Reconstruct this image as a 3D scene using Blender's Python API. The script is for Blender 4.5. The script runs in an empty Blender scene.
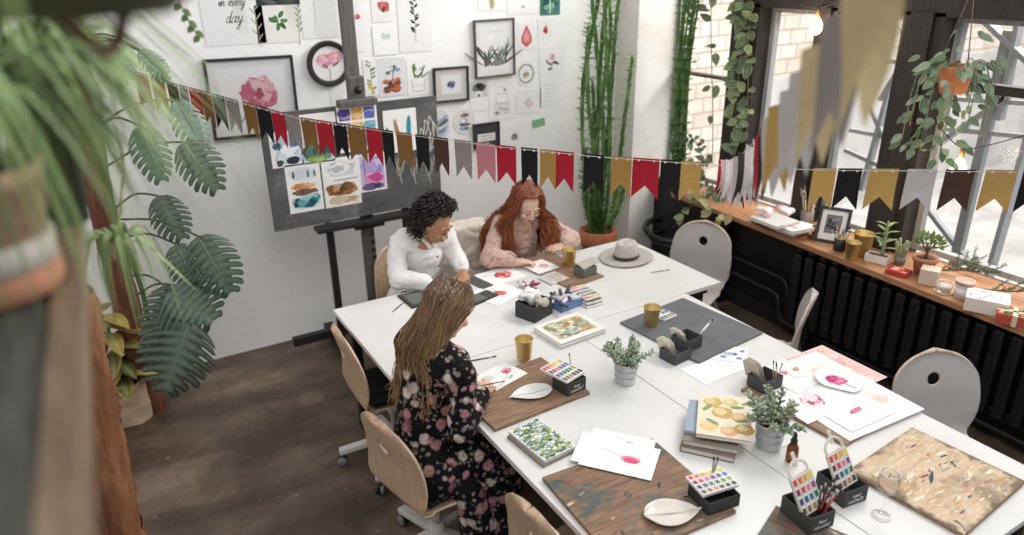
import bpy, bmesh, math, random
from mathutils import Vector as V, Matrix, Quaternion, noise as mnoise
rnd = random.Random(7)
R = math.radians
PI = math.pi
COL = bpy.context.scene.collection
# ------------------------------------------------------------------ camera solve
FPX, YAW, PITCH, ROLL, CH = 729.36, 0.528178, 0.396764, 0.016321, 2.5
def _axes():
    fw = V((math.sin(YAW)*math.cos(PITCH), math.cos(YAW)*math.cos(PITCH), -math.sin(PITCH)))
    rt = V((math.cos(YAW), -math.sin(YAW), 0)); dn = fw.cross(rt)
    c, s = math.cos(ROLL), math.sin(ROLL)
    return (c*rt+s*dn, -s*rt+c*dn, fw)
RT, DN, FW = _axes()
CAMP = V((0, 0, CH))
def ray(x, y): return RT*((x-512)/FPX) + DN*((y-267.5)/FPX) + FW
def P(x, y, z=0.74): d = ray(x, y); return CAMP + d*((z-CH)/d.z)          # point of a level surface
def PX(x, y, X): d = ray(x, y); return CAMP + d*(X/d.x)                     # point of the window wall plane
def PY(x, y, Y): d = ray(x, y); return CAMP + d*(Y/d.y)                     # point of the picture wall plane
def PD(x, y, D): return CAMP + ray(x, y).normalized()*D
# ------------------------------------------------------------------ colour, materials
def lin(h):
    if not isinstance(h, str): return tuple(h)[:3]
    h = h.lstrip('#'); o = []
    for i in (0, 2, 4):
        c = int(h[i:i+2], 16)/255; o.append(c/12.92 if c <= .04045 else ((c+.055)/1.055)**2.4)
    return tuple(o)
def jit(h, a=.1):
    c = lin(h); k = 1+rnd.uniform(-a, a); return tuple(min(1, max(0, x*k*(1+rnd.uniform(-a*.3, a*.3)))) for x in c)
def mixc(a, b, t):
    a, b = lin(a), lin(b); return tuple(x+(y-x)*t for x, y in zip(a, b))
_M = {}
class NT:
    def __init__(s, name):
        s.m = bpy.data.materials.new(name); s.m.use_nodes = True; s.t = s.m.node_tree; s.n = s.t.nodes
        s.b = s.n['Principled BSDF']; s.out = s.n['Material Output']
    def node(s, ty, **k):
        n = s.n.new(ty)
        for a, b in k.items():
            if a.startswith('i_'): n.inputs[a[2:].replace('_', ' ')].default_value = b
            else: setattr(n, a, b)
        return n
    def link(s, a, b): s.t.links.new(a, b)
    def coord(s, scale=(1, 1, 1), rot=(0, 0, 0), kind='Object'):
        c = s.node('ShaderNodeTexCoord'); m = s.node('ShaderNodeMapping'); s.link(c.outputs[kind], m.inputs[0])
        m.inputs['Scale'].default_value = scale; m.inputs['Rotation'].default_value = rot; return m.outputs[0]
    def noise(s, vec, scale=5, detail=4, rough=.55, dist=0):
        n = s.node('ShaderNodeTexNoise'); s.link(vec, n.inputs['Vector'])
        n.inputs['Scale'].default_value = scale; n.inputs['Detail'].default_value = detail
        n.inputs['Roughness'].default_value = rough; n.inputs['Distortion'].default_value = dist; return n.outputs['Fac']
    def ramp(s, fac, stops, interp='LINEAR'):
        r = s.node('ShaderNodeValToRGB'); r.color_ramp.interpolation = interp; e = r.color_ramp.elements
        while len(e) < len(stops): e.new(.5)
        for x, (p, c) in zip(e, stops): x.position = p; x.color = (*lin(c), 1)
        s.link(fac, r.inputs[0]); return r.outputs[0]
    def mix(s, a, b, fac, mode='MIX'):
        m = s.node('ShaderNodeMix', data_type='RGBA', blend_type=mode)
        for v, i in ((fac, 0), (a, 6), (b, 7)):
            if hasattr(v, 'is_linked'): s.link(v, m.inputs[i])
            elif i == 0: m.inputs[0].default_value = v
            else: m.inputs[i].default_value = (*lin(v), 1)
        return m.outputs[2]
    def bump(s, h, strength=.3, dist=.01):
        b = s.node('ShaderNodeBump'); b.inputs['Strength'].default_value = strength; b.inputs['Distance'].default_value = dist
        s.link(h, b.inputs['Height']); s.link(b.outputs[0], s.b.inputs['Normal'])
def attr_mat(name, rough=.6, metal=0, var=.12, scale=30, bump=0, spec=.5, sheen=0, trans=0):
    if name in _M: return _M[name]
    t = NT(name); a = t.node('ShaderNodeAttribute', attribute_name='Col'); v = t.coord()
    n = t.noise(v, scale, 4); g = t.ramp(n, [(.3, (1-var,)*3), (.7, (1, 1, 1))])
    c = t.mix(a.outputs['Color'], g, 1.0, 'MULTIPLY'); t.link(c, t.b.inputs['Base Color'])
    t.b.inputs['Roughness'].default_value = rough; t.b.inputs['Metallic'].default_value = metal
    t.b.inputs['Specular IOR Level'].default_value = spec
    if sheen: t.b.inputs['Sheen Weight'].default_value = sheen
    if bump: t.bump(n, bump, .004)
    if trans:
        t.b.inputs['Subsurface Weight'].default_value = trans; t.b.inputs['Subsurface Radius'].default_value = (.01, .004, .002); t.b.inputs['Subsurface Scale'].default_value = .6
    _M[name] = t.m; return t.m
MATTE = attr_mat('matte', .8)
PAPER = attr_mat('paper', .9, var=.05, scale=12, spec=.2)
SATIN = attr_mat('satin', .4, var=.08)
GLOSS = attr_mat('gloss', .18, var=.06)
METAL = attr_mat('metal', .35, metal=1, var=.15, scale=14)
LEAF = attr_mat('leaf', .45, var=.25, scale=40, spec=.28)
CLOTH = attr_mat('cloth', .95, var=.14, scale=160, bump=.15, sheen=.2, spec=.2)
HAIR = attr_mat('hair', .55, var=.2, scale=60)
SKIN = attr_mat('skin', .5, var=.06, scale=25, trans=.12)
SLATE = attr_mat('grey board', .7, var=.3, scale=9)
TERRA = attr_mat('terracotta', .85, var=.25, scale=18)
def wood(name, light, dark, sc=1.0, rough=.55, stain=None, axis='x', stretch=14):
    if name in _M: return _M[name]
    t = NT(name); s = {'x': (1*sc, stretch*sc, stretch*sc), 'y': (stretch*sc, 1*sc, stretch*sc), 'z': (stretch*sc, stretch*sc, 1*sc)}[axis]
    v = t.coord(s); n1 = t.noise(v, 3.0, 6, .6, .6); n2 = t.noise(v, 14, 3, .6)
    c = t.ramp(n1, [(.3, dark), (.62, light)]); c = t.mix(c, t.ramp(n2, [(.35, (.62, .6, .58)), (.65, (1, 1, 1))]), .55, 'MULTIPLY')
    if stain:
        v2 = t.coord((1, 1, 1)); n3 = t.noise(v2, stain[1], 5, .65, .4); f = t.ramp(n3, [(.5, (0, 0, 0)), (.62, (1, 1, 1))])
        c = t.mix(c, stain[0], f)
        n4 = t.noise(v2, stain[1]*3.1, 3, .5, .8); f4 = t.ramp(n4, [(.66, (0, 0, 0)), (.72, (1, 1, 1))]); c = t.mix(c, stain[2], f4)
    t.link(c, t.b.inputs['Base Color']); t.b.inputs['Roughness'].default_value = rough; t.bump(n2, .15, .003)
    _M[name] = t.m; return t.m
# ------------------------------------------------------------------ mesh builder
class MB:
    def __init__(s): s.v = []; s.f = []; s.mi = []; s.fc = []; s.sm = []; s.mats = []
    def slot(s, m):
        if m not in s.mats: s.mats.append(m)
        return s.mats.index(m)
    def add(s, vs, fs, m=MATTE, col='ffffff', sm=False):
        o = len(s.v); s.v += [tuple(v) for v in vs]; k = s.slot(m)
        many = isinstance(col, list); c0 = None if many else lin(col)
        for i, f in enumerate(fs):
            s.f.append(tuple(j+o for j in f)); s.mi.append(k); s.sm.append(sm)
            s.fc.append([col[j] for j in f] if many else c0)
        return s
    def box(s, c, d, rot=None, m=MATTE, col='ffffff'):
        x, y, z = d[0]/2, d[1]/2, d[2]/2
        vs = [V((a*x, b*y, e*z)) for e in (-1, 1) for b in (-1, 1) for a in (-1, 1)]
        if rot is not None: vs = [rot @ v for v in vs]
        c = V(c); vs = [v+c for v in vs]
        return s.add(vs, [(0, 2, 3, 1), (4, 5, 7, 6), (0, 1, 5, 4), (2, 6, 7, 3), (0, 4, 6, 2), (1, 3, 7, 5)], m, col)
    def bar(s, a, b, w, h, m=MATTE, col='ffffff', up=V((0, 0, 1))):
        a, b = V(a), V(b); d = (b-a); L = d.length; d.normalize()
        sd = d.cross(up)
        if sd.length < 1e-4: sd = d.cross(V((0, 1, 0)))
        sd.normalize(); u = sd.cross(d)
        return s.box((a+b)/2, (L, w, h), Matrix((d, sd, u)).transposed(), m, col)
    def prism(s, poly, z0, z1, m=MATTE, col='ffffff', mat4=None, topcol=None):
        n = len(poly); vs = [V((p[0], p[1], z)) for z in (z0, z1) for p in poly]
        if mat4 is not None: vs = [mat4 @ v for v in vs]
        s.add(vs, [tuple(range(n))[::-1]]+[(i, (i+1) % n, n+(i+1) % n, n+i) for i in range(n)], m, col)
        return s.add(vs[n:], [tuple(range(n))], m, topcol or col)
    def poly(s, pts, m=MATTE, col='ffffff'): return s.add(pts, [tuple(range(len(pts)))], m, col)
    def tube(s, pts, r, n=8, m=MATTE, col='ffffff', cap=True, flat=1.0, up=None):
        pts = [V(p) for p in pts]; k = len(pts)
        rs = r if isinstance(r, (list, tuple)) else [r]*k
        cs = col if isinstance(col, list) else None
        T = [(pts[min(i+1, k-1)]-pts[max(i-1, 0)]).normalized() for i in range(k)]
        a = up or (V((0, 0, 1)) if abs(T[0].z) < .9 else V((1, 0, 0)))
        N = (a-T[0]*a.dot(T[0])).normalized(); vs = []; vc = []
        for i in range(k):
            if i: N = N-T[i]*N.dot(T[i]); N = N.normalized() if N.length > 1e-6 else T[i].orthogonal().normalized()
            B = T[i].cross(N)
            for j in range(n):
                t = 2*PI*j/n; vs.append(pts[i]+(B*math.cos(t)+N*math.sin(t)*flat)*rs[i])
                if cs: vc.append(lin(cs[i]))
        fs = [(i*n+j, i*n+(j+1) % n, (i+1)*n+(j+1) % n, (i+1)*n+j) for i in range(k-1) for j in range(n)]
        if cap: fs += [tuple(range(n))[::-1], tuple(range((k-1)*n, k*n))]
        return s.add(vs, fs, m, vc if cs else col, n > 4)
    def lathe(s, prof, n=24, c=(0, 0, 0), m=MATTE, col='ffffff', rot=None, sq=(1, 1), sm=True):
        c = V(c); vs = []
        for (r, z) in prof:
            for j in range(n):
                t = 2*PI*j/n; v = V((r*math.cos(t)*sq[0], r*math.sin(t)*sq[1], z))
                vs.append(c+(rot @ v if rot is not None else v))
        k = len(prof)
        fs = [(i*n+j, i*n+(j+1) % n, (i+1)*n+(j+1) % n, (i+1)*n+j) for i in range(k-1) for j in range(n)]
        if prof[0][0] > 1e-5: fs.append(tuple(range(n))[::-1])
        if prof[-1][0] > 1e-5: fs.append(tuple(range((k-1)*n, k*n)))
        return s.add(vs, fs, m, col, sm)
    def ell(s, c, r, rot=None, n=14, k=9, m=MATTE, col='ffffff'):
        if not hasattr(r, '__len__'): r = (r, r, r)
        c = V(c); vs = []; 
        for i in range(k+1):
            p = -PI/2+PI*i/k
            for j in range(n):
                t = 2*PI*j/n; v = V((r[0]*math.cos(p)*math.cos(t), r[1]*math.cos(p)*math.sin(t), r[2]*math.sin(p)))
                vs.append(c+(rot @ v if rot is not None else v))
        fs = [(i*n+j, i*n+(j+1) % n, (i+1)*n+(j+1) % n, (i+1)*n+j) for i in range(k) for j in range(n)]
        return s.add(vs, fs, m, col, True)
    def cap(s, a, b, ra, rb, n=12, m=MATTE, col='ffffff'):
        a, b = V(a), V(b); d = b-a; L = max(d.length, 1e-5); d = d/L; k = 5
        pts = []; rs = []
        for i in range(k+1): t = PI/2*(1-i/k); pts.append(a-d*ra*math.sin(t)); rs.append(max(ra*math.cos(t), 1e-4))
        for i in range(k+1): t = PI/2*i/k; pts.append(b+d*rb*math.sin(t)); rs.append(max(rb*math.cos(t), 1e-4))
        return s.tube(pts, rs, n, m, col)
    def grid(s, fn, nu, nv, m=MATTE, col='ffffff', sm=True):
        vs = [fn(i/nu, j/nv) for j in range(nv+1) for i in range(nu+1)]; w = nu+1
        fs = [(j*w+i, j*w+i+1, (j+1)*w+i+1, (j+1)*w+i) for j in range(nv) for i in range(nu)]
        return s.add(vs, fs, m, col, sm)
    def shift(s, d): s.v = [(v[0]-d[0], v[1]-d[1], v[2]-d[2]) for v in s.v]; return s
    def mesh(s, name):
        me = bpy.data.meshes.new(name); me.from_pydata(s.v, [], s.f)
        for m in s.mats: me.materials.append(m)
        me.polygons.foreach_set('material_index', s.mi); me.polygons.foreach_set('use_smooth', s.sm)
        ca = me.color_attributes.new('Col', 'FLOAT_COLOR', 'CORNER'); buf = []
        for f, c in zip(s.f, s.fc):
            if isinstance(c, list):
                for q in c: buf += (q[0], q[1], q[2], 1.0)
            else: buf += (c[0], c[1], c[2], 1.0)*len(f)
        ca.data.foreach_set('color', buf); me.update(); return me
    def build(s, name, parent=None, loc=None, rot=None, bevel=0, solid=0, sub=0):
        o = bpy.data.objects.new(name, s.mesh(name)); COL.objects.link(o)
        if parent is not None: o.parent = parent
        if loc is not None: o.location = loc
        if rot is not None: o.rotation_euler = rot if hasattr(rot, '__len__') else (0, 0, rot)
        if solid: m = o.modifiers.new('thickness', 'SOLIDIFY'); m.thickness = solid; m.offset = 0
        if sub: m = o.modifiers.new('smooth', 'SUBSURF'); m.levels = m.render_levels = sub
        if bevel:
            m = o.modifiers.new('rounding', 'BEVEL'); m.width = bevel; m.segments = 2; m.limit_method = 'ANGLE'; m.angle_limit = R(40)
        return o
def tag(o, label, cat, group=None, kind=None):
    if label: o['label'] = label
    if cat: o['category'] = cat
    if group: o['group'] = group
    if kind: o['kind'] = kind
    return o
def thing(name, label, cat, loc=(0, 0, 0), rz=0, group=None, rot=None):
    o = bpy.data.objects.new(name, None); COL.objects.link(o); o.empty_display_size = .05
    o.location = loc; o.rotation_euler = rot if rot is not None else (0, 0, rz)
    return tag(o, label, cat, group)
def struct(o): o['kind'] = 'structure'; return o
def copy_tree(o, loc, rz=None, label=None, rot=None, parent=None):
    c = o.copy(); COL.objects.link(c)
    if parent is not None: c.parent = parent
    else:
        c.location = loc
        if rz is not None: c.rotation_euler = (0, 0, rz)
        if rot is not None: c.rotation_euler = rot
        if label: c['label'] = label
    for ch in list(o.children): copy_tree(ch, None, parent=c)
    return c
def rect3(a, b, c, z):                       # near edge a->b and a far point c of a rectangle lying at height z
    A, B, C = P(*a, z), P(*b, z), P(*c, z); e = B-A; L = e.length; e.normalize(); n = V((-e.y, e.x, 0)); W = (C-A).dot(n)
    return (A+B)/2+n*W/2, math.atan2(e.y, e.x), L, W
def catmull(pts, k=6):
    pts = [V(p) for p in pts]; q = [pts[0]*2-pts[1]]+pts+[pts[-1]*2-pts[-2]]; o = []
    for i in range(1, len(q)-2):
        for j in range(k):
            t = j/k; a, b, c, d = q[i-1:i+3]
            o.append(.5*((2*b)+(c-a)*t+(2*a-5*b+4*c-d)*t*t+(3*b-a-3*c+d)*t**3))
    o.append(pts[-1]); return o
def rotm(d, up=V((0, 0, 1))):                # matrix with local x along d, z near up
    d = V(d).normalized(); y = V(up).cross(d)
    y = y.normalized() if y.length > 1e-4 else d.orthogonal().normalized()
    return Matrix((d, y, d.cross(y))).transposed()
# ------------------------------------------------------------------ flat painting helpers (sheet-local xy, z stacks the washes)
class Art:
    def __init__(s, mb, z0, m=PAPER): s.mb = mb; s.z = z0; s.m = m
    def _z(s): s.z += .000005; return s.z
    def blob(s, x, y, r, col, jag=.25, n=13, sx=1, sy=1, rot=0, a=.08):
        z = s._z(); pts = []; c, q = math.cos(rot), math.sin(rot)
        for i in range(n):
            t = 2*PI*i/n; k = r*(1+rnd.uniform(-jag, jag)); u, w = k*sx*math.cos(t), k*sy*math.sin(t)
            pts.append((x+u*c-w*q, y+u*q+w*c, z))
        s.mb.poly(pts, s.m, jit(col, a)); return s
    def line(s, pts, w, col):
        z = s._z(); vs = []; fs = []
        for i, p in enumerate(pts):
            a, b = pts[max(i-1, 0)], pts[min(i+1, len(pts)-1)]; dx, dy = b[0]-a[0], b[1]-a[1]; L = math.hypot(dx, dy) or 1
            ww = w if not isinstance(w, list) else w[i]; nx, ny = -dy/L*ww/2, dx/L*ww/2
            vs += [(p[0]+nx, p[1]+ny, z), (p[0]-nx, p[1]-ny, z)]
            if i: fs.append((2*i-2, 2*i-1, 2*i+1, 2*i))
        s.mb.add(vs, fs, s.m, col); return s
    def rect(s, x0, y0, x1, y1, col): z = s._z(); s.mb.poly([(x0, y0, z), (x1, y0, z), (x1, y1, z), (x0, y1, z)], s.m, col); return s
    def leaf(s, x, y, ang, L, w, col): return s.blob(x+math.cos(ang)*L/2, y+math.sin(ang)*L/2, L/2, col, .06, 12, 1, w/L, ang)
    def flower(s, x, y, r, cols, n=14, core=None):
        for i in range(int(n*2.2)):
            t = rnd.uniform(0, 2*PI); d = r*.75*math.sqrt(rnd.random()); s.blob(x+d*math.cos(t), y+d*math.sin(t)*.85, r*rnd.uniform(.16, .36), rnd.choice(cols), .3, 11, 1.5, .8, t+1.57+rnd.uniform(-.5, .5))
        if core: s.blob(x, y, r*.25, core, .4)
        return s
    def wash(s, x0, y0, x1, y1, cols, n=30, r=.02, sx=1.6):
        for i in range(n):
            s.blob(rnd.uniform(x0+r*sx, x1-r*sx), rnd.uniform(y0+r, y1-r), r*rnd.uniform(.5, 1), rnd.choice(cols), .3, 11, sx, 1)
        return s
    def scribble(s, x0, y0, w, h, col, lw=.0015, n=16, slant=.3):
        pts = []
        for i in range(n+1):
            t = i/n; yy = (h*(1 if i % 2 else 0))*rnd.uniform(.55, 1.1); pts.append((x0+w*t+yy*slant, y0+yy))
        return s.line([tuple(p[:2]) for p in catmull([(p[0], p[1], 0) for p in pts], 4)], lw, col)
def text_mesh(body, size, shear=.25, offset=0):
    cu = bpy.data.curves.new('lettering', 'FONT'); cu.body = body; cu.size = size; cu.shear = shear; cu.align_x = 'CENTER'; cu.align_y = 'CENTER'
    cu.offset = offset; cu.resolution_u = 3
    o = bpy.data.objects.new('lettering', cu); COL.objects.link(o); dg = bpy.context.evaluated_depsgraph_get()
    me = bpy.data.meshes.new_from_object(o.evaluated_get(dg)); vs = [tuple(v.co) for v in me.vertices]; fs = [tuple(p.vertices) for p in me.polygons]
    bpy.data.objects.remove(o); bpy.data.curves.remove(cu); bpy.data.meshes.remove(me); return vs, fs
def fuse(mb, name, parent=None, voxel=.006, smooth=4, fac=.5, wrinkle=None, colf=None, off=V((0, 0, 0)), cut=None):
    """shapes of mb fused to one skin; colour of every vertex from the nearest source part"""
    tmp = bpy.data.objects.new(name+'_source', mb.mesh(name+'_source')); COL.objects.link(tmp)
    m = tmp.modifiers.new('r', 'REMESH'); m.mode = 'VOXEL'; m.voxel_size = voxel; m.use_smooth_shade = True
    if smooth: q = tmp.modifiers.new('s', 'SMOOTH'); q.iterations = smooth; q.factor = fac
    dg = bpy.context.evaluated_depsgraph_get(); me = bpy.data.meshes.new_from_object(tmp.evaluated_get(dg)); me.name = name
    src = tmp.data; bpy.data.objects.remove(tmp); bpy.data.meshes.remove(src)
    me.materials.clear()
    for mm in mb.mats[:1]: me.materials.append(mm)
    me.polygons.foreach_set('material_index', [0]*len(me.polygons)); me.polygons.foreach_set('use_smooth', [True]*len(me.polygons))
    for a in list(me.color_attributes): me.color_attributes.remove(a)
    if cut:
        bm = bmesh.new(); bm.from_mesh(me); bmesh.ops.delete(bm, geom=[v for v in bm.verts if cut(v.co)], context='VERTS'); bm.to_mesh(me); bm.free()
    if wrinkle:
        a, sc = wrinkle; nn = [v.normal.copy() for v in me.vertices]
        for v, n in zip(me.vertices, nn): q = v.co*sc; v.co = v.co+n*a*(.7*mnoise.noise(q*.7)+.25*mnoise.noise(V((q.x*2, q.y*2, q.z)))-.8*(1-abs(mnoise.noise(V((q.x*.55+q.z*.5+9, q.y*.55, q.z*1.0-q.x*.4)))))**3.5+.3)
    ca = me.color_attributes.new('Col', 'FLOAT_COLOR', 'POINT'); c = mb.fc[0] if not isinstance(mb.fc[0], list) else mb.fc[0][0]
    if colf: ca.data.foreach_set('color', [q for v in me.vertices for q in (*lin(colf(v.co)), 1.0)])
    else: ca.data.foreach_set('color', [*c, 1.0]*len(me.vertices))
    if off.length: me.transform(Matrix.Translation(-off))
    o = bpy.data.objects.new(name, me); COL.objects.link(o)
    if parent is not None: o.parent = parent
    return o
# ================================================================== THE ROOM
def m_wall():
    t = NT('white plaster'); v = t.coord(); n = t.noise(v, .9, 5, .6); n2 = t.noise(v, 26, 4, .6)
    c = t.ramp(n, [(.3, 'efedeb'), (.6, 'f8f7f6')]); c = t.mix(c, t.ramp(n2, [(.2, (.93, .92, .91)), (.5, (1, 1, 1))]), 1, 'MULTIPLY')
    t.link(c, t.b.inputs['Base Color']); t.b.inputs['Roughness'].default_value = .85; t.bump(n2, .12, .004); return t.m
def m_pillar():
    t = NT('stained white plaster'); v = t.coord(); n = t.noise(v, 2.2, 5, .6, .5); n2 = t.noise(v, 20, 4)
    c = t.ramp(n, [(.35, 'e8e5e1'), (.58, 'dcd6ce'), (.72, 'd3c3ac')]); t.link(c, t.b.inputs['Base Color'])
    t.b.inputs['Roughness'].default_value = .85; t.bump(n2, .2, .004); return t.m
def m_floor():
    t = NT('worn concrete'); v = t.coord(); n = t.noise(v, 1.3, 7, .62, .4); n2 = t.noise(v, 9, 6, .7, .2)
    vs = t.coord((1.2, 5, 1), (0, 0, .25)); n3 = t.noise(vs, .9, 4, .5, .3)
    c = t.ramp(n, [(.3, '41362c'), (.5, '6b5b4d'), (.7, '95836f')])
    c = t.mix(c, t.ramp(n3, [(.38, (.5, .47, .44)), (.58, (1, 1, 1))]), .85, 'MULTIPLY')
    c = t.mix(c, t.ramp(n2, [(.3, (.6, .58, .56)), (.6, (1.05, 1.05, 1.05))]), .7, 'MULTIPLY')
    sp = t.noise(v, 34, 3, .4, 0); f = t.ramp(sp, [(.7, (0, 0, 0)), (.74, (.6, .6, .6))]); c = t.mix(c, 'a49a8f', f)
    t.link(c, t.b.inputs['Base Color']); t.link(t.ramp(n, [(.3, (.35,)*3), (.7, (.65,)*3)]), t.b.inputs['Roughness']); t.bump(n2, .15, .004); return t.m
def m_black():
    t = NT('black wall paint'); v = t.coord(); n = t.noise(v, 7, 5, .6)
    t.link(t.ramp(n, [(.3, '111112'), (.7, '1d1c1c')]), t.b.inputs['Base Color']); t.b.inputs['Roughness'].default_value = .5; t.bump(n, .1, .004); return t.m
def m_brick():
    t = NT('pale masonry'); c = t.node('ShaderNodeTexCoord'); sx = t.node('ShaderNodeSeparateXYZ'); t.link(c.outputs['Object'], sx.inputs[0])
    cb = t.node('ShaderNodeCombineXYZ'); t.link(sx.outputs['X'], cb.inputs['X']); t.link(sx.outputs['Z'], cb.inputs['Y'])
    b = t.node('ShaderNodeTexBrick', offset=.5); t.link(cb.outputs[0], b.inputs['Vector'])
    b.inputs['Color1'].default_value = (*lin('f4e9de'), 1); b.inputs['Color2'].default_value = (*lin('e3c9b2'), 1); b.inputs['Mortar'].default_value = (*lin('c3b3a6'), 1)
    b.inputs['Scale'].default_value = 1; b.inputs['Brick Width'].default_value = .27; b.inputs['Row Height'].default_value = .17; b.inputs['Mortar Size'].default_value = .012
    b.inputs['Bias'].default_value = -.3; b.inputs['Mortar Smooth'].default_value = .3
    n = t.noise(cb.outputs[0], 4, 5); col = t.mix(b.outputs['Color'], t.ramp(n, [(.3, (.86, .85, .84)), (.6, (1, 1, 1))]), 1, 'MULTIPLY')
    t.link(col, t.b.inputs['Base Color']); t.b.inputs['Roughness'].default_value = .9; return t.m
def m_render():
    t = NT('grey outside render'); v = t.coord(); n = t.noise(v, 1.6, 6, .65, .5)
    t.link(t.ramp(n, [(.3, 'bcbab7'), (.55, 'dddad6'), (.75, 'eeebe7')]), t.b.inputs['Base Color']); t.b.inputs['Roughness'].default_value = .9; return t.m
def m_glass(name='window glass', refl=.06):
    t = NT(name); tr = t.node('ShaderNodeBsdfTransparent'); gl = t.node('ShaderNodeBsdfGlossy'); gl.inputs['Roughness'].default_value = .03
    fr = t.node('ShaderNodeLayerWeight'); fr.inputs['Blend'].default_value = refl*3; mx = t.node('ShaderNodeMixShader')
    mt = t.node('ShaderNodeMath', operation='MULTIPLY'); mt.inputs[1].default_value = .5; t.link(fr.outputs['Fresnel'], mt.inputs[0]); t.link(mt.outputs[0], mx.inputs[0]); t.link(tr.outputs[0], mx.inputs[1]); t.link(gl.outputs[0], mx.inputs[2]); t.link(mx.outputs[0], t.out.inputs[0])
    return t.m
WALL, FLOOR, BLACKP, GLASS = m_wall(), m_floor(), m_black(), m_glass()
DARKWOOD = wood('dark stained frame wood', '3b332e', '1c1816', 2, .5, axis='z')
def room():
    b = MB(); b.box((1.5, 1.4, -.05), (7.2, 8.4, .1), m=FLOOR); struct(b.build('floor'))
    b = MB(); b.box((1.3, 4.92, 1.7), (6.4, .14, 3.6), m=WALL); struct(b.build('wall_back'))
    b = MB(); b.box((-1.86, 2.2, 1.7), (.12, 5.4, 3.6), m=WALL); struct(b.build('wall_left'))
    b = MB(); b.box((4.06, 4.725, 1.75), (.42, .25, 3.5), m=m_pillar()); struct(b.build('trim_pillar'))
    b = MB(); b.box((4.22, 1.7, .39), (.2, 6.1, .78), m=BLACKP); b.box((4.13, 3.72, .4), (.03, .05, .8), m=BLACKP); b.box((4.13, 3.0, .4), (.03, .05, .8), m=BLACKP)
    b.box((4.11, 1.7, .06), (.03, 6.1, .12), m=BLACKP); struct(b.build('wall_right'))
    b = MB(); b.box((4.25, 1.3, 2.5), (.26, 5.2, .62), m=DARKWOOD); struct(b.build('trim_header'))
    # posts between the windows
    for i, (y0, y1) in enumerate(((3.9, 3.66), (3.2, 3.05), (2.62, 2.38), (.62, .4))):
        b = MB(); b.box((4.22, (y0+y1)/2, 1.5), (.2, y0-y1, 1.42), m=DARKWOOD); yb = (y0+y1)/2
        b.box((4.11, yb, 1.5), (.03, (y0-y1)*.55, 1.42), m=DARKWOOD); struct(b.build('trim_%d' % (i+1)))
    GREYW = wood('weathered grey window wood', 'b9bcbd', '8d9192', 2, .6, axis='z')
    def window(n, y0, y1, z0, z1, bars=(), fr=.035, fm=GREYW):
        f = MB(); X = 4.27
        f.box((X, y0-fr/2, (z0+z1)/2), (.05, fr, z1-z0), m=fm); f.box((X, y1+fr/2, (z0+z1)/2), (.05, fr, z1-z0), m=fm)
        f.box((X, (y0+y1)/2, z0+fr/2), (.05, y0-y1-2*fr, fr), m=fm); f.box((X, (y0+y1)/2, z1-fr/2), (.05, y0-y1-2*fr, fr), m=fm)
        for (kind, at, w) in bars:
            if kind == 'h': f.box((X-.01, (y0+y1)/2, at), (.07, y0-y1-2*fr, w), m=DARKWOOD)
            else: f.box((X, at, (z0+z1)/2), (.05, w, z1-z0-2*fr), m=fm)
        o = struct(f.build('window_%d' % n)); p = MB(); p.poly([(X, y0-fr, z0+fr), (X, y1+fr, z0+fr), (X, y1+fr, z1-fr), (X, y0-fr, z1-fr)], GLASS)
        g = p.build('pane', o); return o
    window(1, 4.6, 3.9, .83, 2.9, (('h', 1.66, .02),)); window(2, 3.66, 3.2, .83, 2.19); window(3, 3.05, 2.62, .83, 2.19); window(4, 2.38, .62, .83, 2.19, (('h', 1.83, .05),))
    # sill
    SILL = wood('orange pine sill', 'c2906a', '99683f', 1.5, .4, axis='y')
    b = MB(); b.prism([(3.86, 4.12), (3.655, .2), (4.245, .2), (4.245, 4.12)], .78, .815, SILL); o = b.build('trim_sill', bevel=.004); struct(o)
    # outside: the wing of the building across the yard
    b = MB(); b.box((12.2, 6.35, 2.6), (15.6, .3, 6.9), m=m_brick()); struct(b.build('trim_outside_masonry'))
    b = MB(); b.box((13.45, 6.33, .2), (13.1, .34, 1.9), m=m_render()); struct(b.build('wall_outside'))
    b = MB(); b.box((12.2, 2.8, -.8), (15.6, 7, .1), m=m_render()); struct(b.build('trim_outside_ground'))
room()
def outside_lattice():
    GREYM = attr_mat('galvanised', .5, 0, .2, 20)
    t = thing('steel_lattice_gate', 'pale grey steel lattice with crossed diagonal struts standing outside the big window', 'lattice', (5.2, 2.9, -.75))
    def bar(p, q, w, nm='strut', c='aeb2b4'):
        b = MB(); A = PX(*p, 5.2)-V((5.2, 2.9, -.75)); B = PX(*q, 5.2)-V((5.2, 2.9, -.75)); b.bar(A, B, .03, w, GREYM, c, V((1, 0, 0))); b.build(nm, t)
    bar((970, 6), (1040, 72), .08); bar((1020, 20), (1000, 120), .07); bar((930, 150), (1010, 95), .07); bar((1040, 100), (985, 290), .09, 'strut', 'b9bdc0')
    bar((925, 205), (990, 290), .05); bar((868, 100), (890, 150), .05); bar((893, 80), (862, 190), .06); bar((880, 100), (905, 60), .04); bar((845, 150), (900, 175), .03)
    for (p, q) in (((938, 98), (1040, 104)), ((936, 128), (1040, 138)), ((850, 60), (910, 62)), ((850, 130), (905, 140))): bar(p, q, .03, 'rail', 'bfc2c3')
    b = MB()
    for px in (940, 1015): A = PX(px, 10, 5.2)-V((5.2, 2.9, -.75)); b.box((A.x, A.y, 1.4), (.06, .06, 2.8), m=GREYM, col='a5a9ab')
    b.build('post', t)
outside_lattice()
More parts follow.
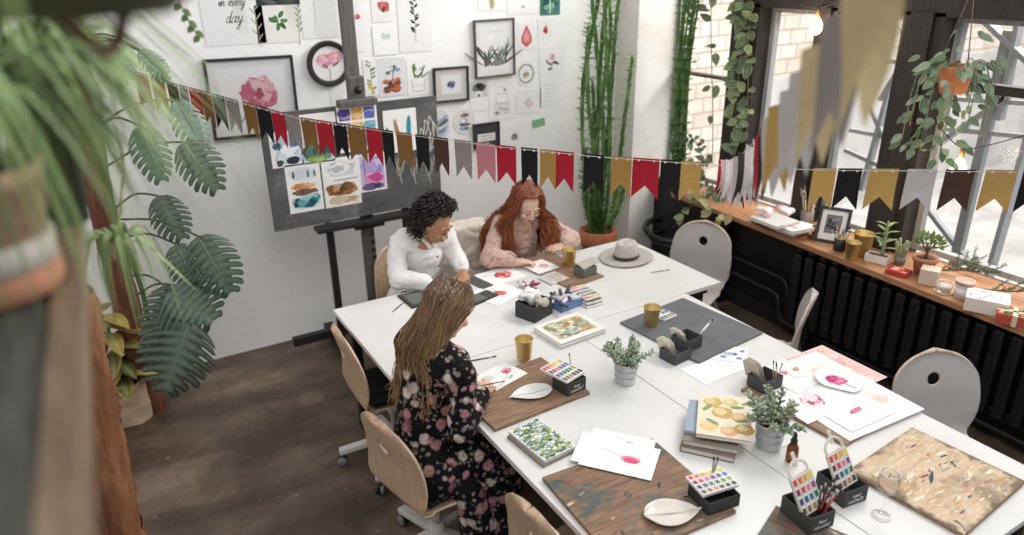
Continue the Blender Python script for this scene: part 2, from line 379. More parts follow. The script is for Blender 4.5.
# ------------------------------------------------------------------ heating along the window wall
IRON = attr_mat('black iron', .38, 0, .2, 25)
def radiator():
    t = thing('cast_iron_radiator', 'long black cast iron radiator under the wooden window sill', 'radiator', (3.98, 1.9, 0))
    for k in range(20):
        y = 2.93-1.9-k*.092; b = MB(); x = -.0
        for dy in (-.024, .024): b.cap((x-.05, dy*.35, .22), (x-.05, dy*.35, .66), .026, .026, 10, IRON, '1d1d1e'); b.cap((x+.045, dy*.35, .22), (x+.045, dy*.35, .66), .026, .026, 8, IRON, '1b1b1c')
        b.ell((x, 0, .70), (.07, .036, .035), m=IRON, col='1f1f20'); b.ell((x, 0, .19), (.07, .036, .035), m=IRON, col='1b1b1c')
        b.box((x, 0, .44), (.1, .02, .46), m=IRON, col='161617'); b.build('radiator_section', t, (0, y, 0))
    b = MB(); b.tube([(0, 1.07, .7), (0, -.78, .7)], .02, 8, IRON, '1a1a1b'); b.tube([(0, 1.07, .19), (0, -.78, .19)], .02, 8, IRON, '1a1a1b')
    for y in (.9, -.6): b.box((0, y, .09), (.08, .03, .18), m=IRON, col='161617')
    b.build('header_pipe', t)
radiator()
def pipes():
    def pipe(name, label, pts, r=.02):
        b = MB(); b.tube(catmull(pts, 5), r, 10, IRON, '202021'); tag(b.build(name), label, 'pipe')
    pipe('heating_pipe', 'upper black heating pipe looping down the dark wall and running under the radiator', [(4.07, 3.62, .40), (4.05, 3.3, .40), (4.05, 3.12, .39), (4.04, 3.06, .32), (4.04, 3.03, .2), (4.03, 2.95, .17), (4.02, 2.4, .165), (3.99, 1.4, .155), (3.98, .3, .15)])
    pipe('heating_pipe', 'lower black heating pipe looping near the floor and running under the radiator', [(4.07, 3.62, .27), (4.05, 3.35, .27), (4.05, 3.17, .26), (4.04, 3.12, .2), (4.04, 3.09, .11), (4.03, 3.0, .085), (4.02, 2.4, .08), (3.99, 1.4, .07), (3.98, .3, .065)])
    b = MB(); b.tube(catmull([(4.07, 4.45, .45), (3.92, 4.42, .47), (3.78, 4.3, .47), (3.72, 4.12, .46), (3.78, 3.98, .46), (4.07, 3.93, .46)], 6), .026, 10, IRON, '1a1a1b')
    b.tube(catmull([(4.07, 4.4, .36), (3.9, 4.36, .37), (3.82, 4.2, .37), (3.86, 4.03, .37), (4.07, 3.98, .37)], 6), .022, 10, IRON, '1a1a1b')
    tag(b.build('pipe_loop'), 'black looped pipe at the corner beside the white pillar', 'pipe')
    b = MB(); b.box((4.06, 3.7, .36), (.07, .06, .72), m=IRON, col='1c1c1d'); b.box((4.05, 3.7, .02), (.1, .1, .04), m=IRON, col='1c1c1d')
    tag(b.build('support_post', bevel=.006), 'black upright support holding the end of the wooden sill', 'support')
pipes()
def lights_and_camera():
    w = bpy.data.worlds.new('sky'); bpy.context.scene.world = w; w.use_nodes = True
    bg = w.node_tree.nodes['Background']; bg.inputs[0].default_value = (.93, .96, 1, 1); bg.inputs[1].default_value = .64
    def area(name, loc, target, size, power, col=(1, 1, 1), sy=None):
        l = bpy.data.lights.new(name, 'AREA'); l.energy = power; l.color = col; l.size = size
        if sy: l.shape = 'RECTANGLE'; l.size_y = sy
        o = bpy.data.objects.new(name, l); COL.objects.link(o); o.location = loc
        o.rotation_euler = (V(target)-V(loc)).to_track_quat('-Z', 'Y').to_euler(); return o
    area('window daylight', (5.6, 2.6, 4.3), (1.8, 2.6, .6), 3.2, 245, (1, .985, .96), 2.2)
    area('overhead fill', (1.2, .6, 4.6), (1.9, 2.6, .7), 3.0, 62, (1, .99, .97))  # added soft fill lamp overhead, out of view; no skylight stands there
    area('courtyard daylight', (9.5, 2.5, 6.5), (9.0, 6.0, 1.6), 4.0, 470, (1, .98, .95))
    c = bpy.data.cameras.new('camera'); o = bpy.data.objects.new('camera', c); COL.objects.link(o)
    c.sensor_width = 36; c.lens = FPX/1024*36; c.clip_start = .02; c.clip_end = 100
    o.matrix_world = Matrix.Translation(CAMP) @ Matrix((RT, -DN, -FW)).transposed().to_4x4()
    c.dof.use_dof = True; c.dof.focus_distance = 3.25; c.dof.aperture_fstop = 1.5
    s = bpy.context.scene; s.camera = o; s.view_settings.view_transform = 'Standard'; s.view_settings.look = 'None'; s.view_settings.exposure = 0
lights_and_camera()
# ================================================================== TABLES, CHAIRS, EASEL
TZ = .74
def m_tabletop():
    t = NT('white table laminate'); v = t.coord(); n = t.noise(v, 3, 5, .6)
    t.link(t.ramp(n, [(.3, 'dad8d5'), (.65, 'e3e1de')]), t.b.inputs['Base Color']); t.link(t.ramp(n, [(.3, (.3,)*3), (.7, (.5,)*3)]), t.b.inputs['Roughness']); return t.m
TOP = m_tabletop()
def table(label, x0, x1, y0, y1, legs, dz=0):
    cx, cy = (x0+x1)/2, (y0+y1)/2; t = thing('work_table', label, 'table', (cx, cy, 0)); b = MB()
    b.box((0, 0, TZ-.0125+dz), (x1-x0, y1-y0, .025), m=TOP); b.build('tabletop', t, bevel=.002)
    b = MB(); w, d = x1-x0, y1-y0
    for s in (-1, 1): b.box((0, s*(d/2-.06), TZ-.05), (w-.12, .03, .045), m=IRON, col='1d1d1e')
    for s in (-1, 1): b.box((s*(w/2-.06), 0, TZ-.05), (.03, d-.12, .045), m=IRON, col='1d1d1e')
    b.build('frame', t)
    for (lx, ly) in legs:
        b = MB(); b.box((lx-cx, ly-cy, .357), (.05, .05, .71), m=IRON, col='19191a'); b.box((lx-cx, ly-cy, .006), (.055, .055, .012), m=IRON, col='0f0f10'); b.build('leg', t, bevel=.004)
table('white work table set crosswise at the back, the two women seated behind it', .975, 3.045, 2.772, 3.645, [(1.06, 2.86), (1.06, 3.56), (2.95, 2.86), (2.95, 3.56)])
table('white work table along which the woman in the floral dress sits', 1.142, 1.946, .8, 2.768, [(1.23, .9), (1.23, 2.66), (1.86, .9), (1.86, 2.66)])
table('white work table nearest the windows, with the paint-stained board and pink flower paintings', 1.950, 2.757, .8, 2.768, [(2.04, .9), (2.04, 2.66), (2.67, .9), (2.67, 2.66)])
PLYW = wood('bent beech veneer', 'cdb197', 'ba987b', 1.5, .45, axis='z', stretch=10)
def m_grey():
    t = NT('grey white lacquer'); n = t.noise(t.coord(), 4, 4); t.link(t.ramp(n, [(.3, 'b5b0ac'), (.7, 'bfbab6')]), t.b.inputs['Base Color']); t.b.inputs['Roughness'].default_value = .5; return t.m
GREYV = m_grey()
def m_edge():
    t = NT('ply edge'); n = t.noise(t.coord(), 60, 3); t.link(t.ramp(n, [(.3, 'c9ab92'), (.7, 'e0c8b2')]), t.b.inputs['Base Color']); t.b.inputs['Roughness'].default_value = .5; return t.m
EDGEW = m_edge()
def shell(mat, name, parent):
    prof = catmull([V((.235, 0, .425)), V((.21, 0, .447)), V((.1, 0, .452)), V((-.06, 0, .44)), V((-.15, 0, .443)), V((-.195, 0, .48)), V((-.205, 0, .56)), V((-.212, 0, .66)), V((-.235, 0, .76)), V((-.265, 0, .86))], 8)
    L = [0]
    for a, b in zip(prof, prof[1:]): L.append(L[-1]+(b-a).length)
    tot = L[-1]
    def at(s):
        s *= tot
        for i in range(len(L)-1):
            if L[i+1] >= s-1e-9: return prof[i].lerp(prof[i+1], (s-L[i])/(L[i+1]-L[i]))
        return prof[-1]
    def half(s):
        kn = [(0, .19), (.12, .205), (.3, .205), (.42, .185), (.5, .185), (.6, .208), (.7, .212), (.85, .2), (1, .185)]
        for (a, p), (b, q) in zip(kn, kn[1:]):
            if s <= b: t = (s-a)/(b-a); t = t*t*(3-2*t); w = p+(q-p)*t; break
        e = .2
        if s > 1-e: k = min(1, (s-1+e)/e); w *= max(.03, (1-k**2.3)**(1/2.3))
        if s < .07: k = 1-s/.07; w *= (1-k**2.5)**.4*.25+.75
        return w
    nu, nv = 64, 130; hs, hr = .835, .03; vs = []; S = []
    for j in range(nv+1):
        s = 1-(1-j/nv)**1.35; p = at(s); w = half(s); cup = .028 if s > .5 else .0
        for i in range(nu+1):
            u = -1+2*i/nu; y = u*w; d = math.hypot(y, (s-hs)*tot); ss, yy = s, y
            if -.0036 < d-hr < .0062 and d > 1e-6: k = hr/d; yy = y*k; ss = hs+(s-hs)*k
            q = at(ss); c = cup*(u*u)*min(1, max(0, (ss-.5)/.15)); sd = .012*u*u if s < .45 else 0
            vs.append(V((q.x+c, yy, q.z+sd))); S.append((yy, ss))
    W = nu+1; fs = []
    for j in range(nv):
        for i in range(nu):
            f = (j*W+i, j*W+i+1, (j+1)*W+i+1, (j+1)*W+i); dd = [math.hypot(S[k][0], (S[k][1]-hs)*tot) for k in f]
            if min(dd) > hr*.985 and max(dd) > hr*1.01: fs.append(f)
    b = MB(); b.add(vs, fs, mat, 'ffffff', True); b.slot(EDGEW); o = b.build(name, parent)
    for p in o.data.color_attributes: pass
    m = o.modifiers.new('thickness', 'SOLIDIFY'); m.thickness = .012; m.offset = 0; m.material_offset_rim = 1; m.use_even_offset = False
    return o
def set_edge(o, c):
    pass
WHITEST = attr_mat('white powder coated steel', .4, 0, .05, 20)
def star_chair(label, loc, rz, pad=False, group=None):
    t = thing('swivel_chair', label, 'chair', loc, rz, group); shell(PLYW, 'seat_shell', t)
    b = MB(); b.lathe([(.018, .2), (.018, .3), (.026, .3), (.026, .2+.21)], 14, m=WHITEST, col='d9d6d1'); b.box((0, 0, .42), (.2, .16, .02), m=IRON, col='2a2a2b'); b.build('gas_column', t)
    b = MB(); b.lathe([(.04, .1), (.045, .14), (.035, .21)], 14, m=WHITEST, col='cfcbc5')
    for k in range(5):
        a = 2*PI*k/5+.3; d = V((math.cos(a), math.sin(a), 0)); A = V((0, 0, .15))+d*.03; B = V((0, 0, .085))+d*.3; b.bar(A, B, .045, .03, WHITEST, 'd6d2cc')
    b.build('star_base', t, bevel=.005)
    for k in range(5):
        a = 2*PI*k/5+.3; d = V((math.cos(a), math.sin(a), 0)); c = d*.29; b = MB()
        for s in (-1, 1):
            sd = V((-d.y, d.x, 0))*s*.014; b.lathe([(.001, -.008), (.024, -.008), (.027, 0), (.024, .008), (.001, .008)], 14, c+V((0, 0, .027))+sd, IRON, '8c8a87' if s > 0 else '2b2a2a', rotm(V((0, 0, 1)), V((-d.y, d.x, 0))))
        b.box(c+V((0, 0, .06)), (.02, .02, .04), m=IRON, col='555351'); b.build('caster', t)
    b = MB(); b.tube([(0, -.02, .4), (.02, -.2, .39), (.03, -.25, .38)], .006, 8, METAL, 'cfccc8'); b.build('height_lever', t)
    if pad:
        b = MB(); b.prism([(.2, -.17), (.2, .17), (-.14, .17), (-.16, .1), (-.16, -.1), (-.14, -.17)], .458, .492, CLOTH, '121213'); b.build('seat_pad', t, bevel=.012)
    return t
def leg_chair(label, loc, rz, group=None):
    t = thing('grey_shell_chair', label, 'chair', loc, rz, group); shell(GREYV, 'seat_shell', t)
    for sx in (1, -1):
        for sy in (1, -1):
            b = MB(); b.tube([(sx*.1, sy*.1, .43), (sx*.19, sy*.19, .2), (sx*.235, sy*.215, .012)], .011, 10, METAL, 'b9b7b4'); b.tube([(sx*.235, sy*.215, .012), (sx*.236, sy*.216, 0)], .014, 10, IRON, '1c1c1c'); b.build('leg', t)
    b = MB(); b.box((0, 0, .43), (.24, .24, .012), m=IRON, col='2c2c2d'); b.build('mounting_plate', t); return t
star_chair('beech swivel chair with a round handle hole, under the woman in the floral dress', (.985, 2.39, 0), .2, True)
star_chair('empty beech swivel chair pushed in at the end of the crosswise white table', (1.1, 3.17, 0), -.03, True)
star_chair('empty beech swivel chair at the table behind the floral dress woman, only its top showing', (1.235, 1.63, 0), .1)
star_chair('beech swivel chair under the woman in the white shirt', (1.6, 3.9, 0), -PI/2+.1)
star_chair('beech swivel chair with a cream coat hung over its back', (2.03, 3.98, 0), -PI/2-.05)
star_chair('beech swivel chair under the red-haired woman', (2.46, 3.98, 0), -PI/2-.05)
leg_chair('grey shell chair facing the far end of the crosswise table, beside the pillar corner', (3.27, 3.25, 0), -2.66)
leg_chair('grey shell chair seen edge-on beside the window radiator, in the middle of its row', (3.0, 2.42, 0), 2.187)
leg_chair('grey shell chair beside the pale paint-stained board, its hole facing the table', (2.975, 1.3, 0), -2.05)
# ------------------------------------------------------------------ easel with blackboard
CHARC = wood('dark grey painted easel wood', '6d6966', '4e4b48', 2, .6, axis='z')
BLK = wood('black painted easel wood', '2b2928', '161515', 2, .5, axis='z')
def m_board():
    t = NT('chalky blackboard'); v = t.coord(); n = t.noise(v, 2.2, 6, .62, .6); n2 = t.noise(t.coord((1, 1, 5), (0, .4, 0)), 5, 5, .6, .3)
    c = t.ramp(n, [(.3, '474747'), (.55, '605f5e'), (.75, '8f8d8a')]); c = t.mix(c, t.ramp(n2, [(.35, (.72,)*3), (.62, (1.05,)*3)]), .8, 'MULTIPLY')
    t.link(c, t.b.inputs['Base Color']); t.b.inputs['Roughness'].default_value = .85; return t.m
BY = 4.42                                          # plane of the blackboard's face
def easel():
    a, b_ = PY(258, 117, BY), PY(438, 94, BY); c, d = PY(440, 200, BY), PY(276, 234, BY)
    base = PY(363, 300, 4.55); cx = base.x
    t = thing('studio_easel', 'tall dark wooden studio easel standing against the white wall', 'easel', (cx, 4.5, 0))
    O = V((cx, 4.5, 0)); m0 = PY(367, 226, 4.47); m1 = PY(346, -6, 4.47)
    b = MB(); b.bar(V((m0.x, 4.47, .12))-O, V((m0.x, 4.47, 2.75))-O, .085, .035, CHARC, up=V((0, 1, 0))); b.build('mast', t, bevel=.004)
    b = MB()
    for k in range(16): b.box((m0.x-cx+.025, -.052, .28+k*.055), (.02, .012, .02), m=BLK)
    b.build('ratchet_strip', t)
    for px in (329, 405):
        g = PY(px, 226 if px < 350 else 209, 4.46); b = MB(); b.bar(V((g.x, 4.46, .1))-O, V((g.x, 4.46, g.z+.02))-O, .045, .035, BLK, up=V((0, 1, 0))); b.build('upright', t, bevel=.003)
        b = MB(); b.box((g.x-cx, -.02, .07), (.07, .62, .06), m=BLK)
        b.build('foot', t, bevel=.006)
    L, R_ = PY(324, 229, 4.4), PY(412, 209, 4.4); z = (L.z+R_.z)/2
    b = MB(); b.box(((L.x+R_.x)/2-cx, -.09, z-.015), (R_.x-L.x+.1, .1, .03), m=BLK); b.build('ledge', t, bevel=.003)
    b = MB(); b.box((m0.x-cx, -.075, z-.05), (.2, .05, .03), m=BLK); b.build('ledge_clamp', t)
    k = PY(357, 88, 4.42); b = MB(); b.box((k.x-cx, -.06, k.z), (.1, .06, .14), m=CHARC); b.box((k.x-cx-.01, -.085, k.z-.085), (.25, .07, .045), m=CHARC)
    b.build('top_clamp', t, bevel=.008); b = MB(); b.lathe([(.022, 0), (.022, .02), (.012, .035)], 14, (k.x-cx, -.09, k.z-.01), IRON, '151515', rotm(V((1, 0, 0)), V((0, -1, 0)))); b.build('knob', t)
    b = MB(); b.box((0, 0, .16), (1.05, .05, .06), m=BLK); b.build('crossbar', t, bevel=.004)
    # blackboard
    x0, x1 = (a.x+d.x)/2, (b_.x+c.x)/2; z0, z1 = (c.z+d.z)/2, (a.z+b_.z)/2
    t2 = thing('blackboard', 'large smudged grey blackboard clamped on the easel, paintings taped to it', 'blackboard', ((x0+x1)/2, BY+.012, (z0+z1)/2))
    b = MB(); b.box((0, 0, 0), (x1-x0, .024, z1-z0), m=m_board()); b.build('board', t2, bevel=.002)
    b = MB(); cc = V(((x0+x1)/2, BY+.012, (z0+z1)/2))
    def chalk(pts, r=.003, col='b9b6a8'):
        q = [PY(x, y, BY-.001)-cc for x, y in pts]; q = catmull(q, 4); b.tube([p for p in q], r, 5, MATTE, col, flat=.4, up=V((0, 1, 0)))
    for x in (398, 412, 427):
        chalk([(x, 150), (x+1, 162), (x+2, 175), (x+4, 184)], .004); 
        for s in (-1, 1): chalk([(x+2, 172), (x+2+s*4, 163), (x+2+s*5, 156)], .003); chalk([(x+1, 176), (x+2+s*3, 170), (x+2+s*2, 158)], .003)
    for x, y in ((421, 128), (425, 120), (429, 116), (433, 122)): chalk([(421, 150), (x-1, y+10), (x, y), (x+5, y+14), (430, 152)], .004, 'cfccc0')
    b.build('chalk_drawing', t2)
easel()
# ================================================================== THE THREE WOMEN
def m_floral():
    t = NT('dark floral cloth'); v = t.coord(); nd = t.node('ShaderNodeTexNoise'); t.link(v, nd.inputs['Vector']); nd.inputs['Scale'].default_value = 30
    mx = t.node('ShaderNodeMix', data_type='VECTOR'); t.link(v, mx.inputs[4]); 
    ad = t.node('ShaderNodeVectorMath', operation='MULTIPLY_ADD'); t.link(nd.outputs['Color'], ad.inputs[0]); ad.inputs[1].default_value = (.022, .022, .022); t.link(v, ad.inputs[2])
    def flowers(scale, r0, r1, keep, cols, base):
        vo = t.node('ShaderNodeTexVoronoi'); vo.inputs['Scale'].default_value = scale; t.link(ad.outputs[0], vo.inputs['Vector'])
        f = t.ramp(vo.outputs['Distance'], [(r0, (1, 1, 1)), (r1, (0, 0, 0))]); sp = t.node('ShaderNodeSeparateColor'); t.link(vo.outputs['Color'], sp.inputs[0])
        k = t.ramp(sp.outputs[1], [(keep, (1, 1, 1)), (keep+.01, (0, 0, 0))]); mk = t.mix(f, k, 1, 'MULTIPLY'); sh = t.ramp(vo.outputs['Distance'], [(0, (.45, .4, .4)), (.12, (1, 1, 1)), (r1, (.75, .75, .75))])
        c = t.mix(t.ramp(sp.outputs[0], cols, 'CONSTANT'), sh, 1, 'MULTIPLY'); pet = t.noise(v, scale*5, 2); c = t.mix(c, t.ramp(pet, [(.35, (.5, .45, .45)), (.55, (1, 1, 1))]), .8, 'MULTIPLY')
        return t.mix(base, c, mk)
    b = flowers(44, .32, .45, .62, [(0, '77796a'), (.4, 'a48f86'), (.7, '8d8278')], '100f12')
    b = flowers(17.5, .34, .48, .72, [(0, 'c78f95'), (.25, 'd9cdbf'), (.5, 'b3897f'), (.65, 'ddc9c2'), (.88, '9c6670')], b)
    t.link(b, t.b.inputs['Base Color']); t.b.inputs['Roughness'].default_value = .9; t.b.inputs['Specular IOR Level'].default_value = .2; return t.m
FLORAL = m_floral()
def frame(f, up=V((0, 0, 1))):
    f = V(f).normalized(); r = f.cross(up).normalized(); return f, r, r.cross(f)       # forward, her right, up
def hand(mb, w, d, n, thumb, curl, col):
    w, d, n = V(w), V(d).normalized(), V(n); n = (n-d*n.dot(d)).normalized(); s = d.cross(n).normalized()*thumb
    mb.ell(w+d*.045, (.048, .036, .016), Matrix((d, s, n)).transposed(), 12, 8, SKIN, col); mb.cap(w-d*.02, w+d*.03, .024, .026, 10, SKIN, col)
    for i, L in enumerate((.068, .076, .07, .055)):
        p = w+d*(.083-.005*abs(i-1.2))+s*(.029-.0185*i); a = curl[i] if hasattr(curl, '__len__') else curl; ang = a*.5; r = .0088-.0006*i
        sp = s*(.1-.07*i)
        for k, q in enumerate((.45, .31, .24)):
            dd = (d*math.cos(ang)-n*math.sin(ang)+sp).normalized(); e = p+dd*L*q; mb.cap(p, e, r, r*.9, 8, SKIN, col); p = e; r *= .9; ang += a
    p = w+d*.022+s*.026; dd = (d*.72+s*.55-n*.35).normalized(); e = p+dd*.042; mb.cap(p, e, .012, .0098, 8, SKIN, col); dd = (dd+d*.5-s*.35-n*.15).normalized(); mb.cap(e, e+dd*.03, .0098, .0082, 8, SKIN, col)
def woman(t, loc, C, look, J, skin, lipc, browc):
    """one fused body: head, neck, trunk, arms with hands, legs; face features as children"""
    f, r, u = frame(look); b = MB(); c = skin; H = Matrix((r, f, u)).transposed()
    b.ell(C+u*.012-f*.012, (.074, .092, .094), H, 18, 12, SKIN, c); b.ell(C+f*.022-u*.045, (.058, .066, .07), H, 16, 10, SKIN, c); b.ell(C+f*.06-u*.098, (.026, .024, .022), H, 10, 8, SKIN, c)
    b.cap(C+f*.088+u*.002, C+f*.106-u*.034, .0085, .0125, 8, SKIN, c)
    for s in (-1, 1):
        b.ell(C+r*s*.075-u*.02-f*.005, (.01, .02, .03), H, 10, 8, SKIN, c); b.ell(C+r*s*.036+f*.07-u*.038, (.024, .02, .022), H, 10, 8, SKIN, c)
        b.cap(C+r*s*.014+f*.088+u*.018, C+r*s*.05+f*.074+u*.016, .007, .006, 8, SKIN, c); b.ell(C+r*s*.032+f*.079-u*.002, (.014, .011, .011), H, 10, 8, SKIN, c)
    b.ell(C+f*.083-u*.066, (.02, .014, .015), H, 10, 8, SKIN, c)
    nb = J['neck']; b.cap(C-u*.07-f*.03, nb, .05, .055, 14, SKIN, c); b.cap(nb, nb.lerp(J['chest'], .35), .058, .09, 14, SKIN, c)
    for k in ('R', 'L'):
        b.cap(nb.lerp(J['chest'], .12), J['sh'+k], .06, .048, 12, SKIN, c); b.cap(J['sh'+k], J['el'+k], .045, .036, 12, SKIN, c); b.cap(J['el'+k], J['wr'+k], .036, .025, 12, SKIN, c)
        hd = J['hd'+k]; hand(b, J['wr'+k], hd[0], hd[1], -1 if k == 'R' else 1, hd[2], c)
        b.cap(J['hip'+k], J['kn'+k], .082, .058, 12, SKIN, c); b.cap(J['kn'+k], J['an'+k], .055, .036, 12, SKIN, c); d = J['kn'+k]-J['hip'+k]; d.z = 0; d.normalize(); b.cap(J['an'+k]-d*.03-V((0, 0, .02)), J['an'+k]+d*.13-V((0, 0, .045)), .034, .026, 10, SKIN, c)
    b.cap(J['shR'].lerp(J['shL'], .22), J['shR'].lerp(J['shL'], .78), .075, .075, 12, SKIN, c); b.cap(J['chest'], J['pelvis'], .118, .112, 14, SKIN, c); b.cap(J['hipR'], J['hipL'], .1, .1, 12, SKIN, c)
    fuse(b, 'body', t, .0048, 3, .4, off=loc)
    for s in (-1, 1):
        m = MB(); m.tube([C+r*s*.014+f*.094+u*.026, C+r*s*.03+f*.091+u*.029, C+r*s*.044+f*.0795+u*.025], [.002, .0035, .0015], 6, MATTE, browc); m.shift(loc).build('eyebrow', t)
        m = MB(); m.tube([C+r*s*.018+f*.0895-u*.006, C+r*s*.031+f*.093-u*.0095, C+r*s*.043+f*.086-u*.006], [.0015, .0026, .0015], 6, MATTE, '2a1c18'); m.shift(loc).build('eye', t)
    m = MB(); m.tube([C+r*-.022+f*.091-u*.066, C+f*.098-u*.063, C+r*.022+f*.091-u*.066], [.002, .0055, .002], 8, SATIN, lipc); m.tube([C+r*-.018+f*.092-u*.071, C+f*.0985-u*.073, C+r*.018+f*.092-u*.071], [.002, .006, .002], 8, SATIN, lipc); m.shift(loc).build('lips', t)
    return f, r, u
def strand(mb, pts, r0, r1, ca, cb, wave=0, waves=5, n=4, ph=0):
    q = catmull(pts, 5); k = len(q); o = []
    for i, p in enumerate(q):
        t = i/(k-1)
        if wave:
            d = (q[min(i+1, k-1)]-q[max(i-1, 0)]).normalized(); a = d.orthogonal().normalized(); bb = d.cross(a); w = wave*min(1, t*2.2)
            p = p+a*w*math.sin(waves*2*PI*t+ph)+bb*w*math.cos(waves*2*PI*t+ph*1.3)
        o.append(p)
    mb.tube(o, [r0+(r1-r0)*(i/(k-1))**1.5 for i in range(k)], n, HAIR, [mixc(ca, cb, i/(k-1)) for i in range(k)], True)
G = lambda a=1.0: rnd.gauss(0, a)
# ---------------- woman in the floral dress
def floral_woman():
    loc = V((.93, 2.38, 0)); t = thing('person', 'woman in a black floral dress with long light brown hair, painting a pink flower', 'person', loc)
    C = V((1.125, 2.44, 1.205)); hd = V((.8, .42, -.33)); side = V((-.23, .97, 0)).normalized(); fw = V((.97, .23, 0)).normalized()
    sc = V((1.03, 2.41, 1.02)); pel = V((.93, 2.38, .56))
    J = dict(neck=V((1.06, 2.43, 1.065)), chest=sc-V((.02, 0, .12)), pelvis=pel, shR=sc-side*.175, shL=sc+side*.175, hipR=pel-side*.09, hipL=pel+side*.09,
        elR=V((1.04, 2.2, .79)), wrR=V((1.245, 2.4, .79)), elL=V((1.06, 2.71, .79)), wrL=V((1.2, 2.635, .775)), knR=V((1.38, 2.38, .53)), knL=V((1.37, 2.56, .53)), anR=V((1.3, 2.36, .09)), anL=V((1.32, 2.58, .09)),
        hdR=((.72, .6, -.1), (.3, -.35, .9), (.9, .8, .8, .8)), hdL=((.85, -.35, -.05), (0, 0, 1), .35))
    f, r, u = woman(t, loc, C, (.82, .3, -.5), J, 'e3b79c', 'b9766d', '6b4a36')
    d = MB(); cl = FLORAL
    d.cap(J['chest']+V((0, 0, .01)), pel, .132, .13, 16, cl); d.cap(sc-side*.1, sc+side*.1, .092, .092, 12, cl); d.cap(J['hipR'], J['hipL'], .125, .125, 14, cl); d.cap(J['neck']-V((.015, 0, .035)), sc-V((0, 0, .03)), .062, .1, 12, cl)
    for k in 'RL':
        d.cap(J['neck'].lerp(J['chest'], .35), J['sh'+k], .07, .062, 12, cl); d.cap(J['sh'+k], J['el'+k], .062, .056, 12, cl); d.cap(J['el'+k], J['wr'+k].lerp(J['el'+k], .08), .057, .042, 12, cl)
        d.cap(J['hip'+k], J['kn'+k], .12, .1, 12, cl); d.cap(J['kn'+k]+V((-.02, 0, -.02)), J['an'+k]+V((-.02, 0, .2)), .1, .12, 12, cl)
    d.cap(V((1.05, 2.2, .5)), V((1.1, 2.17, .2)), .06, .09, 12, cl); d.cap(V((1.2, 2.25, .5)), V((1.22, 2.22, .15)), .07, .09, 12, cl); d.cap(J['knR'], J['knL'], .09, .09, 12, cl)
    fuse(d, 'dress', t, .009, 6, .5, (.008, 14), off=loc)
    h = MB(); Hm = Matrix((r, f, u)).transposed(); h.ell(C-f*.026+u*.024, (.08, .092, .09), Hm, 28, 20, HAIR, '4f3827')
    back = V((-.16, -.04, -.36))
    for i in range(1500):
        az = rnd.uniform(62, 300); a = R(az); t0 = rnd.random(); el = R(rnd.uniform(15, 45))
        dirh = lambda a, e: (f*math.cos(a)+r*math.sin(a)*-1)*math.cos(e)+u*math.sin(e)
        El = lambda a, e, k: C-f*.012+u*.012+(f*math.cos(a)*.1-r*math.sin(a)*.084)*math.cos(e)*k+u*math.sin(e)*.104*k
        side_s = -math.sin(a); p0 = C+u*.116+f*rnd.uniform(-.08, .062)+r*side_s*.004; k = rnd.uniform(1.03, 1.18)
        p1 = El(a, el, k); p2 = El(a*.75+PI*.25, R(rnd.uniform(-30, -10)), k*1.02)
        bk = (1-math.cos(a))/2; lat = side*(-side_s*.0)+r*side_s
        p3 = J['neck']+V((-.115, -.02, .02))+r*side_s*.085+f*.05*(1-bk)*1.2+V((G(.012), G(.012), G(.012)))
        L = rnd.uniform(.55, .84); p4 = J['neck']+V((-.165, -.04, -.12))*L+r*side_s*.08+V((G(.016), G(.02), G(.012)))+f*.06*(1-bk)
        p5 = J['neck']+V((-.2, -.05, -.265))*L+r*(side_s*.07+G(.02))+V((G(.014), G(.02), G(.02)))
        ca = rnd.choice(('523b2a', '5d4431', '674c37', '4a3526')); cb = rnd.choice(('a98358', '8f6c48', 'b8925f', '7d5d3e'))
        if bk < .3: p4 = p3+V((.0, -.01, -.12))+V((G(.01),)*3); p5 = p3+V((.01, -.02, -.22*L))+V((G(.015), G(.015), 0))
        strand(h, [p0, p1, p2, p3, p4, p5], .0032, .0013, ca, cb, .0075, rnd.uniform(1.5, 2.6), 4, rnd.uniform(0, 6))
    h.shift(loc).build('hair', t)
    return J
JF = floral_woman()
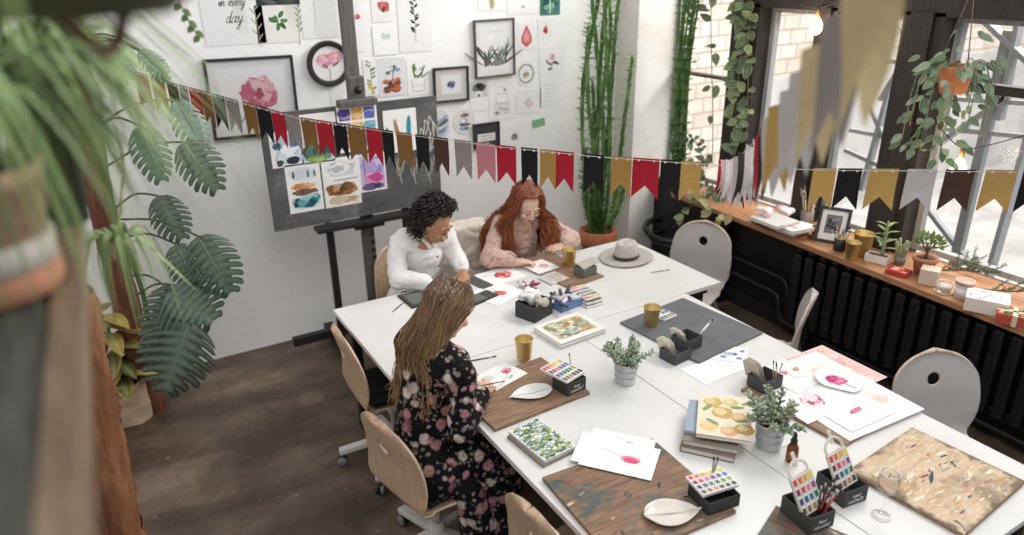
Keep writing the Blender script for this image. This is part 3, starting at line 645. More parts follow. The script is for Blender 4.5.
# ---------------- woman in the white shirt
def shirt_woman():
    loc = V((1.61, 3.92, 0)); t = thing('person', 'woman with dark curly hair in a white shirt, looking down at her painting', 'person', loc)
    C = V((1.655, 3.715, 1.105)); sc = V((1.625, 3.87, .955)); pel = V((1.61, 3.93, .56)); s = V((1, -.08, 0)).normalized()
    J = dict(neck=V((1.635, 3.835, 1.005)), chest=sc-V((0, -.02, .1)), pelvis=pel, shR=sc-s*.165, shL=sc+s*.165, hipR=pel-s*.09, hipL=pel+s*.09,
        elR=V((1.40, 3.72, .795)), wrR=V((1.545, 3.56, .78)), elL=V((1.815, 3.78, .80)), wrL=V((1.785, 3.64, .785)), knR=V((1.5, 3.5, .53)), knL=V((1.7, 3.5, .53)), anR=V((1.5, 3.55, .09)), anL=V((1.7, 3.55, .09)),
        hdR=((.8, -.5, -.05), (0, 0, 1), .4), hdL=((-.35, -.75, -.1), (0, -.2, 1), .7))
    f, r, u = woman(t, loc, C, (.42, -.72, -.55), J, 'b98763', '94594a', '241a17')
    d = MB(); w = 'f4f2f0'
    d.cap(J['chest'], pel, .135, .135, 16, CLOTH, w); d.cap(sc-s*.1, sc+s*.1, .088, .088, 12, CLOTH, w); d.cap(J['hipR'], J['hipL'], .12, .12, 12, CLOTH, w); d.cap(J['neck']+V((0, .01, -.04)), sc, .07, .09, 12, CLOTH, w)
    for k in 'RL': d.cap(J['neck'].lerp(J['chest'], .4), J['sh'+k], .068, .056, 12, CLOTH, w); d.cap(J['sh'+k], J['el'+k], .054, .062, 12, CLOTH, w); d.cap(J['el'+k]+V((0, 0, .012)), J['wr'+k].lerp(J['el'+k], .28)+V((0, 0, .01)), .062, .05, 12, CLOTH, w); d.cap(J['wr'+k].lerp(J['el'+k], .3), J['wr'+k].lerp(J['el'+k], .1), .04, .036, 12, CLOTH, w)
    fuse(d, 'shirt', t, .007, 4, .5, (.011, 14), off=loc)
    m = MB()
    for k, sg in (('R', -1), ('L', 1)):
        p = J['neck']+V((0, -.055, 0)); m.tube(catmull([J['neck']+V((sg*.02, .065, .03)), J['neck']+V((sg*.066, .01, .02)), p+V((sg*.03, -.02, -.03)), p+V((sg*.012, -.04, -.07))], 4), [.014]*13, 6, CLOTH, 'f7f6f4', flat=.5)
    m.shift(loc).build('collar', t)
    for i in range(4):
        m = MB(); m.ell(J['neck']+V((.012+.004*i, -.135-.012*i, -.115-.055*i)), (.007, .004, .007), m=SATIN, col='4a4542'); m.shift(loc).build('button', t)
    tr = MB()
    for k in 'RL': tr.cap(J['hip'+k], J['kn'+k], .1, .075, 12, CLOTH, '33343a'); tr.cap(J['kn'+k], J['an'+k]+V((0, 0, .05)), .075, .06, 12, CLOTH, '33343a')
    fuse(tr, 'trousers', t, .012, 4, off=loc)
    h = MB(); Hm = Matrix((r, f, u)).transposed(); h.ell(C-f*.045+u*.03, (.105, .09, .1), Hm, 16, 10, HAIR, '1b1514')
    cen = C-f*.035+u*.022; n = 0
    while n < 950:
        dv = V((G(), G(), G())).normalized(); fd, ud = dv.dot(f), dv.dot(u)
        if fd > .42 and ud < .62: continue
        if ud < -.62 and fd > -.3: continue
        k = rnd.uniform(.62, 1.0); p = cen+r*dv.dot(r)*.155*k+f*fd*.128*k+u*ud*.145*k
        if ud < -.2: p += V((0, .02, -.05*rnd.random()))
        ax = (dv*.6+V((0, 0, -.8))).normalized(); a = ax.orthogonal().normalized(); bb = ax.cross(a); hr = rnd.uniform(.006, .012); L = rnd.uniform(.03, .06); ph = rnd.uniform(0, 6); tn = rnd.uniform(1.3, 2.4); pts = []
        for j in range(13): q = j/12; pts.append(p+ax*(q-.5)*L+(a*math.cos(ph+tn*2*PI*q)+bb*math.sin(ph+tn*2*PI*q))*hr)
        h.tube(pts, [.0032]*12+[.0015], 4, HAIR, rnd.choice(('1d1614', '281d19', '3a2a22', '15100f')), False); n += 1
    h.shift(loc).build('hair', t)
shirt_woman()
# ---------------- red-haired woman
def red_woman():
    loc = V((2.36, 3.95, 0)); t = thing('person', 'woman with very long wavy red hair in a pale pink blouse, holding a brush', 'person', loc)
    C = V((2.3, 3.735, 1.105)); sc = V((2.33, 3.89, .935)); pel = V((2.36, 3.96, .56)); s = V((1, -.05, 0)).normalized()
    J = dict(neck=V((2.32, 3.85, .995)), chest=sc-V((0, -.02, .1)), pelvis=pel, shR=sc-s*.155-V((0, 0, .012)), shL=sc+s*.155-V((0, 0, .012)), hipR=pel-s*.09, hipL=pel+s*.09,
        elR=V((2.0, 3.7, .80)), wrR=V((2.135, 3.6, .785)), elL=V((2.62, 3.7, .80)), wrL=V((2.53, 3.66, .785)), knR=V((2.25, 3.5, .53)), knL=V((2.45, 3.5, .53)), anR=V((2.25, 3.55, .09)), anL=V((2.45, 3.55, .09)),
        hdR=((.85, -.45, -.05), (-.1, .25, 1), (.8, .8, .85, .9)), hdL=((-.75, .1, 0), (0, -.3, 1), .75))
    f, r, u = woman(t, loc, C, (-.12, -.78, -.5), J, 'e9c2ab', 'c07a70', '8a4b2c')
    d = MB(); w = 'dfbfb0'; pr = lambda c: mixc(w, 'b98d7e', max(0, min(1, (mnoise.noise(c*70)-.18)*5)))
    d.cap(J['chest'], pel, .13, .13, 16, CLOTH, w); d.cap(sc-s*.1, sc+s*.1, .085, .085, 12, CLOTH, w); d.cap(J['hipR'], J['hipL'], .12, .12, 12, CLOTH, w)
    for k in 'RL': d.cap(J['neck'].lerp(J['chest'], .5), J['sh'+k], .066, .052, 12, CLOTH, w); d.cap(J['sh'+k], J['el'+k], .05, .06, 12, CLOTH, w); d.cap(J['el'+k]+V((0, 0, .01)), J['wr'+k].lerp(J['el'+k], .3)+V((0, 0, .01)), .06, .05, 12, CLOTH, w); d.cap(J['wr'+k].lerp(J['el'+k], .3), J['wr'+k].lerp(J['el'+k], .12), .04, .034, 12, CLOTH, w)
    fuse(d, 'blouse', t, .007, 5, .5, (.010, 16), pr, off=loc)
    for k, sg in (('R', -1), ('L', 1)):
        m = MB(); base = J['sh'+k]
        pts = []; 
        for i in range(40):
            a = 2*PI*i/39; rr = .066+.012*math.sin(a*9); pts.append(base+V((sg*.02, 0, -.05))+V((sg*.02*math.cos(a), rr*math.cos(a), rr*math.sin(a)*.6)))
        m.tube(pts, .007, 5, CLOTH, 'e0c1ae', False, .4); m.shift(loc).build('ruffle', t)
    m = MB(); m.tube(catmull([J['neck']+V((-.05, -.02, .02)), J['neck']+V((-.03, -.1, -.07)), J['neck']+V((0, -.14, -.15)), J['neck']+V((.03, -.1, -.07)), J['neck']+V((.05, -.02, .02))], 5), .0018, 5, METAL, '8d7b55'); m.ell(J['neck']+V((0, -.145, -.165)), .01, m=METAL, col='7d6c48'); m.shift(loc).build('necklace', t)
    tr = MB()
    for k in 'RL': tr.cap(J['hip'+k], J['kn'+k], .1, .075, 12, CLOTH, '5a5f6e'); tr.cap(J['kn'+k], J['an'+k]+V((0, 0, .05)), .075, .06, 12, CLOTH, '5a5f6e')
    fuse(tr, 'trousers', t, .012, 4, off=loc)
    h = MB(); Hm = Matrix((r, f, u)).transposed(); h.ell(C-f*.03+u*.026, (.082, .09, .09), Hm, 28, 20, HAIR, '6b3018')
    for i in range(1100):
        az = rnd.uniform(58, 302); a = R(az); ss = -math.sin(a); bk = (1-math.cos(a))/2; k = rnd.uniform(1.04, 1.22)
        El = lambda e, kk: C-f*.01+u*.012+(f*math.cos(a)*.1-r*math.sin(a)*.086)*math.cos(e)*kk+u*math.sin(e)*.104*kk
        p0 = C+u*.118+f*rnd.uniform(-.07, .07); p1 = El(R(rnd.uniform(18, 42)), k); p2 = El(R(rnd.uniform(-35, -15)), k*1.1)
        L = rnd.uniform(.7, 1.05)
        if bk < .52:                                             # falls in front of the shoulders
            p3 = J['neck']+V((-ss*0, 0, 0))+r*ss*rnd.uniform(.1, .2)+V((0, -.055+G(.015), -.03)); p4 = p3+V((0, -.035, -.1*L))+r*ss*rnd.uniform(-.0, .035)+V((G(.014), G(.012), 0)); p5 = p3+V((0, -.045, -.235*L))+r*ss*rnd.uniform(-.03, .03)+V((G(.015), G(.015), 0))
        else:
            p3 = J['neck']+r*ss*.15+V((0, .06+G(.02), -.02)); p4 = p3+V((G(.02), .05, -.14*L))+r*ss*.05; p5 = p3+V((G(.02), .05, -.3*L))+r*ss*.06
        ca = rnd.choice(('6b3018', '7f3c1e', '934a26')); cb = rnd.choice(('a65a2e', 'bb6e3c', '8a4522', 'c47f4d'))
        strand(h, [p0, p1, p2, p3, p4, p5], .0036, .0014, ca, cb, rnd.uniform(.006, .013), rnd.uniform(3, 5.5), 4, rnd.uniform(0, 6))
    h.shift(loc).build('hair', t)
red_woman()
# ================================================================== WHAT LIES ON THE TABLES
T = TZ
BOARDW = wood('oiled oak board', 'a5876b', '6f5340', 2, .6, axis='x')
BOARDS = wood('paint spotted oak board', '9a7a5e', '624937', 2, .6, ('4b5653', 5, '33302c'), axis='x')
BOARDP = wood('paint stained pale board', 'e6cfb0', 'd2b592', 1.2, .7, ('a08a70', 4.2, '5a5a56'), axis='x', stretch=9)
def dark_rim(m):
    t = m.node_tree; n = t.nodes; bs = n['Principled BSDF']; src = bs.inputs['Base Color'].links[0].from_socket
    co = n.new('ShaderNodeTexCoord'); sp = n.new('ShaderNodeSeparateXYZ'); t.links.new(co.outputs['Generated'], sp.inputs[0])
    def mm(op, a, b=None):
        q = n.new('ShaderNodeMath'); q.operation = op
        for i, v in enumerate((a, b)):
            if v is None: continue
            if hasattr(v, 'is_linked'): t.links.new(v, q.inputs[i])
            else: q.inputs[i].default_value = v
        return q.outputs[0]
    e = mm('MINIMUM', mm('SUBTRACT', .5, mm('ABSOLUTE', mm('SUBTRACT', sp.outputs[0], .5))), mm('SUBTRACT', .5, mm('ABSOLUTE', mm('SUBTRACT', sp.outputs[1], .5))))
    nz = n.new('ShaderNodeTexNoise'); nz.inputs['Scale'].default_value = 9; nz.inputs['Detail'].default_value = 5; t.links.new(co.outputs['Generated'], nz.inputs['Vector'])
    e = mm('ADD', e, mm('MULTIPLY', mm('SUBTRACT', nz.outputs['Fac'], .5), .22)); r = n.new('ShaderNodeValToRGB'); r.color_ramp.elements[0].position = .0; r.color_ramp.elements[0].color = (.85,)*3+(1,); r.color_ramp.elements[1].position = .05; r.color_ramp.elements[1].color = (0, 0, 0, 1); t.links.new(e, r.inputs[0])
    mx = n.new('ShaderNodeMix'); mx.data_type = 'RGBA'; t.links.new(r.outputs[0], mx.inputs[0]); t.links.new(src, mx.inputs[6]); mx.inputs[7].default_value = (*lin('6b5442'), 1); t.links.new(mx.outputs[2], bs.inputs['Base Color'])
dark_rim(BOARDP)
BOARDD = wood('dark paint worn board', '7c6858', '4c3f37', 2, .7, ('5c6660', 6, 'a09080'), axis='x')
def board(label, a, b, c, th, mat, z=T, name='wooden_board', art=None):
    o, ang, L, W = rect3(a, b, c, z+th); W = abs(W); t = MB(); t.box((0, 0, -th/2), (L, W, th), m=mat, col='6d7073')
    if art: art(Art(t, .0002), L, W)
    ob = t.build(name, None, o, ang, bevel=.002); tag(ob, label, 'board'); return ob
b1 = board('brown wooden board under the hands of the woman in the floral dress', (495, 429), (590, 391.5), (460, 385), .016, BOARDW)

def paintmarks(A, L, W):
    for k in range(200): A.blob(rnd.uniform(-L*.42, L*.42), rnd.uniform(-W*.42, W*.42), rnd.uniform(.002, .011), rnd.choice(('ead3b4', 'f0e2cc', 'e3c8a2', 'd9b98f', 'e6d3b8', 'efdcc0', 'c9ab88', 'b39a7c', 'd9b098', 'd6a493', 'b5b3ac', 'e9d9c0', 'e3cdb0')), .35, 10, rnd.uniform(1, 3.2), rnd.uniform(.35, .8), rnd.uniform(-.3, .3))
    A.blob(-.03, .0, .022, '4f5a66', .4, 12, 2, .3, .4); [A.blob(rnd.uniform(-L*.4, L*.4), rnd.uniform(-W*.4, W*.4), rnd.uniform(.004, .009), rnd.choice(('4a4744', '55504a', '8f4f48', '6a5a66')), .4, 9, 2.2, .4, rnd.uniform(-.4, .4)) for k in range(9)]
def fewmarks(A, L, W):
    for k in range(26): A.blob(rnd.uniform(-L*.47, L*.47), rnd.uniform(-W*.47, W*.47), rnd.uniform(.003, .012), rnd.choice(('4f5a58', '3d3a36', 'a5907a', '8f4f48', 'c9b49a', '55666a')), .35, 9, rnd.uniform(1, 2.6), .6, rnd.uniform(-.3, .3))
b3 = board('pale wooden board thickly stained with paint, beside the wine glass', (848, 470), (912, 427), (1024, 482), .018, BOARDP, art=paintmarks)
b2 = board('paint-spotted wooden board carrying the red tulip sheets and a palette box', (542, 477), (652, 438), (737, 510), .016, BOARDS, art=fewmarks)
b4 = board('brown wooden board half hidden under the pink flower paintings', (741, 389), (846, 445), (900, 412), .014, BOARDW)
b5 = board('dark worn board under the black boxes at the near table end', (776, 505), (849, 535), (690, 549), .014, BOARDD, art=fewmarks)
b6 = board('brown board under the gold pot in front of the red-haired woman', (569, 287.5), (604, 275.5), (532, 257), .012, BOARDW)
b7 = board('dark grey slate mat under the gold pot and the twin grey boxes', (620, 322), (683, 297.5), (757, 335), .012, SLATE, name='slate_mat')
def sheet(label, a, b, c, z, art=None, col='f7f6f4', name='paper_sheet', cat='paper', curl=0, grp=None):
    o, ang, L, W = rect3(a, b, c, z); sg = 1 if W > 0 else -1; W = abs(W); m = MB()
    m.box((0, 0, -.0004), (L, W, .0008), m=PAPER, col=col)
    if art: art(Art(m, .0002), L, W)
    ob = m.build(name, None, o, ang); tag(ob, label, cat, grp); return ob
PINK = ['e58a9f', 'd9607c', 'eda9b7', 'cf4f6c', 'f2c4cc']; REDS = ['d9695f', 'c94f4a', 'e58a7c', 'ee9f90', 'b94440']
# --- far table
def red_bloom(A, L, W): A.flower(.02, 0, W*.27, REDS, 26, 'a93a36'); A.line([(-.11, .05), (-.06, .04), (-.02, .02)], .003, '7c8a6a')
sheet('white sheet with a large loose red flower, between the two women facing forward', (493, 286.5), (528, 276), (467, 277), T+.002, red_bloom)
def red_tulip(A, L, W): A.flower(.01, -.015, W*.17, REDS, 16); A.line([(-.02, .09), (0, .04), (.01, 0)], .004, '4b5148'); A.line([(.03, .08), (.02, .04), (.01, 0)], .003, '4b5148')
sheet('white sheet with a small red tulip and dark stems, at the curly-haired woman', (498, 306), (527, 291), (477, 290), T+.003, red_tulip)
sheet('grey card lying across the red flower sheet', (483, 289), (494, 285), (467, 278), T+.005, col='5c5c5a', name='grey_card', cat='card')
def pale_fl(A, L, W): A.flower(.02, -.01, W*.22, ['eab1a8', 'e59b95', 'f1cbc2', 'dd8a86'], 16); A.line([(-.08, .04), (-.03, .02), (0, 0)], .003, '6f6a5e')
sheet('white sheet with a faint pink flower under the red-haired woman\'s brush', (539, 274), (560, 267), (513, 268), T+.014, pale_fl)
def sketchbook(label, a, b, c, z, col='2c2c2c'):
    o, ang, L, W = rect3(a, b, c, z); W = abs(W); t = thing('sketchbook', label, 'sketchbook', o, ang); m = MB(); m.box((0, 0, .004), (L, W, .008), m=CLOTH, col=col); m.build('cover', t, bevel=.002)
    m = MB(); m.box((0, 0, .0095), (L*.93, W*.9, .003), m=PAPER, col='4d4f4b'); Art(m, .0112).rect(-L*.4, -W*.35, L*.1, W*.35, '6d7069'); m.build('page', t); return t
sketchbook('dark folio under the forearm of the curly-haired woman', (412, 309), (452, 298), (395, 297), T)
sketchbook('black folio edge behind the painter\'s head, under the tulip sheet', (474, 306.5), (499, 296), (462, 301), T)
def person_painting(A, L, W): A.flower(.045, .01, W*.2, PINK, 18, 'c23f5e'); A.line([(-.02, -.04), (.01, -.03), (.045, 0)], .003, '93a58a'); A.wash(-L*.48, -W*.1, -L*.1, W*.35, ['cfd9de', 'dde4e4'], 10, .015); A.leaf(.005, -.05, .4, .04, .015, 'a5bba0')
sheet('small sheet with a pink camellia, under the floral dress woman\'s hand', (496.5, 390.5), (528, 373), (466, 381.5), T+.0172, person_painting)
def brush(label, a, b, z0, z1=None, hcol='2a2523', r=.0032, name='paintbrush', tip='3a2c24'):
    A = P(*a, z0) if not isinstance(a, V) else a; B = P(*b, z1 if z1 is not None else z0) if not isinstance(b, V) else b
    t = thing(name, label, 'brush', A); d = (B-A); L = d.length; d = d/L
    m = MB(); m.tube([d*0, d*L*.35, d*L*.72], [r*.5, r, r*.8], 8, SATIN, hcol); m.build('handle', t)
    m = MB(); m.tube([d*L*.72, d*L*.86], [r*.85, r*.95], 8, METAL, 'c9c6c0'); m.build('ferrule', t)
    m = MB(); m.tube([d*L*.86, d*L*.93, d*L], [r*.9, r, r*.15], 8, MATTE, tip); m.build('bristles', t); return t
brush('thin dark brush lying on the white table near the curly-haired woman', (392, 312), (406, 300.5), T+.004)
brush('dark brush lying behind the floral dress woman\'s painting', (464, 362), (497, 356), T+.004)
brush('thin grey brush on white table beside the felt hat', (651, 272.5), (670, 269.5), T+.004, hcol='8a8681')
brush('brush held over paper by the red-haired woman', P(508, 253, .86), P(533, 263.5, .757), 0, hcol='463a33')
brush('dark brush in the right hand of the floral dress woman', P(480, 386, .86), P(505, 381, .762), 0, hcol='241f1d')
GOLD = attr_mat('brushed brass', .46, 1, .2, 9)
def gold_pot(label, px, z=T, s=1.0):
    o = P(*px, z) if not isinstance(px, V) else px; t = thing('brass_pot', label, 'pot', o)
    m = MB(); m.lathe([(.001, .003), (.026, .003), (.0275, 0), (.029, .004), (.036, .086), (.038, .088), (.0375, .091), (.035, .088), (.028, .008), (.001, .006)], 28, m=GOLD, col='e0c586'); ob = m.build('cup', t)
    m = MB(); m.tube([(.0372*math.cos(2*PI*i/28), .0372*math.sin(2*PI*i/28), .089) for i in range(29)], .0014, 6, GOLD, 'd8bc78', False); m.build('rim', t); s *= 1.17; t.scale = (s, s, s); return t
gold_pot('brass pot on the brown board in front of the floral dress woman', (524, 358), T+.016)
gold_pot('brass pot on the board beside the red-haired woman', (569, 265.5), T+.012, 1.05)
gold_pot('brass pot standing on the dark slate mat', (651, 325), T+.012)
def open_box(label, px, ang, L, W, h, col='353636', z=T, name='grey_box', cat='box', lettering=False, mat=MATTE):
    o = P(*px, z) if not isinstance(px, V) else px; t = thing(name, label, cat, o, ang); w = .005; m = MB()
    m.box((0, 0, .003), (L, W, .006), m=mat, col=col)
    for s in (-1, 1): m.box((s*(L/2-w/2), 0, h/2), (w, W, h), m=mat, col=col); m.box((0, s*(W/2-w/2), h/2), (L-2*w, w, h), m=mat, col=col)
    m.build('case', t, bevel=.002)
    if lettering:
        m = MB()
        for k, (y, hh, ww) in enumerate(((.6, .012, .3), (.3, .016, .62))):
            a = Art(m, 0); n0 = len(m.v); a.scribble(-L*ww/2, 0, L*ww, hh, 'e8e6e2', .0026, 11 if k else 7, .25)
            for i in range(n0, len(m.v)): v = m.v[i]; m.v[i] = (v[0], -W/2-.0012, h*y+v[1]-hh/2)
        m.build('lettering', t)
    return t
def R2(px1, px2, z=T): d = P(*px2, z)-P(*px1, z); return math.atan2(d.y, d.x)
# dark box with white cloths, and the blue box of tubes beside it
open_box('black box stuffed with white cloths, beside the blue box of paint tubes', (534, 315), R2((533, 331), (552, 320)), .155, .135, .09, '3c3d3c', name='storage_box')
def cloths(label, px, z, cols, n, s, name, cat, sd=.03):
    o = P(*px, z); m = MB()
    for i in range(n):
        c = V((rnd.uniform(-sd, sd), rnd.uniform(-sd, sd), rnd.uniform(-.01, .02))); rt = Matrix.Rotation(rnd.uniform(0, 3), 3, 'Z') @ Matrix.Rotation(rnd.uniform(-.5, .5), 3, 'X'); m.ell(c, (s*rnd.uniform(.7, 1.1), s*rnd.uniform(.6, .9), s*rnd.uniform(.5, .9)), rt, 12, 8, CLOTH, cols[0])
    ob = fuse(m, name, None, .006, 4, .5, (.012, 22)); ob.location = o; tag(ob, label, cat); return ob
cloths('crumpled white cloth poking out of the black box', (531, 297), .825, ['f0eeec'], 11, .046, 'cleaning_cloth', 'cloth', .03)
cloths('crumpled beige cloth in the corner of the black box', (541, 303), .825, ['cdc4b8'], 5, .032, 'cleaning_cloth', 'cloth', .02)
open_box('blue box full of silver paint tubes, behind the thick painted book', (566, 306), R2((552, 318), (582, 306)), .155, .1, .05, '6f8ec4', name='tube_box')
def tube_(label, o, d, c, L=.075, grp='paint tubes heaped in the blue box'):
    t = thing('paint_tube', label, 'paint tube', o, group=grp); M = rotm(d); m = MB(); pr = [(.0105, 0), (.0108, L*.5), (.009, L*.8), (.0045, L*.83)]
    Rz = M @ Matrix(((0, 0, 1), (0, 1, 0), (-1, 0, 0)))
    vs = [];
    m.lathe(pr, 12, m=SATIN, col=c, rot=Rz); m.bar(M @ V((-.004, 0, 0)), M @ V((.004, 0, 0)), .022, .003, METAL, 'c9c9c9'); m.build('tube_body', t); m = MB(); m.lathe([(.006, L*.83), (.006, L*.98), (.001, L)], 10, m=SATIN, col=rnd.choice(('2a2a2c', 'eeeeee', '4a4a4c')), rot=Rz); m.build('screw_cap', t)
for i in range(15):
    q = P(560, 299, .80)+V((rnd.uniform(-.06, .06), rnd.uniform(-.035, .035), rnd.uniform(-.012, .016)))
    tube_('silver or white paint tube lying in the heap in the blue box', q, (G(), G(), rnd.uniform(-.2, .5)), rnd.choice(('e9e8e8', 'd4d4d6', 'f0efee', '55565c', 'c9c7cc', '3c3d42')))
for i in range(6):
    q = P(526, 288, T+.012)+V((rnd.uniform(-.04, .04), rnd.uniform(-.03, .03), .004*i))
    tube_('magenta paint tube in the small pile beside the white palette', q, (G(), G(), .1), rnd.choice(('c2477c', 'a83262', 'e7e4e4', '8a2f5c')), .06, 'magenta paint tubes piled by the palette')
# --- palettes
PC = [['d23b33', 'e1662d', 'e9a02f', 'ead23f', 'f0e06a', 'c9c23c'], ['7c2f3a', 'c93e55', 'd97a8b', '8d4a8a', '4a4f9c', '3a6bb5'], ['2f3f66', '2b5d85', '2f7c80', '2f6b46', '5c8a3f', '8f9a3a'], ['6a4a33', '94633c', 'b98e55', '4a3b34', '39393d', '202226']]
def palette(label, a, b, c, z, rows, cols, th=.012, shuffle=False, pale=0, base='f3f1ee', loc=None, rot=None, size=None, arch=False, grp=None, cols_=None):
    if loc is None: o, ang, L, W = rect3(a, b, c, z); W = abs(W); t = thing('watercolour_palette', label, 'palette', o, ang)
    else: L, W = size; t = thing('watercolour_palette', label, 'palette', loc, rot=rot)
    m = MB(); m.box((0, 0, th*.3), (L, W, th*.6), m=SATIN, col=base); mw = L/(cols*1.02+.6)
    for s in (-1, 1): m.box((s*(L/2-.002), 0, th*.6), (.004, W, th*.9), m=SATIN, col=base); m.box((0, s*(W/2-.002), th*.6), (L-.008, .004, th*.9), m=SATIN, col=base)
    if arch: m.tube(catmull([(-L*.42, W*.48, th*.4), (-L*.4, W*.7, th*.4), (-L*.12, W*.86, th*.4), (L*.12, W*.86, th*.4), (L*.4, W*.7, th*.4), (L*.42, W*.48, th*.4)], 5), .005, 8, SATIN, base); m.box((0, W*.9, th*.4), (.014, .05, .006), m=SATIN, col=base)
    m.build('tray', t, bevel=.001); q = (PC if not cols_ else cols_); pl = [x for r_ in q for x in r_]
    for j in range(rows):
        for i in range(cols):
            x = -L/2+(i+.5)*L/cols; y = W/2-(j+.5)*W/rows; cc = q[j % len(q)][i % 6] if not shuffle else rnd.choice(pl); cc = mixc(cc, 'efe9e6', pale)
            m = MB(); m.box((x, y, th*.75), (L/cols*.78, W/rows*.78, th*.5), m=SATIN, col='f4f2ef'); m.box((x, y, th*.95), (L/cols*.64, W/rows*.64, th*.2), m=SATIN, col=cc); m.build('paint_pan', t)
    return t
open_box('black box under the tilted bright palette, at the end of the brown board', (569, 388), R2((565, 396), (587, 386)), .11, .1, .062, '3a3a39', T+.016, lettering=True)
palette('bright palette resting on the black box, beside the white leaf dish', (567, 384), (585, 373.5), (544, 368.5), T+.089, 4, 6)
open_box('dark box under a palette, on the paint-spotted board', (713, 500), R2((704, 511), (738, 500)), .13, .12, .05, '30302f', T+.016)
palette('palette set on the dark box on the paint-spotted board', (703, 498), (739, 487), (686, 479), T+.07, 4, 6)
palette('small palette of red and blue pans beside the pot on slate', (664, 322), (677, 316.5), (658, 313), T+.013, 2, 4, .01, True)
palette('white palette with pale pans in front of the red-haired woman', (552, 285.5), (569, 279.5), (534, 280), T+.002, 5, 7, .012, True, .55)
palette('palette with rows of orange and purple pans, topmost of three stacked trays', (586, 301.5), (602, 297), (571, 289), T+.032, 5, 6, .01)
palette('white palette tray in the middle of the stack of three', (587, 305.5), (603.5, 301), (572, 292.5), T+.016, 5, 6, .01, True)
palette('white palette tray at the bottom of the stack of three', (587, 309), (604, 304.5), (572, 296), T+.001, 5, 6, .01, True)
a1 = R2((804, 515), (831, 505))
for (lab, px, lab2, off, nb) in (('black lettered box holding palette and many brushes, nearest the table end', (806, 518), 'upright palette with arched top in the black box that also holds brushes', (-.015, .01), 8), ('black lettered box behind, holding only an upright palette', (840, 493), 'upright palette with arched top in the black box without brushes', (-.012, .01), 0)):
    bx = open_box(lab, px, a1, .11, .13, .066, '3f403d', T+(.014 if nb else 0), lettering=True); o = bx.location.copy(); A3 = Matrix.Rotation(a1, 3, 'Z')
    palette(lab2, 0, 0, 0, 0, 4, 4, .012, loc=o+A3 @ V((off[0], off[1], .105)), rot=(R(62), R(-6), a1+.12), size=(.095, .13), arch=True, base='ddd8ce')
    for i in range(nb):
        p0 = o+A3 @ V((.02+rnd.uniform(-.018, .022), rnd.uniform(-.05, -.02), .015)); dv = A3 @ V((rnd.uniform(.1, .55), rnd.uniform(-.1, .25), 1)).normalized()
        bb = brush('brush with coloured handle standing in the near black box', p0+dv*.0, p0+dv*rnd.uniform(.12, .16), 0, hcol=rnd.choice(('b2382f', '2b2b2e', 'e4e2df', '8b8d92', '1f1f22')), r=.0036); bb['group'] = 'brushes in the near black box'
for (pp, lab, grp, n) in (((713, 497), 'brush standing in the palette box on the paint-spotted board', 'brushes by the palette box', 4), ((577, 380), 'single brush standing behind the bright palette on its black box', None, 1)):
    for i in range(n):
        o = P(*pp, T+.03)+V((.03+rnd.uniform(-.02, .02), .05+rnd.uniform(-.01, .01), 0)); b_ = brush(lab, o, o+V((rnd.uniform(-.01, .02), rnd.uniform(-.01, .02), rnd.uniform(.1, .125))), 0, hcol=rnd.choice(('c8c5c0', '8a7f78', 'a8a29a')), r=.003)
        if grp: b_['group'] = grp
# --- twin grey boxes and others with pressed paper pads in them
def pads(label, px, z, ang, L, h, n, col='e3d9c9', tilt=.35):
    o = P(*px, z); t = thing('paper_pad', label, 'paper pad', o, ang); 
    for i in range(n):
        m = MB(); m.prism([(-L/2, 0), (L/2, 0), (L/2, h*.8), (L/2-.02, h), (-L/2+.02, h), (-L/2, h*.8)], 0, .004, PAPER, jit(col, .06)); m.build('leaf_card', t, (0, .012*i, 0), (R(90)-tilt, 0, 0), bevel=.0008)
    return t
g1 = R2((673, 370), (703, 356))
open_box('grey box of paper pads nearest the zinc plant pot', (675, 358), g1, .115, .1, .055, '4c4e4f', T+.002, name='desk_box')
pads('upright cream paper pads in the grey box by the zinc pot', (669, 351), T+.02, g1+1.55, .09, .085, 3)
open_box('grey box holding one pad and a marker, at the edge of the slate', (686, 346), g1, .115, .1, .06, '454748', T+.012, name='desk_box')
pads('leaning cream pads in the grey box with the marker', (680, 340), T+.03, g1+1.5, .09, .07, 2)
m_ = brush('black and white marker leaning out of the grey box', P(699, 335, T+.05), P(713, 319, T+.115), 0, hcol='f0efed', r=.006, name='marker_pen', tip='17181a')
g2 = R2((765, 398), (786, 388))
open_box('grey box with pads and brushes behind the leafy zinc pot', (764, 386), g2, .115, .1, .06, '4a4c4b', T+.014, name='desk_box')
pads('tall cream pads leaning in the grey box beside the pink paintings', (757, 378), T+.03, g2+1.5, .09, .11, 3, 'cdbfae')
for i in range(4):
    o = P(772, 383, T+.03)+V((rnd.uniform(-.015, .02), rnd.uniform(-.02, .01), 0)); b_ = brush('pale brush standing in the grey box beside the pink paintings', o, o+V((rnd.uniform(-.01, .02), rnd.uniform(-.01, .02), .1)), 0, hcol='b9aa96', r=.003); b_['group'] = 'brushes in the grey box'
g3 = R2((574, 279), (597, 271))
open_box('grey-green box with wooden lids behind the hat, on the brown board', (585, 274), g3, .11, .09, .055, '6d716c', T+.012, name='desk_box')
pads('long pale lid leaning from the grey-green box toward the hat', (592, 266), T+.06, g3+.15, .16, .05, 2, 'b9b3a8', 1.1)
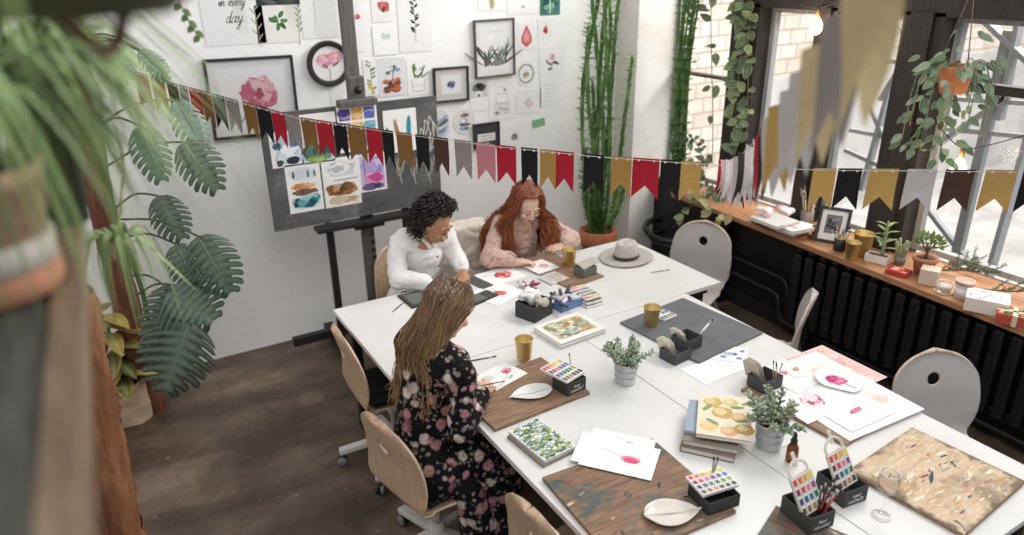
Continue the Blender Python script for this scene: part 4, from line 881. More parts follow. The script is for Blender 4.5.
# --- books
def book(label, a, b, c, z, th, cov, art=None, name='book', cat='book', pages='ebe5da'):
    o, ang, L, W = rect3(a, b, c, z); W = abs(W); t = thing(name, label, cat, o, ang); m = MB(); m.box((0, 0, -.0015), (L, W, .003), m=PAPER, col=cov); m.box((0, 0, -th+.0015), (L, W, .003), m=PAPER, col=cov); m.box((-L/2+.0015, 0, -th/2), (.003, W, th-.006), m=PAPER, col=cov)
    if art: art(Art(m, .0002), L, W)
    m.build('cover', t, bevel=.0008); m = MB(); m.box((.001, 0, -th/2), (L-.006, W-.008, th-.006), m=PAPER, col=pages)
    for k in range(3): m.box((.001, 0, -th/2+(k-1)*th*.2), (L-.005, W-.007, .0006), m=PAPER, col='cfc8bb')
    m.build('pages', t); return t
def meadow(A, L, W):
    A.rect(-L*.49, -W*.49, L*.49, W*.49, 'e9ecea')
    A.wash(-L*.5, -W*.5, L*.5, W*.5, ['8a9a4c', '6d8240', 'b7bb78', '9fb7bd', '6f97ad', 'f2f3ee', 'e8ecea', 'cfd6cf', '4f6a52'], 620, .0075, 1.4)
book('book with a green and blue meadow painting, on the white table edge', (545, 461), (576, 446), (503, 434), T+.026, .012, 'e4e2dc', meadow)
book('plain book beneath the meadow painting book', (543, 465.5), (575, 450), (502, 438), T+.013, .013, '8d8578')
def thickcover(A, L, W): A.rect(-L*.42, -W*.36, L*.42, W*.4, 'd8cfa9'); A.wash(-L*.42, -W*.36, L*.42, W*.4, ['8f9f86', 'a8b49a', 'd4a873', 'c98f5a', 'b3bcb4', 'e2d5b4', '7d8f7c', 'e8e2d6'], 260, .014, 1.5)
book('white book with a hazy green and orange painting, topmost beside the blue box', (561, 344), (606, 328), (538, 325), T+.03, .016, 'f1efec', thickcover)
book('white book beneath the hazy painting book beside the blue box', (561, 347.5), (606, 331), (539, 329), T+.014, .014, 'dedbd6')
def fruits(A, L, W):
    A.rect(-L*.47, -W*.46, L*.47, W*.47, 'e8ddc6')
    for x, y, r_, c in ((-.22, .28, .036, 'd3b474'), (-.03, .05, .042, 'c9aa6c'), (.3, -.02, .034, 'd6a384'), (-.28, -.3, .034, 'd9c089'), (.1, -.36, .034, 'd8a583'), (.38, -.28, .036, 'bd9d63'), (.12, .33, .03, 'd9c78f')): A.blob(x*L, y*W, r_, c, .1, 14, 1.05, 1); A.blob(x*L-.008, y*W+.008, r_*.6, mixc(c, 'f4e7b8', .5), .15)
    for x, y, an in ((.2, -.12, .3), (.33, .3, .5), (-.1, -.25, 2.5), (.1, .2, .2), (-.4, .05, 1)): A.leaf(x*L, y*W, an, .06, .022, '8d9a6b')
book('large book with pears and fruit on its cover, topmost of the tall book stack', (696, 433), (752, 441), (700, 392), T+.085, .018, 'e6dcc8', fruits)
book('blue-grey book, second from the top of the tall book stack', (684, 430), (738, 439), (689, 399), T+.065, .014, '9fabb8')
book('thick taupe book, third in the tall book stack', (682, 440), (738, 450), (692, 406), T+.049, .022, '8f867c')
book('taupe book at the bottom of the tall book stack', (680, 446), (734, 458), (692, 410), T+.026, .025, '7f766c')
# --- sheets on the near tables
def tulip(A, L, W): A.flower(.035, -.005, .026, PINK, 14, 'd55572'); A.blob(.04, -.005, .03, 'e58a9f', .12, 13, 1.25, .75); A.blob(.045, -.01, .02, 'd9607c', .2, 11, 1.4, .7); A.line([(-.08, .03), (-.03, .018), (.01, 0)], .0025, '9a8d86')
def faint(A, L, W): A.flower(.03, .03, .018, ['ecb7b8', 'c98f95', '8f8a78'], 9); A.line([(-.03, .06), (.02, .035)], .002, '9b9284')
sheet('white sheet under the tulip sheet, nearly hidden, its corner by the meadow book', (570, 460), (640, 475), (577.5, 430), T+.0185, faint)
sheet('white sheet behind the tulip sheet with a small faint flower at its edge', (583, 452), (648, 466), (590, 427), T+.0205, faint)
sheet('white sheet with one pink tulip, topmost on the paint-spotted board', (578, 464), (651, 480.5), (592, 435), T+.0225, tulip)
def bluefl(A, L, W):
    for x, y in ((-.2, .1), (.0, .25), (.22, .0), (.3, -.25), (-.05, -.25), (.38, .25), (.1, -.05)): A.flower(x*L, y*W, .016, ['6f86cf', '8fa0db', '4f66b8', 'a9b6e2'], 9)
    A.wash(-L*.3, -W*.2, L*.3, W*.2, ['b9c3a8', 'c5cbe6'], 8, .012)
sheet('sheet with small blue flowers beside the slate mat', (703, 358), (748, 363.5), (704, 343), T+.004, bluefl)
sheet('blank white sheet lying under the blue flower sheet', (706, 385), (752, 366), (686, 367.5), T+.002)
def rosewash(A, L, W): A.rect(-L*.49, -W*.49, L*.49, W*.49, 'f0c9c2'); A.wash(-L*.48, -W*.48, L*.48, W*.48, ['eab5b0', 'f3d3cc', 'e8a9a6', 'f6e2dc', 'efc4bd'], 120, .03)
sheet('pink washed sheet at the far end of the pink flower paintings', (777, 362), (822, 345), (862, 388), T+.004, rosewash)
def peachwash(A, L, W): A.wash(-L*.45, -W*.4, L*.48, W*.45, ['f6e6da', 'f3dccf', 'f7ece4'], 40, .03)
sheet('big pale peach sheet beneath the flower paintings, hanging to the table edge', (850, 441), (925, 409), (775, 365), T+.016, peachwash, 'f9f6f2')
def bigpeony(A, L, W): A.flower(-.02, .0, .058, ['e6a3b4', 'd98aa3', 'f1c9d2', 'b9688a', 'f6e3e4', 'f3dbe0'], 24, 'd9c27a'); A.blob(-.01, .02, .03, 'f4dfe2', .2)
sheet('sheet with a round pink and white peony', (808, 424), (866, 399), (775, 395), T+.0185, bigpeony)
def petal(A, L, W): A.blob(.0, .01, .03, 'cf6f8c', .15, 13, 1.3, .45, .1); A.blob(.01, .01, .02, 'e08aa2', .2, 11, 1.3, .4)
sheet('sheet with a single long pink petal', (852, 432), (897, 412), (827, 408), T+.0195, petal)
def stemfl(A, L, W): A.flower(.0, .03, .02, ['e8a3ad', 'd97f92'], 9); A.line([(0, .03), (.01, -.02), (.05, -.05)], .003, 'b98f8f'); A.flower(.07, .02, .018, ['e2918a', 'c96f70'], 8)
sheet('sheet with thin pink stems beside the grey box', (798, 394), (826, 380), (771, 364), T+.0205, stemfl)
def pinkcarn(A, L, W): A.flower(-.01, .0, .046, ['e06fa0', 'd94f8c', 'ef9fc0', 'c63f78'], 20); A.line([(.02, -.01), (.08, -.03)], .004, '7d8a7d')
def curled(label, px, ang, L, W):
    o = P(*px, T+.022); m = MB(); n = 14
    def fn(u, v): x = (u-.5)*L*(1-.25*(2*v-1)**2); return V((x, (v-.5)*W, .006+.05*max(0, .22-u)**1.2*2+.02*max(0, u-.85)))
    m.grid(fn, n, 10, PAPER, 'faf8f5'); pinkcarn(Art(m, .0075), L, W); ob = m.build('paper_sheet', None, o, ang); tag(ob, label, 'paper')
curled('curling sheet with a bright pink carnation on top of the other paintings', (838, 382), R2((815, 378), (864, 390)), .2, .14)
sheet('small white card leaning by the amber dropper bottle', (777, 449), (790, 444), (773, 438), T+.003, lambda A, L, W: A.rect(.0, -W*.1, L*.3, W*.3, '6f5b63'), name='white_card', cat='card')
# --- vessels
def bottle():
    o = P(791, 461, T); t = thing('dropper_bottle', 'amber glass dropper bottle with black top beside the leafy zinc pot', 'bottle', o); g = NT('amber glass'); g.b.inputs['Base Color'].default_value = (*lin('8a4a14'), 1); g.b.inputs['Roughness'].default_value = .12; g.b.inputs['Transmission Weight'].default_value = .35; n = g.noise(g.coord(), 30); g.link(g.ramp(n, [(.3, '7a3d10'), (.7, '9c561b')]), g.b.inputs['Base Color'])
    m = MB(); m.lathe([(.001, 0), (.016, 0), (.0175, .003), (.0175, .05), (.015, .058), (.008, .064), (.008, .07)], 20, m=g.m); m.build('glass_body', t)
    m = MB(); m.lathe([(.0105, .066), (.0105, .08), (.007, .082), (.0075, .095), (.004, .106), (.001, .107)], 16, m=SATIN, col='1b1b1c'); m.build('dropper_top', t)
    m = MB(); m.lathe([(.0178, .012), (.0178, .04)], 20, m=PAPER, col='9a5a2c'); m.build('paper_label', t); t.scale = (1.22,)*3
bottle()
def wineglass():
    o = P(881, 516, T); t = thing('wine_glass', 'clear stemmed wine glass beside the pale paint-stained board', 'glass', o); g = m_glass('clear drinking glass', .05)
    m = MB(); m.lathe([(.001, .004), (.03, .002), (.033, 0), (.033, .002), (.005, .008), (.0035, .02), (.0035, .085), (.012, .094), (.03, .11), (.036, .135), (.034, .165), (.031, .18), (.0298, .18), (.0325, .165), (.0345, .135), (.0285, .112), (.01, .097), (.001, .095)], 32, m=g); m.build('bowl_and_stem', t)
    m = MB(); m.tube([(.0305*math.cos(2*PI*i/32), .0305*math.sin(2*PI*i/32), .18) for i in range(33)], .0011, 6, GLOSS, 'f4f4f4', False); m.build('rim', t)
wineglass()
def leaf_dish(label, tip, tail, wid, z, col, mid=.5):
    A, B = P(*tail, z), P(*tip, z); o = (A+B)/2; L = (B-A).length; ang = math.atan2((B-A).y, (B-A).x); t = thing('leaf_dish', label, 'dish', o, ang); m = MB()
    def hw(u): return wid*(math.sin(PI*u**.8)**.75)*(1 if u > .03 else .6)
    def fn(u, v): w = max(hw(u), .002); q = 2*v-1; return V(((u-.5)*L, q*w, .004+.012*abs(q)**3*min(1, w/.03)+.008*abs(2*u-1)**4))
    m.grid(fn, 22, 12, GLOSS, col); m.build('dish', t, solid=.003); m = MB(); m.tube([(-L*.47, 0, .014), (0, 0, .0075), (L*.46, 0, .014)], [.001, .0018, .0008], 6, GLOSS, mixc(col, '8a857c', .35)); m.build('midrib', t)
    m = MB(); m.tube([(L*.48, 0, .013), (L*.56, .006, .013)], [.005, .003], 8, GLOSS, col); m.build('stem_handle', t); return t
leaf_dish('white leaf-shaped dish on the brown board by the bright palette', (511, 399), (552, 390), .058, T+.016, 'eceae7')
leaf_dish('cream leaf-shaped dish on the paint-spotted board', (699, 512), (644, 518), .066, T+.016, 'ddd6ca')
# --- small plants in zinc pots
ZINC = attr_mat('zinc', .45, .6, .2, 30)
def zinc_plant(label, px, s, seed):
    r_ = random.Random(seed); o = P(*px, T); t = thing('potted_succulent', label, 'plant', o); s *= 1.2; t.scale = (s, s, s)
    m = MB(); m.lathe([(.001, 0), (.033, 0), (.034, .003), (.041, .078), (.0435, .08), (.0435, .084), (.039, .083), (.037, .07), (.001, .068)], 26, m=ZINC, col='d4d6d8')
    for z in (.03, .055): m.tube([((.0345+.09*z)*math.cos(2*PI*i/26), (.0345+.09*z)*math.sin(2*PI*i/26), z) for i in range(27)], .0012, 5, ZINC, 'c3c6c9', False)
    m.build('zinc_pot', t); m = MB(); m.lathe([(.001, .074), (.038, .072)], 16, m=MATTE, col='3a2f28'); m.build('soil', t)
    for k in range(22):
        a = r_.uniform(0, 2*PI); ln = r_.uniform(.055, .1); tl = r_.uniform(.1, 1.3); d = V((math.cos(a)*tl, math.sin(a)*tl, 1)).normalized(); p0 = V((math.cos(a)*.02, math.sin(a)*.02, .074)); m = MB(); c0 = r_.choice(('a3b298', 'b9c4ab', '8d9d82', 'adb9a2'))
        pts = [p0+d*ln*q+V((0, 0, -.02*tl*q*q)) for q in (0, .35, .7, 1)]; m.tube(pts, .0022, 5, LEAF, '7d8a6c')
        for j in range(15):
            q = .15+.85*j/14; b = pts[0].lerp(pts[-1], q)+V((0, 0, .004)); aa = j*2.4+a; e = d.orthogonal().normalized(); e2 = d.cross(e); dd = (e*math.cos(aa)+e2*math.sin(aa)+d*.75).normalized(); L = .017*(1.1-.4*q)
            m.ell(b+dd*L*.6, (L*.75, .0052, .0032), rotm(dd), 6, 4, LEAF, jit(c0, .18))
        m.build('leafy_stem', t)
zinc_plant('grey-green succulent in zinc pot alone on the white table', (625, 382), 1.1, 3)
zinc_plant('grey-green succulent in zinc pot beside the tall book stack', (768, 446), 1.15, 5)
# --- felt hat
def hat():
    o = P(626, 258, T); t = thing('felt_hat', 'pale grey felt hat with dark band lying on the white table', 'hat', o, .3); F = attr_mat('felt', .95, 0, .12, 90, .2, .2, .3); m = MB()
    def brim(u, v): a = 2*PI*u; r0 = .082+.09*v; return V((r0*math.cos(a)*1.08, r0*math.sin(a)*.95, .006+.012*v*v*abs(math.sin(a))**2+.003*v*math.cos(2*a)))
    m.grid(brim, 40, 6, F, 'b9b5a9'); m.build('brim', t, solid=.004); m = MB()
    def crown(u, v):
        a = 2*PI*u; prof = [(.08, 0), (.079, .03), (.075, .065), (.066, .098), (.05, .112), (.026, .108), (.001, .1)]; i = min(int(v*6), 5); f = v*6-i; r0 = prof[i][0]*(1-f)+prof[i+1][0]*f; z = prof[i][1]*(1-f)+prof[i+1][1]*f
        x, y = r0*math.cos(a)*1.1, r0*math.sin(a)*.92; z -= .03*math.exp(-(y/.02)**2)*max(0, (v-.55)/.45)*(1.0); y *= 1-.28*max(0, x/.09)*max(0, v-.2); return V((x, y, .006+z))
    m.grid(crown, 40, 18, F, 'c9c5ba'); m.build('crown', t, sub=1); m = MB(); m.grid(lambda u, v: V(((.083-.002*v)*math.cos(2*PI*u)*1.1, (.083-.002*v)*math.sin(2*PI*u)*.93, .007+.024*v)), 40, 1, CLOTH, '4b4742'); m.build('hat_band', t)
hat()
# --- coat on the chair between the women
def coat():
    m = MB(); c = V((2.025, 4.19, .8))
    m.cap(c+V((-.17, .0, .07)), c+V((.17, 0, .07)), .035, .035, 12, CLOTH, 'ddd3c6'); m.cap(c+V((-.18, -.03, .02)), c+V((-.2, -.04, -.3)), .05, .06, 12, CLOTH, 'ddd3c6'); m.cap(c+V((.17, -.03, .02)), c+V((.18, -.04, -.3)), .05, .06, 12, CLOTH, 'ddd3c6')
    for x in (-.14, -.1, -.06, -.02, .02, .06, .1, .14): m.cap(c+V((x, -.035, .045)), c+V((x, -.05, -.28)), .036, .042, 12, CLOTH, 'ddd3c6'); m.cap(c+V((x, .05, .04)), c+V((x, .06, -.36)), .036, .05, 12, CLOTH, 'ddd3c6')
    ob = fuse(m, 'cream_coat', None, .009, 8, .5, (.011, 13)); tag(ob, 'cream woollen coat draped over the beech chair between the two women', 'coat')
coat()
# ================================================================== PICTURES ON THE WALL AND ON THE BLACKBOARD
WY = 4.85
def wrect(x0, y0, x1, y1, Y):                 # image box -> centre, size on a plane parallel to the picture wall
    a, b = PY(x0, (y0+y1)/2, Y), PY(x1, (y0+y1)/2, Y); c, d = PY((x0+x1)/2, y0, Y), PY((x0+x1)/2, y1, Y)
    return V(((a.x+b.x)/2, Y, (c.z+d.z)/2)), b.x-a.x, c.z-d.z
def wsheet(label, box, art=None, col='eeeceb', roll=0, Y=WY, off=.002, name='paper_picture', cat='picture', shape=None, grp=None):
    o, L, W = wrect(*box, Y-off); m = MB()
    if shape == 'oval': m.prism([(L/2*math.cos(2*PI*i/32), W/2*math.sin(2*PI*i/32)) for i in range(32)], -.001, 0, PAPER, col=col)
    else: m.box((0, 0, -.0005), (L, W, .001), m=PAPER, col=col)
    if art: art(Art(m, .0002), L, W)
    ob = m.build(name, None, o, (R(90), 0, 0)); ob.rotation_euler = (R(90), R(-roll), 0); tag(ob, label, cat, grp); return ob
FRB = wood('black picture frame wood', '34302d', '1d1a18', 3, .45, axis='x')
def framed(label, box, fw, art, mat_='f0eeec', inner='faf9f8', mount=.16, fm=None, roll=0, depth=.025, glass=True):
    o, L, W = wrect(*box, WY-depth); t = thing('framed_picture', label, 'framed picture', o, rot=(R(90), R(-roll), 0)); fm = fm or FRB; m = MB()
    for s in (-1, 1): m.box((s*(L/2-fw/2), 0, -depth/2+.004), (fw, W, depth), m=fm); m.box((0, s*(W/2-fw/2), -depth/2+.004), (L-2*fw, fw, depth), m=fm)
    m.build('frame', t, bevel=.002); m = MB(); m.box((0, 0, -.012), (L-2*fw, W-2*fw, .002), m=PAPER, col=mat_); k = 1-mount; m.box((0, 0, -.0105), ((L-2*fw)*k, (W-2*fw)*k, .0016), m=PAPER, col=inner)
    art(Art(m, -.0095), (L-2*fw)*k, (W-2*fw)*k); m.build('print', t)
    if glass: m = MB(); m.poly([(-L/2+fw, -W/2+fw, -.004), (L/2-fw, -W/2+fw, -.004), (L/2-fw, W/2-fw, -.004), (-L/2+fw, W/2-fw, -.004)], GLASS); m.build('glazing', t)
    return t
INK = '3c3b3d'; GRN = ['6f8a5c', '8aa276', '567247', 'a3b592']
def peony(A, L, W): A.flower(.04, .02, L*.3, ['dd9aa8', 'cf7f92', 'e8b5bf', 'c9718a', 'eec7cc'], 34, 'b95f78'); A.line([(.0, -.02), (-.04, -.07), (-.09, -.15)], .006, '6d6a55'); A.flower(-.03, -.05, .03, ['8a7a5c', '9a8f6e'], 5)
framed('large black-framed print of one pink peony, beside the monstera', (208, 57, 297, 137), .016, peony, 'e9e8e8', 'f1f0f0', .2, roll=-1)
def roundframe():
    o, L, W = wrect(308, 40, 350, 87, WY-.02); t = thing('round_framed_picture', 'round dark-framed picture of two pink peonies behind the easel mast', 'framed picture', o, rot=(R(90), 0, 0)); r_ = W/2*.98; m = MB()
    m.lathe([(r_*.76, -.015), (r_*.76, .0), (r_*.82, .012), (r_*.88, .006), (r_*.93, .016), (r_, .008), (r_, -.018)], 48, m=FRB); m.build('frame', t); m = MB(); m.prism([(r_*.77*math.cos(2*PI*i/40), r_*.77*math.sin(2*PI*i/40)) for i in range(40)], -.008, -.004, PAPER, col='efedec')
    A = Art(m, -.003); A.flower(-.035, .02, .055, ['e3a3b0', 'd98fa0', 'eec3cb'], 16); A.flower(.04, .03, .055, ['e3a3b0', 'd98fa0', 'eec3cb'], 16); A.line([(0, -.11), (0, -.03)], .004, '7a7a6c'); A.leaf(-.01, -.03, 2.4, .045, .014, '6a7470'); A.leaf(.02, -.02, .6, .05, .014, '6a7470'); m.build('print', t)
roundframe()
GLY = dict(e='0,.3 .35,.55 .5,.85 .3,1 .1,.7 .15,.2 .4,0 .7,.3', n='0,.3 .15,1 .15,0 .3,.7 .5,1 .6,.7 .6,.1 .75,0 .9,.3', i='0,.3 .2,1 .2,.15 .3,0 .5,.3', v='0,.6 .15,1 .3,.1 .4,0 .6,.9 .8,.9', r='0,.3 .2,1 .3,.8 .5,.85 .45,.2 .55,0 .75,.3',
    y='0,.6 .15,1 .2,.3 .4,.05 .6,.5 .65,1 .6,.2 .5,-.8 .3,-1 .2,-.7 .5,-.1 .85,.3', d='.6,.8 .4,1 .1,.7 .05,.2 .25,0 .5,.3 .65,1.9 .6,.3 .7,0 .9,.3', a='.6,.85 .4,1 .1,.7 .05,.2 .25,0 .5,.3 .65,.95 .6,.2 .75,0 .95,.3', b='0,.3 .25,1.3 .3,2 .15,1.6 .15,.1 .4,0 .6,.4 .45,.9 .6,.7 .9,.6', u='0,.6 .15,1 .15,.2 .35,0 .55,.4 .6,1 .6,.2 .75,0 .95,.3', t='0,.3 .3,1 .35,1.9 .3,.3 .45,0 .7,.3')
def script(A, word, cx, y, xh, col=INK, slant=.35, lw=.0045):
    x = 0; out = []
    for ch in word:
        if ch == ' ': x += .7; continue
        pts = [tuple(float(q) for q in p.split(',')) for p in GLY[ch].split()]; out.append([(x+p[0], p[1]) for p in pts])
        if ch == 'i': out.append([(x+.25, 1.4), (x+.3, 1.5)])
        if ch == 't': out.append([(x+.05, 1.35), (x+.6, 1.4)])
        x += max(p[0] for p in pts)*.92
    for st in out:
        q = [(cx+(p[0]-x/2+p[1]*slant)*xh, y+p[1]*xh, 0) for p in st]; q = catmull(q, 5) if len(q) > 2 else [V(p) for p in q]
        A.line([(p.x, p.y) for p in q], [lw*(.45+.75*abs(math.sin(i*.55))) for i in range(len(q))], col)
def callig(A, L, W):
    for (tx, y, s) in (('beauty', .24, .034), ('in every', .03, .028), ('day', -.2, .038)): script(A, tx, .0, y*W, s)
wsheet('white poster with three lines of black script lettering', (200, -30, 262, 45), callig, 'f0efee', off=.003)
def bot3(A, L, W):
    for i in range(7): A.leaf(-.13, -.09+.03*i, 2.3 if i % 2 else .9, .05, .008, 'a9a88c')
    A.line([(-.12, -.13), (-.135, .1)], .004, '9c9a80')
    for a in range(7): A.leaf(.0+.012*math.cos(a), .02+.02*math.sin(a*2), a*.9, .05, .026, rnd.choice(['4f7a4a', '3d6840', '64905a']))
    A.line([(.12, -.13), (.13, .12)], .004, '8a8a6c')
    for i in range(9): A.leaf(.128, -.05+.018*i, 2.2 if i % 2 else .95, .035, .008, '8b8f78')
wsheet('cream sheet with three painted herb sprigs', (256, 5, 300, 43), bot3, 'ece9e4', off=.003, roll=-1)
wsheet('dark photograph pinned above the herb sprig sheet', (255, -14, 299, 5), lambda A, L, W: A.wash(-L*.5, -W*.5, L*.5, W*.5, ['4a4d4f', '35383a', '62666a'], 20, .04), '3a3d40', off=.004)
def faintbot(A, L, W): A.rect(-L*.18, -W*.5, L*.3, W*.5, 'e3e2e1'); A.line([(-.07, .2), (-.05, .05), (-.06, -.15)], .004, 'b5b6b2'); A.line([(-.03, .2), (-.055, .03)], .003, 'b5b6b2')
wsheet('pale sheet with a faint grey stem, beside the easel mast', (300, -20, 344, 38), faintbot, 'edecea', off=.003)
wsheet('sheet with a coral rose, its upper part out of view', (371, -14, 392, 22), lambda A, L, W: A.flower(.01, -.02, .045, ['d9776f', 'c95f5a', 'e59a90', '4b4549'], 18), 'f1efee', off=.003)
wsheet('narrow white sheet with a red blot right beside the easel mast', (353, -10, 364, 52), lambda A, L, W: A.flower(-.005, .03, .022, ['d6606b', 'c5454f', 'e08b90'], 9), 'f1f0ef', off=.003)
wsheet('small white card with pale green brush strokes', (373, 25, 397, 55), lambda A, L, W: A.wash(-L*.3, 0, L*.3, W*.3, ['c3ddc4', 'd6e8d5', 'a9cdb0'], 9, .015), 'f6f5f4', off=.005)
def blackbot(A, L, W):
    A.line([(0, -.13), (.005, 0), (-.005, .1), (-.02, .17)], .003, INK)
    for i in range(12): A.leaf(0, -.06+.02*i, rnd.choice((.6, 2.5))+rnd.uniform(-.3, .3), .038, .017, rnd.choice(('4a4e50', '6c7174', '33373a')))
wsheet('tall white sheet with a black ink eucalyptus branch', (398, -6, 431, 52), blackbot, 'efeeed', off=.003)
def lemons(A, L, W):
    A.line([(0, -.12), (.0, .1)], .004, '7d8a5c')
    for i in range(8): A.leaf(0, -.08+.025*i, rnd.choice((.5, 2.6)), .04, .014, rnd.choice(GRN))
    for i in range(4): A.blob(rnd.uniform(-.02, .02), -.1+.02*i, .012, 'd9b85a', .15)
wsheet('narrow sheet with a yellow flowering sprig beside the easel mast', (364, 59, 378, 96), lemons, 'f1f0ee', off=.003)
def skates(A, L, W):
    A.rect(-L*.48, -W*.48, L*.48, W*.48, 'e3e3e4'); A.wash(-L*.4, -W*.45, L*.35, -W*.02, ['c9714f', 'b55a3d', '7a4a3c', 'd99a78', '4b4a4e'], 34, .018); A.wash(-L*.3, W*.0, L*.4, W*.3, ['8fa3ad', 'cfd3d4', '6f7c84', 'e9e9e8'], 14, .016); A.line([(.02, .08), (.0, -.02), (-.05, -.08)], .006, '3d3a3c')
wsheet('photo-like painting with orange shapes above the blackboard', (378, 57, 406, 96), skates, 'f4f3f2', off=.004)
def vase(A, L, W):
    for i in range(14): A.leaf(rnd.uniform(-.03, .03), -.01, rnd.uniform(.6, 2.5), rnd.uniform(.06, .11), .012, rnd.choice(GRN))
    A.flower(.0, .03, .03, ['f2f0ea', 'e5e3d8'], 6); q = [(-.05, -.02), (-.045, -.1), (.045, -.1), (.05, -.02)]; A.line(q, .003, INK); A.line([(-.05, -.06), (.05, -.06)], .002, '8d9599')
wsheet('ink drawing of a square vase with green stems', (407, 58, 429, 95), vase, 'f4f3f1', off=.003)
def bluepur(A, L, W): A.flower(.0, .0, L*.22, ['6f7ba5', '8c93b8', '4b5077', 'a8a0b5', '5a5560'], 14, '35364d')
framed('small black-framed print with a blue-violet flower', (434, 67, 469, 102), .014, bluepur, 'dedad5', 'f1f0ef', .38, roll=-1)
def succ(A, L, W):
    for i in range(24): a = rnd.uniform(.5, 2.6); A.leaf(rnd.uniform(-L*.4, L*.4), -W*.38, a, rnd.uniform(.1, .2), .014, rnd.choice(('5f6a66', '7f8a86', 'a3aba8', '49524f')))
    for i in range(10): A.leaf(rnd.uniform(-L*.4, L*.4), -W*.4, rnd.uniform(.2, 2.9), .07, .02, rnd.choice(('6b7471', '8d9592'))); 
    A.blob(-.03, W*.25, .03, 'ffffff', .2); A.scribble(-.04, W*.36, .1, .02, 'a5a5a5', .002, 8)
framed('dark-framed print of grey spiky succulent leaves', (475, 19, 515, 77), .012, succ, 'f3f2f1', 'f6f5f4', .2, fm=wood('taupe frame wood', '6b625c', '3f3936', 2, .5), roll=.5)
def abst(A, L, W): A.rect(-L*.48, -W*.05, L*.48, W*.48, 'cfcfd0'); A.wash(-L*.48, W*.1, L*.48, W*.48, ['4c4b4d', '2f2f31', '77787b'], 14, .022); A.blob(.0, .01, .03, 'eeeef0', .12); A.flower(0, .005, .017, ['7b8791', '9aa5ae', '58636d'], 7)
wsheet('sheet with a dark abstract wash and a pale disc, beside the small black frame', (470, 81, 488, 111), abst, 'f2f1f0', off=.003)
def agate(A, L, W):
    for i, c in enumerate(('aebac4', '7b8b9a', 'd3d9dd', '566471', '9aa8b4', 'e5e8ea')): A.blob(rnd.uniform(-.01, .01), (i-2.5)*W*.12, L*.36, c, .15, 12, 1.1, .35, .5)
wsheet('oval blue-grey agate painting at the blackboard corner', (434, 110, 450, 139), agate, 'dfe3e6', shape='oval', off=.003)
def lake(A, L, W): A.wash(-L*.25, W*.18, L*.25, W*.34, ['b38a6a', '8d6b52', 'c9a98c'], 8, .016); A.wash(-L*.32, -W*.05, L*.32, W*.12, ['cfd6da', 'e9ebec', '9fadb6'], 10, .018); A.wash(-L*.36, -W*.2, L*.36, -W*.05, ['6d6250', '8a7a60', '53606b'], 10, .014); A.wash(-L*.25, -W*.36, L*.25, -W*.2, ['8fb0be', 'b9cdd5', '5f7d8c'], 9, .014)
wsheet('round landscape painting with brown hills and a blue lake', (453, 109, 475, 134), lake, 'e4e3e1', shape='oval', off=.003)
def typew(A, L, W):
    for i in range(5): A.scribble(-L*.35, -W*.38+i*.018, L*.7, .012, '6a6c70', .0022, 14)
    A.line([(-.05, -.02), (-.045, .05), (.05, .05), (.055, -.02), (-.05, -.02)], .003, '55575b'); A.wash(-L*.38, -W*.42, L*.38, -W*.15, ['b9bdc2', '8b9096', 'd6d8da'], 12, .012); A.scribble(-.03, W*.33, .07, .01, '8a8a8c', .0018, 9); A.blob(.03, .075, .012, '9a9ea3', .2)
wsheet('grey ink drawing of a typewriter', (489, 81, 514, 119), typew, 'f1f0ef', off=.003)
def drop(A, L, W): 
    for k, c in ((1, 'c9575a'), (.75, 'dd8484'), (.45, 'e9a9a4')): A.mb.poly([(x*L*.5*k, y*W*.5*k, A.z+.00001) for x, y in ((0, 1), (.45, .45), (.85, -.15), (.75, -.6), (0, -1), (-.75, -.6), (-.85, -.15), (-.45, .45))], PAPER, c); A.z += .00001
    A.line([(0, W*.45), (0, -W*.45)], .002, '9c4448')
def cutout(label, box, art, shape=None, col='f0efee'): return wsheet(label, box, art, col, off=.0025, shape=shape)
cutout('white card painted with a big red faceted drop', (518, 22, 535, 50), lambda A, L, W: drop(A, L*.75, W*.8))
cutout('small white card with an orange-red pear-shaped charm', (538, 18, 553, 38), lambda A, L, W: (A.blob(0, -.015, .026, 'cf6a4e', .2, 12, .8, 1.1), A.blob(.0, -.02, .014, '8c3e35', .3), A.line([(0, .0), (.008, .04)], .005, '5c6063')))
def rose(A, L, W): A.flower(0, .04, .03, ['e2a0a4', 'd98b92', 'eec2c2'], 12); A.line([(0, .01), (.0, -.1)], .003, '8d9a8d'); [A.leaf(x, y, a, .045, .02, c) for x, y, a, c in ((0, -.005, .3, '4c5450'), (.02, .0, -.3, '3d4543'), (0, -.02, 2.6, '6d7a70'), (0, -.04, 3.4, '55625a'), (-.03, -.01, 2.2, '8d9a90'))]
cutout('white sheet with one pink rose and dark leaves', (539, 47, 565, 78), rose)
def wreath(A, L, W):
    for i in range(18): a = 2*PI*i/18; A.leaf(L*.36*math.cos(a), W*.36*math.sin(a), a+1.7, .03, .013, rnd.choice(('6f7f78', '8d9c92', 'a9b3a6')))
    A.flower(0, -.01, .03, ['c9a56a', 'b3905a', 'dcc596', '8d8a78'], 9)
cutout('round card with a grey-green wreath and ochre flower', (516, 61, 536, 86), wreath, 'oval')
cutout('white sheet with a pale mauve blossom', (516, 90, 541, 113), lambda A, L, W: A.flower(.0, -.01, .045, ['dcc6d2', 'cdb3c4', 'e8dae1'], 16))
def textsh(A, L, W): 
    for i in range(5): A.scribble(-L*.3, W*.28-i*W*.15, L*(.55 if i % 2 else .45), .012, '8fa9b5', .002, 11)
cutout('white sheet with lines of pale blue handwriting', (540, 79, 560, 106), textsh)
